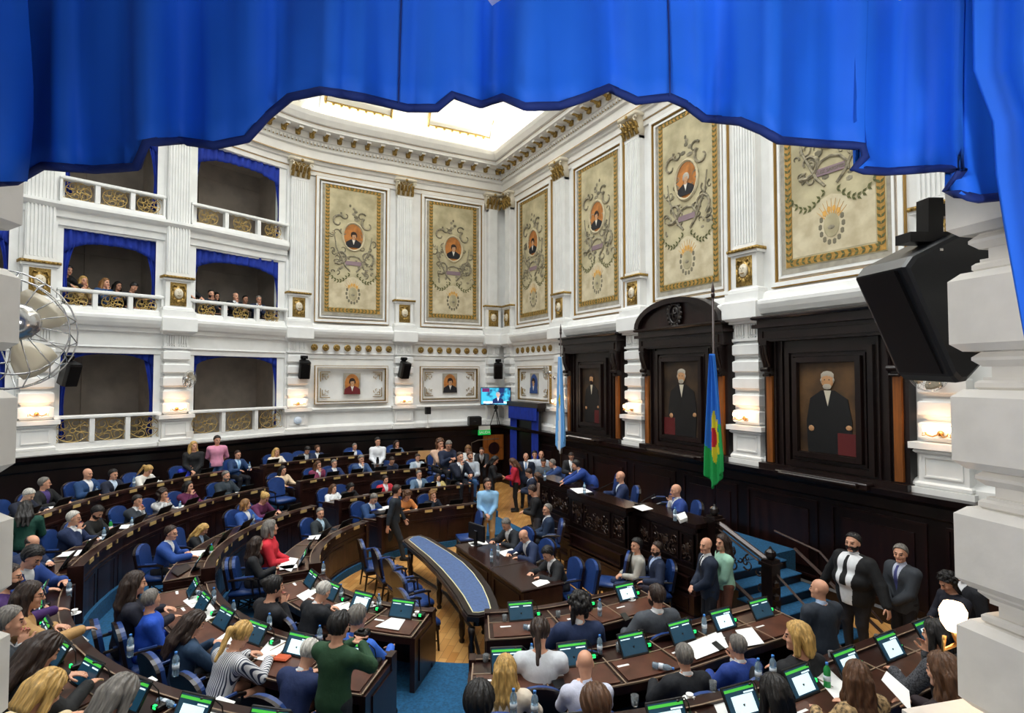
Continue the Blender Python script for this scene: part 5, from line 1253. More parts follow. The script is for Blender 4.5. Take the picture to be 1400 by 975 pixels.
def hair(style, q):
    key = (style, q)
    if key in HAIR: return HAIR[key]
    h = {'near': .006, 'mid': .009, 'far': .013}[q]; F = Field(h); rnd = random.Random(hash(style) % 97 if False else len(style)*7)
    th = .011 if q != 'far' else .009
    def cap_(ex=0.0): F.ell((0, -.014, .032), (.073+th+ex, .092+th+ex, .088+th+ex), None, .01)
    def face(line=.062, low=-.045, side=.0):
        F.cut(lambda X, Y, Z: np.minimum(np.minimum(Y-(-.005), line-Z), 9)*1.0 if False else np.minimum(Y+.005-np.clip((Z-.02)*.9, -.0, .08)-side, line+.04-Z))
        F.cut(lambda X, Y, Z: low-Z)
    if style == 'short': cap_(.002); face(.05, -.05)
    elif style == 'full': cap_(.010); face(.04, -.06)
    elif style == 'fringe':
        cap_(.0); face(.06, -.055); F.cut(lambda X, Y, Z: Z-.055)
        F.cut(lambda X, Y, Z: Y-.03)
    elif style == 'curly':
        cap_(.012)
        for i in range(46):
            a, b = rnd.uniform(0, 6.28), rnd.uniform(-.3, 1.4); r = .115
            p = (r*.85*math.cos(a)*math.cos(b), -.014+r*math.sin(a)*math.cos(b), .02+r*math.sin(b))
            if p[1] > .05 and p[2] < .07: continue
            F.ell(p, (.03, .03, .03), None, .01)
        for s in (-1, 1): F.cap((.085*s, -.02, -.02), (.095*s, -.01, -.12), .032, .028)
        face(.05, -.16, .01)
    elif style in ('long', 'bob', 'pony', 'bun'):
        cap_(.006)
        if style == 'long':
            for s in (-1, 1): F.cap((.070*s, -.02, .02), (.088*s, -.02, -.16), .030, .036, .03); F.cap((.088*s, -.02, -.14), (.085*s, .03, -.30), .036, .020, .03)
            for x in (-.055, 0, .055): F.cap((x, -.09, .0), (x*1.25, -.105, -.22), .042, .040, .03); F.cap((x*1.25, -.105, -.22), (x*1.1, -.10, -.37), .038, .018, .03)
        if style == 'bob':
            for s in (-1, 1): F.cap((.070*s, -.01, .03), (.088*s, .0, -.10), .030, .030, .03)
            for x in (-.05, 0, .05): F.cap((x, -.085, .0), (x*1.1, -.09, -.10), .040, .034, .03)
        if style == 'pony':
            F.cap((0, -.10, .03), (0, -.155, -.0), .026, .036, .015); F.cap((0, -.155, .0), (.02, -.165, -.28), .036, .016, .02)
        if style == 'bun': F.ell((0, -.115, .06), (.042, .036, .04), None, .012)
        F.cut(lambda X, Y, Z: np.minimum(np.minimum(Y-.035-np.clip((Z-.03)*.6, 0, .06), .095-Z), .075-np.abs(X)+0*Y) if True else 0)
    elif style == 'beard':
        F.ell((0, .022, -.046), (.060+th*.6, .068+th*.6, .070+th*.6), None, .01); F.cap((-.02, .088, -.045), (.02, .088, -.045), .008, k=.006)
        F.cut(lambda X, Y, Z: Z+.030+np.clip(.05-Y, 0, .05)*-1.2); F.cut(lambda X, Y, Z: -.02-Y)
        F.cut(lambda X, Y, Z: -np.maximum(np.maximum(np.abs(X)-.02, np.abs(Z+.060)-.008), .06-Y))
    if q != 'far': F.pr.insert(len([p for p in F.pr if p[0] != 'f']), ('f', None, None, None, None, 0, 0)); F.pr = [p for p in F.pr if not (p[0] == 'f' and p[1] is None)]; F.wave = .0045 if style != 'beard' else .002
    HAIR[key] = F.mesh('hair')
    return HAIR[key]
# ------------------------------------------------------------------ people
PRES = Vector((.85, -2.6))
SK = {'a': 'd9a184', 'b': 'c98b6a', 'c': 'e3b79c', 'd': 'b07a58'}
HC = {'k': '120d0c', 'b': '2e1d14', 'm': '5a3a22', 'g': '77726c', 'w': 'c9c5bd', 'y': 'c8a05c', 'l': '8a6238'}
eyem = mat('eye_dark', '1c1310', .4); lipm = mat('lips', 'a85a50', .5)
stripe = bpy.data.materials.new('striped_cloth'); stripe.use_nodes = True; nt = stripe.node_tree; wv = nt.nodes.new('ShaderNodeTexWave'); tc = nt.nodes.new('ShaderNodeTexCoord'); rp = nt.nodes.new('ShaderNodeValToRGB')
wv.bands_direction = 'X'; wv.inputs['Scale'].default_value = 14; nt.links.new(tc.outputs['Object'], wv.inputs[0]); nt.links.new(wv.outputs['Fac'], rp.inputs[0]); rp.color_ramp.elements[0].position = .3; rp.color_ramp.elements[1].position = .4
rp.color_ramp.elements[0].color = (*lin('26304a'), 1); rp.color_ramp.elements[1].color = (*lin('e8e8ea'), 1); nt.links.new(rp.outputs[0], nt.nodes['Principled BSDF'].inputs[0]); MATS['cloth_stripe'] = stripe
MATS['cloth_leopard'] = mat('leopard_cloth', 'c9a878', .8, col2='1d140f', scale=28); MATS['cloth_tweed'] = mat('tweed_cloth', '55565c', .95, col2='1d1e22', scale=70); MATS['cloth_bw'] = mat('patterned_cloth', 'e6e6e6', .9, col2='2b2e36', scale=9)
def setmat(o, ms):
    for i, m in enumerate(ms):
        o.material_slots[i].link = 'OBJECT'; o.material_slots[i].material = m
def meshobj(me, nslots, ms, parent=None):
    while len(me.materials) < nslots: me.materials.append(None)
    o = bpy.data.objects.new(me.name.split('.')[0], me); COL.objects.link(o); setmat(o, ms)
    if parent is not None: o.parent = parent
    return o
FOLK = []
def person(pid, px, py, row, pose, top, hairs, label, ph=None, face='P', fem=0, fat=0., sk='a', shirt='e9ebee', tie=None, pants='1a1b22', q=None, sc=1.0, T=None, chair=True, glasses=False, rt=None, beard=None, dy=0, group=None):
    S0 = skeleton(pose); hz = S0['head'][2]; sit = POSES[pose]['sit']
    if row:
        T = TF[row]; z = T+hz*sc
        def rad(zz):
            p = at(px, py, zz); return abs(p[0]-XC) if p[1] > YC else math.hypot(p[0]-XC, p[1]-YC)
        lo = rt if rt else .74; hi = rt if rt else 1.12
        if pid >= 82 and not rt: lo, hi = .80, 1.20
        near = at(px, py, 1.5); sidef = near[0] < XC+1 and pid < 60
        tgt = min(max(rad(z), RR[row]+lo), RR[row]+hi)
        a, b_ = T+.75*hz, T+1.25*hz
        fa = rad(a)-tgt
        for _ in range(40):
            m = (a+b_)/2; fm = rad(m)-tgt
            if (fm > 0) == (fa > 0): a = m; fa = fm
            else: b_ = m
        z = (a+b_)/2; s = min(max((z-T)/hz, .84), 1.14); z = T+hz*s
    else: z = T+hz*sc; s = sc
    p = Vector(at(px, py, z))
    if face == 'c': d = Vector((XC, max(p.y, YC)))-p.xy
    elif face == 'P': d = PRES-p.xy
    elif face == 'cam': d = Vector(CAM[:2])-p.xy
    elif face == 'away': d = p.xy-Vector(CAM[:2])
    elif face == 'left': d = -Vector(RT[:2])
    elif face == 'right': d = Vector(RT[:2])
    else: d = Vector(face)-p.xy if isinstance(face, tuple) else Vector((math.sin(-face), math.cos(-face)))
    if row and face == 'P':      # seated members sit square to their desk, turned a little to the president
        if p.y > YC: c = Vector((XC-p.x, 0))
        else: c = Vector((XC, YC))-p.xy
        d = c.normalized()*.75+d.normalized()*.45
    yaw = yawto(d.x, d.y)
    dist = (p-Vector(CAM)).dot(Vector(FW)); q = q or ('near' if dist < 7.2 else 'mid' if dist < 12 else 'far')
    D = figure(pose, q, fem, fat); S = D['S']
    hx = Vector((S['head'][0], S['head'][1], 0))*s; hx.rotate(Matrix.Rotation(yaw, 3, 'Z'))
    loc = Vector((p.x-hx.x, p.y-hx.y, T))
    skm = mat('skin_'+sk, SK[sk], .5, noise=.06, scale=14)
    o = meshobj(D['body'], 3, [skm, eyem, lipm]); o.name = 'person'; o.location = loc; o.rotation_euler = (0, 0, yaw); o.scale = (s*(1.12 if fat > .06 else 1), s, s)
    tag(o, label, 'person', group)
    kind, colr = top
    cl = lambda c: MATS.get('cloth_'+c) or solid(c, .8)
    if kind == 'suit':
        meshobj(D['jacket'], 1, [cl(colr)], o); meshobj(D['shirt'], 1, [cl(shirt)], o)
        if tie: meshobj(D['tie'], 1, [cl(tie)], o)
    elif kind == 'shirt':
        meshobj(D['shirt'], 1, [cl(colr)], o)
        if tie: meshobj(D['tie'], 1, [cl(tie)], o)
    elif kind == 'vest': meshobj(D['shirt'], 1, [cl(shirt)], o); meshobj(D['tshirt'], 1, [cl(colr)], o)
    elif kind == 'tee': meshobj(D['tshirt'], 1, [cl(colr)], o)
    else: meshobj(D['sweater'], 1, [cl(colr)], o)
    if sit and dist > 7.5 and row and False: pass
    meshobj(D['trousers'], 1, [cl(pants)], o); meshobj(D['shoes'], 1, [cl('15120f')], o)
    H = Matrix([[*S['H'][r], S['head'][r]] for r in range(3)]+[[0, 0, 0, 1]]) @ Matrix.Scale(HEADSC, 4)
    st, hc = hairs
    def hd(style, c):
        h_ = meshobj(hair(style, q), 1, [mat('hair_'+c, HC[c], .5, noise=.4, scale=60, stretch=(1, 1, .12), bump=1.0)], o); h_.matrix_local = H; h_.name = 'beard' if style == 'beard' else 'hair'
    if st != 'bald': hd(st, hc)
    if beard: hd('beard', beard)
    if glasses:
        g = MB()
        for sx in (-1, 1): g.tube([(sx*.031+.020*math.cos(a), .098, .004+.014*math.sin(a)) for a in np.linspace(0, 2*PI, 11)[:-1]], .0022, 4, closed=True); g.tube([(sx*.052, .096, .008), (sx*.078, .03, .010), (sx*.078, -.01, .0)], .002, 4)
        g.tube([(-.011, .1, .006), (.011, .1, .006)], .002, 4); g_ = g.build('glasses', darkmetal, o); g_.matrix_local = H
    FOLK.append(dict(id=pid, p=p, ph=ph or label, row=row, loc=loc))
    if sit and chair:
        c = place_chair(loc.x, loc.y, T, yaw, 'blue leather armchair of '+(ph or label), 'armchairs of the seated members' if chair is True else 'side chairs', 'a' if chair is True else 's')
    return o
N = 'navy'; 
navy, dnavy, blue, rblue, blk, char, grey, lgrey = '1b2a4a', '131b30', '1f3f78', '1c3fa8', '121317', '23252b', '3c424c', 'aab4bf'
P_ = person
# outermost row
P_(1, 39, 677, 4, 'sit_write', ('suit', dnavy), ('short', 'w'), 'white haired man in dark suit bent forward behind the woman in green', 'white haired man behind the woman in green', sk='c')
P_(2, 61, 661, 4, 'sit_left', ('suit', blk), ('short', 'g'), 'grey haired man with glasses, dark suit over a purple shirt, outermost row', 'grey haired man in purple shirt', shirt='4a3a78', glasses=True)
P_(3, 120, 648, 4, 'sit_desk', ('suit', '1d4270'), ('bald', ''), 'bald man in blue suit and white shirt in the outermost row', 'bald man in blue suit, outermost row', fat=.02)
P_(4, 155, 649, 4, 'sit_desk', ('suit', dnavy), ('full', 'k'), 'dark haired man in navy suit beside the bald man in blue', 'dark haired man beside the bald man', shirt='c9dcf2')
P_(5, 203, 643, 4, 'sit_write', ('sweater', 'e9e6df'), ('pony', 'y'), 'blond woman in white sweater bent over her desk, outermost row', 'bent blond woman in white', fem=1)
P_(6, 258, 632, 4, 'sit_clasp', ('shirt', '1a32b8'), ('short', 'g'), 'greying man in bright blue shirt with clasped hands', 'man in bright blue shirt')
P_(7, 265, 610, None, 'stand_front', ('sweater', blk), ('long', 'y'), 'long haired blond woman in black standing against the dark wall', face='cam', T=.9, fem=1, sc=.98, q='far')
P_(8, 297, 602, None, 'stand_back', ('tee', 'e79ab8'), ('full', 'k'), 'young man in pink t-shirt standing against the dark wall', face='cam', T=.9, pants='33507c', q='far')
P_(9, 325, 622, 4, 'sit_desk', ('suit', '1b3a66'), ('short', 'b'), 'man in navy suit and pale blue tie at the aisle end of the outermost row', 'man with pale blue tie', tie='7fb4e8', shirt='b9d6f2')
P_(10, 378, 618, 4, 'sit_desk', ('sweater', 'f1e7d9'), ('long', 'y'), 'blond woman in cream blouse in the outermost row', 'blond woman in cream blouse', fem=1)
P_(11, 420, 616, 4, 'sit_write', ('suit', char), ('full', 'k'), 'dark haired man in charcoal suit looking down, outermost row', 'charcoal suited man looking down')
P_(12, 434, 614, 4, 'sit_desk', ('suit', navy), ('bun', 'm'), 'bearded man with tied hair in navy suit, outermost row', 'bearded man with tied hair', beard='m')
P_(13, 485, 611, 4, 'sit_desk', ('suit', '244f9c'), ('short', 'g'), 'grey haired man in bright blue suit left of the standing waiter', 'man in bright blue suit by waiter')
P_(14, 516.5, 604, None, 'stand_front', ('shirt', 'f0f2f6'), ('full', 'k'), 'waiter in white shirt standing with a metal tray behind the desks', face='cam', T=.6, q='far', sc=1.02)
P_(15, 542.5, 607, 4, 'sit_chin', ('sweater', '4c6484'), ('long', 'b'), 'brown haired woman in denim blue top right of the waiter', 'woman in denim blue', fem=1)
P_(16, 602, 607, 4, 'sit_chin', ('tee', 'd8b39a'), ('curly', 'm'), 'woman with curly brown hair, hand at mouth, behind the far desks', 'curly haired woman', fem=1, rt=9.25)
P_(17, 613.5, 609, 4, 'sit_phone', ('sweater', '14213c'), ('short', 'g'), 'grey haired man in navy sweater beside the curly haired woman', 'man in navy sweater', rt=9.1)
P_(18, 640, 614, None, 'sit_phone', ('sweater', 'dcdcda'), ('bob', 'l'), 'fair haired person in white top sitting by the dark wall', 'fair haired person in white', face='cam', T=.75, q='far', fem=1)
P_(19, 658.5, 617, None, 'stand_lean', ('suit', '10141c'), ('short', 'b'), 'man in dark jacket leaning sideways by the round-holed panel', face='cam', T=.62, q='far', sc=.9)
# third row
P_(20, 35, 695, None, 'stand_read', ('sweater', '10473a'), ('long', 'k'), 'woman in dark green top with long black hair, seen from behind', face='away', T=.6, fem=1, q='mid', sc=.93)
P_(21, 101, 709, 3, 'sit_chin', ('suit', '18294e'), ('short', 'w'), 'white haired man with glasses in navy suit, hand on chin', 'white haired man in navy', glasses=True)
P_(22, 133, 701, 3, 'sit_phone', ('sweater', '101010'), ('full', 'k'), 'dark bearded man in black t-shirt looking over his shoulder', 'bearded man in black', beard='k')
P_(23, 188, 685, 3, 'sit_clasp', ('suit', '2b323a'), ('full', 'k'), 'man in dark grey suit with hands at his mouth, third row', 'man with hands at mouth')
P_(24, 223, 676, 3, 'sit_chin', ('sweater', 'bw'), ('curly', 'b'), 'woman with dark curly hair and black and white top', 'woman in black and white top', fem=1)
P_(25, 258, 665, 3, 'sit_chin', ('sweater', '5c1a44'), ('bob', 'k'), 'dark haired woman in burgundy blouse, hand at cheek, third row', 'woman in burgundy, third row', fem=1)
P_(26, 309, 651, 3, 'sit_desk', ('suit', '26323c'), ('short', 'g'), 'greying man in dark jacket at the aisle end of the third row', 'greying man in dark jacket', fat=.03, beard='g', shirt='39424c')
P_(27, 387, 643, 3, 'sit_desk', ('sweater', 'e8cfae'), ('long', 'k'), 'woman in cream jacket with long black hair, third row', 'black haired woman in cream', fem=1)
P_(28, 435, 636, 3, 'sit_chin', ('suit', '7a2c4c'), ('long', 'm'), 'woman with glasses in burgundy jacket over white, third row', 'woman in burgundy jacket with glasses', fem=1, glasses=True)
P_(29, 457, 634, 3, 'sit_desk', ('suit', '1a2f5c'), ('short', 'g'), 'grey haired man in navy suit below the man in bright blue', 'grey haired man in navy, third row')
P_(30, 494, 628, 3, 'sit_chin', ('suit', '3a5580'), ('full', 'g'), 'grey haired man in steel blue suit resting chin on hand', 'man in steel blue suit')
P_(31, 536, 630, 3, 'sit_write', ('sweater', '16223f'), ('short', 'b'), 'man in navy sweater looking down, in front of the denim woman', 'man in navy sweater looking down')
P_(32, 571, 626, 3, 'sit_desk', ('suit', 'a9bac8'), ('full', 'b'), 'man in pale grey jacket in the third row', 'man in pale grey jacket')
P_(33, 596.5, 625, 3, 'sit_desk', ('vest', '1a2f55'), ('short', 'g'), 'bearded man in navy waistcoat over white shirt', 'man in navy waistcoat', beard='g')
P_(34, 629, 625, 3, 'sit_chin', ('suit', '121a2e'), ('short', 'b'), 'man in dark suit with hand on face at the end of the third row', 'man with hand on face', rt=7.9)
P_(35, 643, 624, None, 'sit_lap', ('sweater', 'b9c2cc'), ('full', 'm'), 'bearded man in pale grey sweater and jeans sitting by the blue steps', 'man in jeans by the steps', face='cam', T=.62, pants='3f6a9c', q='far', beard='m', sc=1.05)
P_(36, 44, 743, 3, 'sit_phone', ('suit', '17284c'), ('fringe', 'b'), 'balding man in dark navy suit looking at his hands, left edge', 'balding man at left edge', face='right')
P_(37, 44, 762, 3, 'sit_write', ('suit', '1d3f86'), ('full', 'k'), 'black haired man in blue suit bent forward at the left edge', 'black haired man at left edge', face='right', rt=7.3)
# second row
P_(38, 234, 729, 2, 'sit_reach', ('suit', '1c4590'), ('short', 'b'), 'man with glasses in blue suit reaching over his desk', 'man in blue suit reaching', glasses=True)
P_(39, 278, 724, 2, 'sit_write', ('suit', '111318'), ('long', 'y'), 'long haired blond woman in black leaning over the desk', 'blond woman in black leaning', fem=1, shirt='a9c4ea')
P_(40, 336, 690, 2, 'sit_left', ('suit', '2f58a4'), ('bob', 'l'), 'fair haired woman in blue jacket, second row', 'woman in blue jacket', fem=1)
P_(41, 362, 681, 2, 'sit_write', ('sweater', '5e1f4a'), ('bun', 'y'), 'blond woman in plum blouse looking down, second row', 'blond woman in plum', fem=1)
P_(42, 456, 668, 2, 'sit_desk', ('sweater', 'eceef0'), ('long', 'm'), 'brown haired woman in white blouse at the aisle', 'brown haired woman in white', fem=1)
P_(43, 480, 666, 2, 'sit_write', ('sweater', '15171c'), ('bob', 'k'), 'black haired woman in black beside the woman in white', 'black haired woman in black', fem=1)
P_(44, 527, 656, 2, 'sit_desk', ('suit', 'c02c3c'), ('bun', 'b'), 'woman in red blazer in the second row', 'woman in red blazer', fem=1)
P_(45, 573, 649, 2, 'sit_desk', ('suit', '5a7590'), ('short', 'g'), 'grey haired man in grey blue blazer, second row', 'man in grey blue blazer')
P_(46, 599, 653, 2, 'sit_desk', ('suit', 'e6d088'), ('long', 'b'), 'brown haired woman in pale yellow jacket, second row', 'woman in pale yellow', fem=1)
# first row
P_(47, 351, 744, 1, 'sit_left', ('sweater', '16171b'), ('long', 'b'), 'woman with straight brown hair in black, beside the woman in red', 'brown haired woman in black', fem=1)
P_(48, 370, 722, 1, 'sit_lap', ('sweater', 'd02838'), ('bob', 'g'), 'woman in bright red jacket and jeans with greying black hair', 'woman in bright red jacket', fem=1, pants='4f7cae', rt=4.35)
P_(49, 438, 702, 1, 'sit_right', ('suit', '232b30'), ('short', 'g'), 'grey haired man in charcoal suit at the curved row end', 'grey haired man at row end', shirt='bfdcf0')
P_(50, 511, 682, 1, 'sit_write', ('suit', '1c3f6e'), ('short', 'g'), 'grey haired man in blue suit reading papers behind the lectern', 'man reading behind the lectern', q='far')
P_(51, 543, 671, None, 'walk', ('sweater', '1b2530'), ('full', 'b'), 'man in dark sweater walking past the far end of the curved table', face='right', T=0, q='far', sc=1.02, pants='22262a')
P_(52, 557, 678, 1, 'sit_write', ('sweater', 'd98a4c'), ('curly', 'm'), 'curly haired woman in orange top behind the walking man', 'woman in orange', fem=1)
P_(53, 592, 677, 1, 'sit_chin', ('sweater', '141c2c'), ('curly', 'l'), 'curly fair haired woman in navy with chin on hand, innermost row', 'curly haired woman in navy', fem=1)
# group standing between the desks and the dais
P_(54, 667, 662, None, 'stand_front', ('shirt', '8fbfe6'), ('full', 'b'), 'young man in light blue shirt and khaki trousers standing on the parquet', face='cam', T=0, pants='c4a679', q='far', sc=1.05)
P_(55, 677, 629, None, 'stand_read', ('sweater', '15161a'), ('long', 'k'), 'woman in black holding papers left of the woman in red', face='right', T=.1, fem=1, q='far')
P_(56, 700.5, 632, None, 'stand_read', ('sweater', 'c0213c'), ('long', 'm'), 'woman in red blouse and black leather trousers standing', face='left', T=0, fem=1, pants='0c0c0e', q='far')
P_(57, 719, 625, None, 'stand', ('suit', '142036'), ('fringe', 'b'), 'tall balding man in navy suit by the curtained doorway', face='cam', T=0, q='far', sc=1.05, tie='6f9bd0')
P_(58, 731, 622, None, 'stand', ('shirt', 'e4ecf4'), ('full', 'k'), 'young man in white shirt behind the group at the door', face='cam', T=0, q='far', sc=1.03)
P_(59, 740, 622, None, 'stand', ('shirt', 'cfd8e6'), ('bald', ''), 'bald man half hidden behind the group at the door', face='cam', T=0, q='far', sc=1.05)
P_(60, 743, 632, None, 'stand_read', ('sweater', '59626c'), ('short', 'b'), 'man in grey sweater beside the man in blue jacket at the door', face='cam', T=0, q='far')
P_(61, 755, 634, None, 'stand_lean', ('suit', '24427a'), ('short', 'g'), 'man in blue jacket bending forward near the dais end', face='left', T=.3, q='far')
P_(62, 723, 647, None, 'stand_read', ('suit', '17233c'), ('short', 'b'), 'man in navy suit looking down in the group before the dais', face='left', T=0, q='far', shirt='b6cdea')
P_(63, 728, 671, None, 'stand_read', ('sweater', '101216'), ('short', 'b'), 'man in black sweater and grey trousers reading his phone', face='left', T=0, q='mid', pants='4c4e58')
P_(64, 748, 697, None, 'sit_lap', ('suit', '1a2f4c'), ('short', 'g'), 'grey haired man with glasses sitting beside the dais', 'man with glasses beside the dais', face='left', T=.1, q='mid', glasses=True)
P_(65, 735, 652, None, 'stand_read', ('sweater', '8a6a58'), ('bob', 'm'), 'brown haired woman half hidden behind the dais end', face='left', T=0, q='far', fem=1, sc=.93)
P_(66, 781, 624, None, 'stand_read', ('suit', '1c1c20'), ('short', 'b'), 'man in black suit standing on the dais by the wall', face='cam', T=.92, q='far', sc=.82)
P_(67, 787, 636, None, 'stand_lean', ('suit', '1d3f8c'), ('full', 'k'), 'dark haired man in blue suit bending over the dais counter', face='left', T=.92, q='far', sc=.9)
P_(68, 848, 652, None, 'sit_right', ('suit', '1a2c54'), ('bald', ''), 'bald man in navy suit speaking at the centre of the dais', 'bald man at the dais centre', face='left', T=.92, q='mid', shirt='d7e2f0', fat=.01)
P_(69, 924, 671, None, 'sit_chin', ('suit', '1d3c86'), ('bald', ''), 'bald man in bright blue suit with hand at mouth on the dais', 'bald man in bright blue on the dais', face='left', T=.92, q='mid', tie='2a4f9c', fat=.03)
# clerks
P_(70, 692, 717, None, 'sit_write', ('suit', '1a1f26'), ('short', 'g'), 'grey haired man in dark suit writing at the clerk table', 'writing grey haired clerk', face=(0., -7.5), T=0, q='mid')
P_(71, 716, 733, None, 'sit_write', ('suit', '1b2c50'), ('bald', ''), 'bald man in navy suit writing at the clerk table', 'bald writing clerk', face=(.8, -7.5), T=0, q='mid')
P_(72, 749, 757, None, 'sit_write', ('suit', '15171b'), ('full', 'k'), 'black haired man in black suit writing at the glossy table', 'black haired writing clerk', face=(1.6, -8), T=0, q='mid')
# in front of the dais
P_(73, 870, 746, None, 'sit_lap', ('sweater', 'b3b0a8'), ('full', 'k'), 'young black haired man in beige sweater seated before the dais', 'young man in beige sweater', face='left', T=.0, q='mid', pants='1f3358')
P_(74, 898, 751, None, 'sit_back', ('suit', '172440'), ('short', 'b'), 'bearded man with glasses in navy cardigan seated before the dais', 'bearded man in navy cardigan', face='left', T=.0, q='mid', shirt='b8cbee', glasses=True, beard='b', pants='3a3645')
P_(75, 965, 746, None, 'stand_front', ('suit', '142238'), ('bald', ''), 'bald man in navy suit standing with papers in front of the stairs', face='left', T=0, q='mid', tie='10141c')
P_(76, 987, 742, None, 'stand_front', ('sweater', 'a4d4bc'), ('long', 'b'), 'woman in mint green sweater standing behind the bald man', face='left', T=.0, fem=1, q='mid', pants='7a4a38')
# right side
P_(77, 1120, 806, None, 'stand_front', ('suit', '2a323e'), ('bald', ''), 'bald man in dark grey jacket standing by the stairs, seen from behind', face=(1.0, -2.5), T=.1, q='near', shirt='b9cdea')
P_(78, 1166, 742, None, 'stand_big', ('suit', '101114'), ('short', 'k'), 'large man in black suit and black tie standing by the wall', face=(5.0, -6.5), T=0, q='near', fat=.07, tie='141416', sc=1.1, beard='k')
P_(79, 1231, 757, None, 'stand_front', ('suit', '383d44'), ('short', 'g'), 'grey haired man in grey suit and striped tie standing by the wall', face=(4.6, -6.5), T=0, q='near', tie='4a4f88', shirt='c6cce0', sc=1.04)
P_(80, 1296, 797, None, 'stand_read', ('sweater', '181a28'), ('curly', 'k'), 'person with curly black hair bent over a phone beside the right pillar', face='left', T=0, fem=1, q='near', sc=.97)
P_(81, 1318, 782, None, 'stand', ('suit', '1a1c24'), ('short', 'b'), 'man almost hidden behind the foreground right pillar', face='left', T=0, q='near')
P_(82, 1090, 871, 2, 'sit_left', ('sweater', '15161b'), ('bob', 'y'), 'short haired blond woman in black beside the standing bald man', 'short haired blond woman', fem=1, rt=6.3)
P_(83, 1280, 868, 3, 'sit_chin', ('sweater', 'tweed'), ('bob', 'k'), 'black haired woman in grey tweed with chin on hand', 'woman in grey tweed', fem=1)
P_(84, 1290, 919, 3, 'sit_desk', ('sweater', '2a1d22'), ('long', 'm'), 'brown haired woman with pink scarf at the lower right', 'woman with pink scarf', fem=1, rt=7.95)
P_(85, 1172, 926, 3, 'sit_right', ('sweater', 'leopard'), ('long', 'm'), 'woman with very long brown hair and leopard print top reading sheets', 'woman in leopard print', fem=1)
P_(86, 1058, 948, 3, 'sit_desk', ('sweater', '141418'), ('bob', 'k'), 'black haired woman at the bottom edge, seen from behind', 'black haired woman at bottom edge', fem=1)
P_(87, 1008, 884, 2, 'sit_chin', ('suit', '1f3f90'), ('short', 'g'), 'grey haired man in blue suit resting chin on hand at near desks', 'man in blue suit, chin on hand')
P_(88, 935, 898, 2, 'sit_desk', ('suit', '15181f'), ('short', 'g'), 'man with short dark grey hair in black suit, seen from behind', 'man in black suit seen from behind', glasses=True)
P_(89, 897, 815, 1, 'sit_back', ('suit', '4a4f57'), ('short', 'b'), 'bearded man in grey suit turning his back, innermost right row', 'man in grey suit, innermost right row', beard='b', rt=4.4)
P_(90, 800, 908, 2, 'sit_phone', ('shirt', 'd9dcf0'), ('bald', ''), 'bald man in white shirt holding a phone, seen from behind', 'bald man in white shirt', fat=.04)
P_(91, 691, 915, 2, 'sit_desk', ('sweater', 'e6d9c6'), ('long', 'y'), 'woman with long straight blond hair, seen from behind', 'long haired blond woman seen from behind', fem=1)
P_(92, 655, 962, 3, 'sit_desk', ('suit', '15161a'), ('full', 'k'), 'black haired man at the bottom edge left of the blond woman', 'black haired man at bottom edge')
P_(93, 738, 865, 1, 'sit_phone', ('sweater', 'dfe4ea'), ('pony', 'b'), 'dark haired woman in white top at the innermost right row', 'woman in white top, innermost row', fem=1, rt=4.45)
P_(94, 790, 829, 1, 'sit_left', ('suit', '1a2c52'), ('curly', 'k'), 'man with wavy black hair in navy suit at the innermost right row', 'wavy haired man in navy', rt=4.4)
P_(95, 815, 968, 3, 'sit_write', ('sweater', '3a2d24'), ('full', 'm'), 'brown haired head at the bottom edge below the bald man', 'brown haired person at bottom edge')
# lower left
P_(96, 464, 857, None, 'stand_photo', ('sweater', '22482c'), ('full', 'k'), 'black haired man in green shirt standing with a camera, seen from behind', face=(0, -3.5), T=.32, q='near', pants='22262c')
P_(97, 489, 845, 1, 'sit_desk', ('shirt', '2f66cc'), ('short', 'g'), 'grey haired man in blue shirt just right of the man in green', 'grey haired man in blue shirt', rt=4.45)
P_(98, 442, 809, 1, 'sit_write', ('suit', '14171d'), ('short', 'w'), 'white haired man in black jacket bent over the near innermost desk', 'white haired man in black jacket')
P_(99, 423, 893, 2, 'sit_write', ('suit', '1b2c58'), ('short', 'w'), 'white haired man in navy left of the man in green', 'white haired man in navy at left of green shirt')
P_(100, 330, 868, 2, 'sit_write', ('sweater', 'stripe'), ('pony', 'y'), 'blond woman with ponytail and striped shirt, seen from behind', 'blond woman in striped shirt', fem=1)
P_(101, 266, 852, 2, 'sit_phone', ('sweater', '26405c'), ('long', 'b'), 'brown haired woman in denim jacket holding a phone', 'woman in denim jacket', fem=1)
P_(102, 207, 820, 2, 'sit_lap', ('sweater', '1c50c0'), ('short', 'g'), 'grey haired man in bright blue sweater, legs crossed', 'man in bright blue sweater', pants='1f3f78', fat=.02)
P_(103, 185, 798, 2, 'sit_desk', ('sweater', '1a1c2c'), ('long', 'b'), 'woman with long dark brown hair behind the man in bright blue', 'woman with long dark hair', fem=1, rt=6.1)
P_(104, 375, 803, 1, 'sit_clasp', ('sweater', '16161c'), ('bun', 'k'), 'woman in black leaning back with hands at her face near the centre aisle', 'woman in black by the aisle', fem=1, rt=4.4)
P_(105, 13, 789, 3, 'sit_reach', ('sweater', '3c1c5c'), ('short', 'b'), 'man with glasses in purple sweater reaching out, left edge', 'man in purple sweater', glasses=True, beard='b', rt=7.5)
P_(106, 41, 815, 3, 'sit_reach', ('sweater', 'b8905c'), ('long', 'b'), 'woman with glasses in camel jacket reaching for a cup', 'woman in camel jacket', fem=1, glasses=True)
P_(107, 12, 851, 3, 'sit_clasp', ('suit', '2a323a'), ('short', 'g'), 'grey haired man with hand at mouth at the left edge', 'grey haired man, hand at mouth')
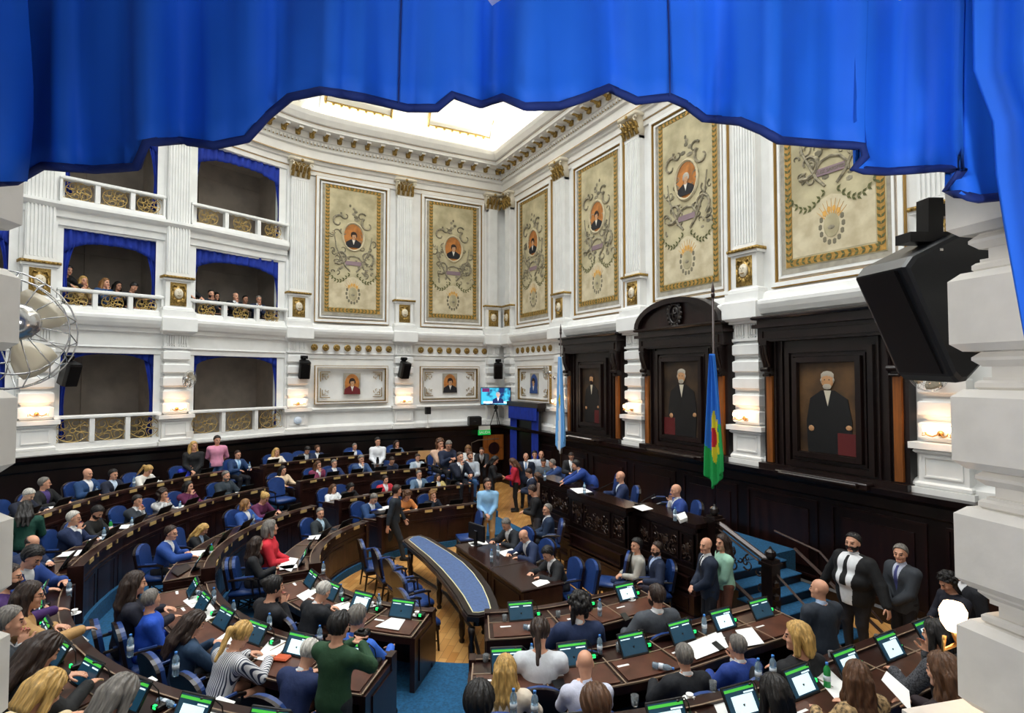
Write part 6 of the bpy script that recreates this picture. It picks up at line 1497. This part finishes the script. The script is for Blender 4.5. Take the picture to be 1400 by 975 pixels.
P_(108, 60, 890, 3, 'sit_write', ('sweater', '17181a'), ('long', 'b'), 'woman in black with very long brown hair bent forward, lower left', 'bent woman in black, lower left', fem=1)
P_(109, 62, 945, 3, 'sit_write', ('sweater', 'd8c4a0'), ('bob', 'y'), 'blond woman at the lower left corner, seen from behind', 'blond woman in lower left corner', fem=1, rt=7.95)
P_(110, 163, 953, 3, 'sit_write', ('sweater', '1c1d20'), ('bob', 'g'), 'grey haired woman at the bottom edge, seen from above', 'grey haired woman at bottom edge', fem=1, rt=7.8)
# gallery boxes: placed on the box floors behind the railings
def box_person(t, lat, back, li, pose, top, hairs, label, px=None, **k):
    a, d = spl(t); n = Vector((-d.y, d.x)); p = a+d*lat+n*back; zf = LEV[li][1]
    D = figure(pose, 'far', k.get('fem', 0), 0.); hz = D['S']['head'][2]
    pp = Vector((p.x, p.y, zf-.25+hz)); v = pp-Vector(CAM); dd = v.dot(Vector(FW)); x = CX+FPX*v.dot(Vector(RT))/dd; y = CY-FPX*v.dot(Vector(UP))/dd
    person(0, x, y, None, pose, top, hairs, label, face=(0, -5), T=zf-.25, q='far', chair=False, **k)
box_person(3.78, 0, .75, 1, 'stand_lean', ('sweater', '121216'), ('full', 'k'), 'dark haired man in black leaning over, middle gallery box at left')
box_person(3.68, 0, .70, 1, 'sit_clasp', ('sweater', 'b09468'), ('bob', 'y'), 'blond woman in camel coat in the middle gallery box at left', fem=1)
box_person(3.52, 0, .72, 1, 'sit_chin', ('sweater', '2c4c78'), ('long', 'l'), 'woman with chin on hand in the middle gallery box at left', fem=1)
box_person(3.40, 0, 1.2, 1, 'sit_desk', ('sweater', '15151a'), ('long', 'k'), 'person in black sitting further back in the left middle box', fem=1)
box_person(3.30, 0, .70, 1, 'sit_write', ('sweater', '1b1b20'), ('full', 'k'), 'person with black hair looking down, right end of left middle box')
box_person(2.84, 0, .65, 1, 'stand_lean', ('suit', '121318'), ('short', 'k'), 'man in black suit leaning on the rail, left end of right middle box')
box_person(2.66, 0, .70, 1, 'sit_clasp', ('sweater', '1b2433'), ('short', 'k'), 'bearded man in dark jacket at the rail of the right middle box', beard='k')
box_person(2.55, 0, 1.2, 1, 'sit_desk', ('sweater', '111114'), ('long', 'k'), 'person in black behind the rail of the right middle box', fem=1)
box_person(2.46, 0, .70, 1, 'sit_chin', ('suit', '181a22'), ('fringe', 'g'), 'balding man with hand at chin in the right middle box')
box_person(2.33, 0, 1.1, 1, 'sit_desk', ('sweater', '15161c'), ('short', 'k'), 'dark haired person seated back in the right middle box')
box_person(2.27, 0, .70, 1, 'sit_clasp', ('suit', '1d2a48'), ('short', 'g'), 'grey haired man with glasses at right end of right middle box', glasses=True)
# ------------------------------------------------------------------ things on the desks
def nearest(p, rows=None):
    c = [f for f in FOLK if f['row'] and (rows is None or f['row'] in rows)]
    return min(c, key=lambda f: (f['loc'].xy-Vector(p[:2])).length)
scr1 = mat('screen_blue', '143c52', .25, emit=.38); scr2 = mat('screen_page', 'cfe6ea', .3, emit=.9); scrg = mat('screen_green_bar', '3fae3a', .3, emit=.8); scrd = mat('screen_dark', '10202e', .2, emit=.25)
def tablet_proto(page):
    e = empty('desk_tablet')
    T_ = Matrix.Scale(1.28, 4) @ Matrix.Rotation(math.radians(-32), 4, 'X')
    b = MB(T_); b.bbox(-.145, .145, -.0, .012, .0, .215, .006); b.build('casing', black, e)
    b = MB(T_); b.box(-.132, .132, -.003, -.0005, .020, .200, 0); b.box(-.132, .132, -.0045, -.003, .172, .190, 1); b.box(.03, .12, -.0045, -.003, .150, .160, 2)
    if page: b.box(-.09, .10, -.0045, -.003, .03, .145, 2)
    else: b.box(-.12, -.02, -.0045, -.003, .15, .158, 2)
    b.build('screen', [scr1, scrg, scr2], e)
    b = MB(); b.box(-.05, .05, .02, .12, .0, .02); b.tube([(0, .05, .01), (0, .06, .10)], .014, 6); b.build('stand', black, e)
    return e
def mic_proto():
    e = empty('desk_microphone'); b = MB(); b.bbox(-.05, .05, -.05, .05, 0, .05, .01); b.tube([(0, .0, .05), (-.02, -.0, .16), (-.08, -.03, .23), (-.16, -.07, .24)], .006, 6); b.ball((-.17, -.075, .24), (.018, .012, .012), 6); b.build('gooseneck', black, e)
    b = MB(); b.box(-.018, .018, -.053, -.048, .02, .038); b.box(-.018, .018, -.052, -.03, .045, .052); b.build('green_lamp', greenled, e); return e
def bottle_proto():
    e = empty('water_bottle'); b = MB(); b.lathe([(.030, 0), (.033, .01), (.031, .05), (.033, .10), (.031, .14), (.033, .16), (.026, .19), (.013, .21), (.013, .22)], n=12); b.build('bottle_body', bottlem, e, True)
    b = MB(); b.lathe([(.0145, .218), (.0145, .24), (.012, .242)], n=10); b.build('cap', bluecap, e, True); b = MB(); b.lathe([(.0335, .07), (.0335, .12)], n=12); b.build('wrapper', mat('wrapper', 'dfe9f4', .5), e, True); return e
def glass_proto():
    e = empty('drinking_glass'); b = MB(); b.lathe([(.026, 0), (.030, .01), (.036, .095), (.034, .095), (.028, .014), (.002, .013)], n=14); b.build('tumbler', glassm, e, True); b = MB(); b.lathe([(.027, .015), (.031, .055), (.001, .056)], n=12); b.build('water', bottlem, e, True); return e
def cup_proto():
    e = empty('coffee_cup'); b = MB(); b.lathe([(.03, 0), (.07, .012), (.072, .016), (.03, .008)], n=16); b.build('saucer', paper, e, True); b = MB(); b.lathe([(.02, .01), (.034, .05), (.036, .062), (.032, .062), (.02, .02)], n=14); b.tube([(.034, 0, .05), (.055, 0, .045), (.05, 0, .025), (.03, 0, .022)], .004, 5); b.build('cup', paper, e, True); return e
PROTO = {'tabp': tablet_proto(True), 'tabd': tablet_proto(False), 'mic': mic_proto(), 'bottle': bottle_proto(), 'glass': glass_proto(), 'cup': cup_proto()}
USED = {}; LABS = {}
def put(kind, p, z, yaw, label, cat, group, lie=False):
    src = PROTO[kind]; o = src if kind not in USED else tree_copy(src); USED[kind] = 1
    o.location = (p[0], p[1], z); o.rotation_euler = (0, 0, yaw) if not lie else (0, PI/2, yaw)
    if lie: o.location.z += .034
    n = LABS.get(label, 0); LABS[label] = n+1
    if n: label += (', right one', ', middle one', ', far one', ', last one')[min(n-1, 3)]
    tag(o, label, cat, group); return o
def unit_yaw(U): return math.atan2(-(-U['n'].x), -U['n'].y)     # local +y towards the hall centre
cards = MB()
for U in UNITS:
    ns, T, p, n, t = U['s'], U['T'], U['p'], U['n'], U['t']
    yaw = unit_yaw(U); left = -t
    inview = U['r'] < 4 or ns < 2
    f = nearest(p+n*.9, (U['r'],)); far_ = (f['loc'].xy-(p+n*.9)).length > .62
    who = ('desk of ' if not far_ else 'desk next to ')+f['ph']
    if ns >= 2 or U['k'] % 1 == 0:
        lat = -t*.0
        q = p+n*.33 if ns >= 2 else p+n*.30
        kind = 'tabp' if (U['r'] == 3 and ns == 3) or (U['k']*3+U['r']) % 7 == 0 else 'tabd'
        put(kind, q, T+.765, yaw, 'black tablet on '+who, 'tablet', 'tablets on the member desks')
    if ns >= 2:
        q = p+n*.17+t*.27
        put('mic', q, T+.765, yaw, 'gooseneck microphone on '+who, 'microphone', 'microphones on the near desks')
        q = p+n*.42-t*.26; M = Matrix.Translation((q.x, q.y, T+.758)) @ Matrix.Rotation(yaw, 4, 'Z')
        c = MB(); c.box(-.075, .075, -.035, .035, 0, .003); o = c.build('paper_card', paper); o.matrix_world = M
        lb_ = 'small white card on '+who; k_ = LABS.get(lb_, 0); LABS[lb_] = k_+1
        tag(o, lb_+('' if not k_ else ', other one'), 'card', 'white cards on the near desks')
rnd = random.Random(11)
for U in UNITS:
    if U['s'] < 2 and rnd.random() < .55:
        q = U['p']+U['n']*.46+U['t']*rnd.uniform(-.12, .12); f = nearest(q+U['n']*.4, (U['r'],)); c = MB(); c.box(-.105, .105, -.15, .15, 0, .004)
        if rnd.random() < .5: c.M = Matrix.Rotation(.4, 4, 'Z'); c.box(-.2, .01, -.12, .17, .004, .008); c.M = Matrix.Identity(4)
        o = c.build('paper_sheet', paper); o.matrix_world = Matrix.Translation((q.x, q.y, U['T']+.762)) @ Matrix.Rotation(unit_yaw(U)+rnd.uniform(-.3, .3), 4, 'Z')
        lb_ = 'white papers on desk near '+f['ph']; k_ = LABS.get(lb_, 0); LABS[lb_] = k_+1; tag(o, lb_+(('', ', other sheets', ', third sheets')[min(k_, 2)]), 'paper', 'papers on the far desks')
def deskz(px, py, row): return TF[row]+.757
BOT = [(240, 910, 3, 0), (178, 884, 3, 0), (368, 850, 2, 0), (319, 831, 2, 0), (292, 812, 2, 0), (437, 868, 2, 0), (466, 806, 1, 0), (518, 820, 1, 0), (820, 828, 1, 0), (727, 895, 2, 0), (820, 882, 2, 0), (963, 852, 2, 0), (1037, 920, 3, 0), (1057, 915, 3, 0), (731, 968, 3, 0), (702, 965, 3, 0), (716, 860, 1, 1), (892, 913, 2, 1), (216, 963, 3, 1), (264, 812, 2, 1), (94, 803, 3, 0), (180, 720, 3, 0), (142, 735, 3, 0), (246, 696, 3, 0), (132, 676, 4, 0), (183, 661, 4, 0), (341, 639, 4, 0), (346, 712, 2, 0), (442, 783, 1, 0)]
for x, y, r, lie in BOT:
    z = TF[r]+(.757 if True else 0); p = at(x, y+ (14 if not lie else 0)*(1 if y > 800 else .3), z); f = nearest(p, None)
    put('bottle', p, z, .7, ('water bottle lying on the desk by ' if lie else 'water bottle standing by ')+f['ph'], 'bottle', 'clear water bottles', bool(lie))
for x, y, r in ((664, 906, 2), (690, 850, 1), (763, 845, 1), (758, 905, 2), (846, 892, 2), (846, 890, 2), (922, 870, 2), (984, 858, 2), (1068, 922, 3), (1137, 903, 3), (1200, 880, 3), (868, 965, 3), (975, 945, 3)):
    z = TF[r]+.757; p = at(x, y, z); f = nearest(p); put('glass', p, z, 0, 'water glass on the desk near '+f['ph'], 'glass', 'water glasses')
for x, y, r in ((508, 829, 1), (570, 842, 1), (863, 821, 1), (943, 958, 3), (102, 840, 3)):
    z = TF[r]+.757; p = at(x, y, z); f = nearest(p); put('cup', p, z, 0, 'white coffee cup on saucer near '+f['ph'], 'cup', 'coffee cups')
def sheet(cs, z, label, th=.004, mt=paper, nm='paper_sheet', cat='paper', n=1):
    P = [Vector(at(x, y, z)) for x, y in cs]; c = sum(P, Vector())/4
    b = MB(); b.prism([(p.x-c.x, p.y-c.y) for p in P], 0, th); o = b.build(nm, mt); o.location = (c.x, c.y, z); tag(o, label, cat); return o
z1, z2, z3, z4 = [TF[r]+.762 for r in (1, 2, 3, 4)]
sheet([(513, 857), (540, 842), (555, 846), (545, 862)], z1, 'white papers on the nearest desk of the innermost curved row'); sheet([(455, 828), (475, 822), (484, 829), (470, 838)], z1, 'white papers under the second near tablet')
sheet([(405, 815), (427, 803), (436, 808), (415, 822)], z1, 'white papers beside the white haired man in black jacket'); sheet([(347, 901), (372, 872), (396, 878), (372, 906)], z2, 'long white sheet beside the white haired man in navy')
sheet([(295, 875), (320, 857), (330, 864), (308, 884)], z2, 'white sheet before the blond woman in striped shirt'); sheet([(275, 838), (287, 825), (300, 840), (282, 850)], z2, 'white sheet before the woman in denim jacket')
sheet([(250, 822), (268, 812), (278, 822), (262, 832)], z2, 'white sheet before the man in bright blue sweater'); sheet([(70, 895), (112, 869), (122, 876), (75, 901)], z3, 'long white sheet on the lower left desk')
sheet([(176, 940), (208, 925), (216, 930), (188, 948)], z3, 'white sheet with yellow note on the third row desk'); sheet([(268, 972), (300, 952), (322, 960), (300, 985)], z3, 'white sheet at the bottom edge below the big tablet')
sheet([(935, 882), (985, 862), (996, 885), (952, 902)], z2, 'large white sheets between the man in black and the man in blue'); sheet([(1005, 862), (1028, 858), (1045, 880), (1022, 884)], z2, 'white sheets at the right end of the second row')
sheet([(1112, 922), (1130, 912), (1160, 940), (1143, 958)], z3, 'long white sheet beside the leopard print woman'); sheet([(975, 962), (1030, 955), (1042, 980), (985, 985)], z3, 'white sheets at the bottom edge below the third row tablet')
sheet([(1205, 930), (1212, 918), (1243, 945), (1246, 975), (1230, 975)][:4], z3+.22, 'stack of printed sheets held up by the leopard print woman'); sheet([(380, 775), (395, 762), (408, 764), (398, 782)], z1, 'papers beside the woman in bright red jacket')
sheet([(640, 742), (663, 739), (668, 744), (645, 747)], .785, 'white paper below the black monitor on the clerk table'); sheet([(680, 755), (700, 750), (708, 756), (690, 761)], .785, 'white papers under the bald clerk'); sheet([(727, 797), (745, 790), (752, 797), (735, 803)], .785, 'white papers before the black haired clerk')
sheet([(779, 668), (798, 667), (810, 673), (790, 675)], 1.785, 'white papers on the dais before the president'); sheet([(864, 693), (880, 690), (893, 696), (878, 699)], 1.785, 'white book and papers on the dais between the two bald men')
sheet([(232, 780), (255, 770), (262, 777), (243, 788)], z2, 'dark folder before the man in blue suit reaching', mt=black, nm='folder', cat='folder')
sheet([(973, 880), (979, 877), (991, 887), (984, 890)], z2+.006, 'black phone on the large white sheets', .009, black, 'mobile_phone', 'phone'); sheet([(848, 840), (855, 838), (862, 847), (855, 850)], z1, 'black phone on the innermost right row desk', .009, black, 'mobile_phone', 'phone')
sheet([(104, 925), (133, 909), (136, 912), (108, 929)], z3, 'black phone in gold case on the lower left desk', .009, black, 'mobile_phone', 'phone'); sheet([(136, 942), (148, 936), (153, 943), (142, 949)], z3, 'small turquoise note on the lower left desk', .003, mat('turquoise', '7fe0d8', .7), 'sticky_note', 'note')
sheet([(754, 932), (770, 928), (774, 940), (760, 944)], z2, 'dark wallet and phone by the bald man in white shirt', .01, black, 'wallet', 'wallet')
b = MB(); b.bbox(-.09, .09, -.06, .06, 0, .035, .015); o = b.build('orange_case', mat('orange_case', 'c8552c', .5)); p = at(385, 902, z2); o.location = (p[0], p[1], z2); o.rotation_euler.z = .9; tag(o, 'small orange zipped case by the white haired man in navy', 'case')
# green bottle
for (x, y, r), lab in (((289, 762, 2), 'green soda bottle beside the blond woman in black'), ((1131, 940, 3), 'green soda bottle by the leopard print woman'), ((151, 728, 3), 'pale green bottle by the bearded man in black')):
    z = TF[r]+.757; o = tree_copy(PROTO['bottle']); p = at(x, y, z); o.location = (p[0], p[1], z); o.rotation_euler = (0, 0, 0); tag(o, lab, 'bottle', 'green bottles')
    for c in o.children:
        if c.name.startswith('bottle_body'): c.data = c.data.copy(); c.data.materials[0] = mat('green_bottle', '3cb060', .15, trans=.3)
# things on the clerk table and the dais
e = empty('computer_monitor', tuple(at(652, 745, .78)), yawto(-.25, 1)); tag(e, 'black computer monitor seen from behind on the clerk table', 'monitor')
MB().bbox(-.26, .26, -.03, .02, .10, .44, .01).build('screen_back', black, e); b = MB(); b.box(-.04, .04, -.05, -.02, .0, .3); b.box(-.12, .12, -.1, .06, 0, .015); b.build('stand', black, e); MB().box(-.05, .05, -.034, -.03, .3, .31).build('badge', chrome, e)
for x, y, lab in ((672, 768, 'water bottle with red label on the clerk table'), (681, 760, 'clear bottle behind the red labelled bottle on the clerk table')):
    o = tree_copy(PROTO['bottle']); p = at(x, y, .78); o.location = (p[0], p[1], .78); o.rotation_euler = (0, 0, 0); tag(o, lab, 'bottle', 'bottles on the clerk table')
for x, y, lab in ((745, 657, 'water bottle at the far end of the dais counter'), (799, 675, 'water bottle before the president on the dais'), (923, 712, 'glass bottle at the near end of the dais counter')):
    o = tree_copy(PROTO['bottle']); p = at(x, y, 1.78); o.location = (p[0], p[1], 1.78); o.rotation_euler = (0, 0, 0); tag(o, lab, 'bottle', 'bottles on the dais')
for x, y, tx, ty, lab in ((808, 676, 838, 660, 'long gooseneck microphone before the president'), (872, 690, 894, 677, 'long gooseneck microphone between the two bald men on the dais')):
    p = at(x, y, 1.78); q = Vector(at(tx, ty, 2.05)); e = empty('dais_microphone', tuple(p)); tag(e, lab, 'microphone', 'dais microphones')
    b = MB(); d = q-Vector(p); b.box(-.05, .05, -.05, .05, 0, .02); b.tube([(0, 0, .01), tuple(d*.5+Vector((0, 0, .02))), tuple(d)], .008, 6); b.ball(tuple(d), (.02, .02, .02), 8); b.build('gooseneck', darkmetal, e)
bx = sheet([(925, 708), (936, 704), (940, 712), (930, 716)], 1.78, 'crumpled white tissues before the bald man in bright blue', .06, paper, 'tissue_pile', 'tissues')
# high-backed president chairs and spare chairs
for x, y, T, yw, lab, k in ((1.15, -1.75, .92, 2.6, 'empty blue president chair behind the bald man at the dais centre', 'a'), (-.55, -1.95, .92, 2.8, 'empty blue chair on the dais left of the bald man', 's')): place_chair(x, y, T, yw, lab, 'spare blue chairs', k)
for (x, y), z, yw, lab, k in (((790, 826), 0, PI-.15, 'empty blue side chair behind the black haired clerk', 's'), ((838, 806), 0, 2.3, 'empty blue side chair left of the young man in beige', 's'), ((640, 742), 0, 3.0, 'empty blue side chair behind the black monitor', 's'),
        ((245, 655), .9, None, 'empty blue armchair left of the man in bright blue shirt', 'a'), ((395, 650), .9, None, 'empty blue armchair right of the blond woman in cream', 'a'), ((385, 690), .6, None, 'empty blue armchair in the left aisle behind the third row', 'a'),
        ((300, 715), .32, None, 'empty armchair with a grey coat behind the second row', 'a'), ((150, 730), .6, None, 'empty blue armchair right of the bearded man in black', 'a'), ((335, 815), .15, None, 'empty blue armchair by the centre aisle', 'a')):
    p = at(x, y, z+.3)
    if yw is None: yw = yawto(XC-p[0], max(p[1], YC)-p[1])
    place_chair(p[0], p[1], z, yw, lab, 'spare blue chairs', k)
tan = mat('tan_leather', 'c89a66', .5)
for x, y, lab in ((580, 622, 'empty tan wooden chair behind the far desks, left one'), (590, 626, 'empty tan wooden chair behind the far desks, right one')):
    p = at(x, y, 1.7); e = empty('wooden_chair', (p[0], p[1], .9), yawto(CAM[0]-p[0], CAM[1]-p[1])); tag(e, lab, 'chair', 'tan chairs')
    MB().bbox(-.22, .22, -.22, .2, .42, .46, .01).build('seat', tan, e); MB().bbox(-.21, .21, -.22, -.19, .62, .92, .01).build('backrest', tan, e)
    for sx in (-1, 1):
        for sy in (-1, 1): MB().tube([(sx*.19, sy*.18, .42), (sx*.2, sy*.2, 0)], .014, 6).build('leg', darkmetal, e)
        MB().tube([(sx*.19, -.2, .42), (sx*.19, -.2, .65)], .014, 6).build('back_post', darkmetal, e)
# tray held by the waiter, camera held by the man in green
f = [q for q in FOLK if q['id'] == 14][0]; d = (Vector(CAM[:2])-f['loc'].xy).normalized(); e = empty('serving_tray', (f['loc'].x+d.x*.32, f['loc'].y+d.y*.32, .6+.95)); tag(e, 'round metal tray with a jug held by the waiter in white', 'tray')
b = MB(); b.lathe([(.18, 0), (.2, .02), (.19, .02), (.17, .005)], n=20); b.build('tray', chrome, e, True); b = MB(); b.lathe([(.04, .01), (.05, .1), (.03, .2), (.035, .22)], n=10); b.build('jug', darkmetal, e, True)
f = [q for q in FOLK if q['id'] == 96][0]; d = (Vector((0, -3.5))-f['loc'].xy).normalized(); e = empty('photo_camera', (f['loc'].x+d.x*.42, f['loc'].y+d.y*.42, .32+1.36), yawto(d.x, d.y)); tag(e, 'black camera held up by the man in green shirt', 'camera')
b = MB(); b.bbox(-.07, .07, -.03, .03, -.04, .05, .01); b.box(-.025, .025, -.02, .03, .05, .075); b.build('camera_body', black, e); MB().lathe([(.035, .03), (.038, .12), (.03, .12)], n=14, ax='y').build('lens', black, e, True)
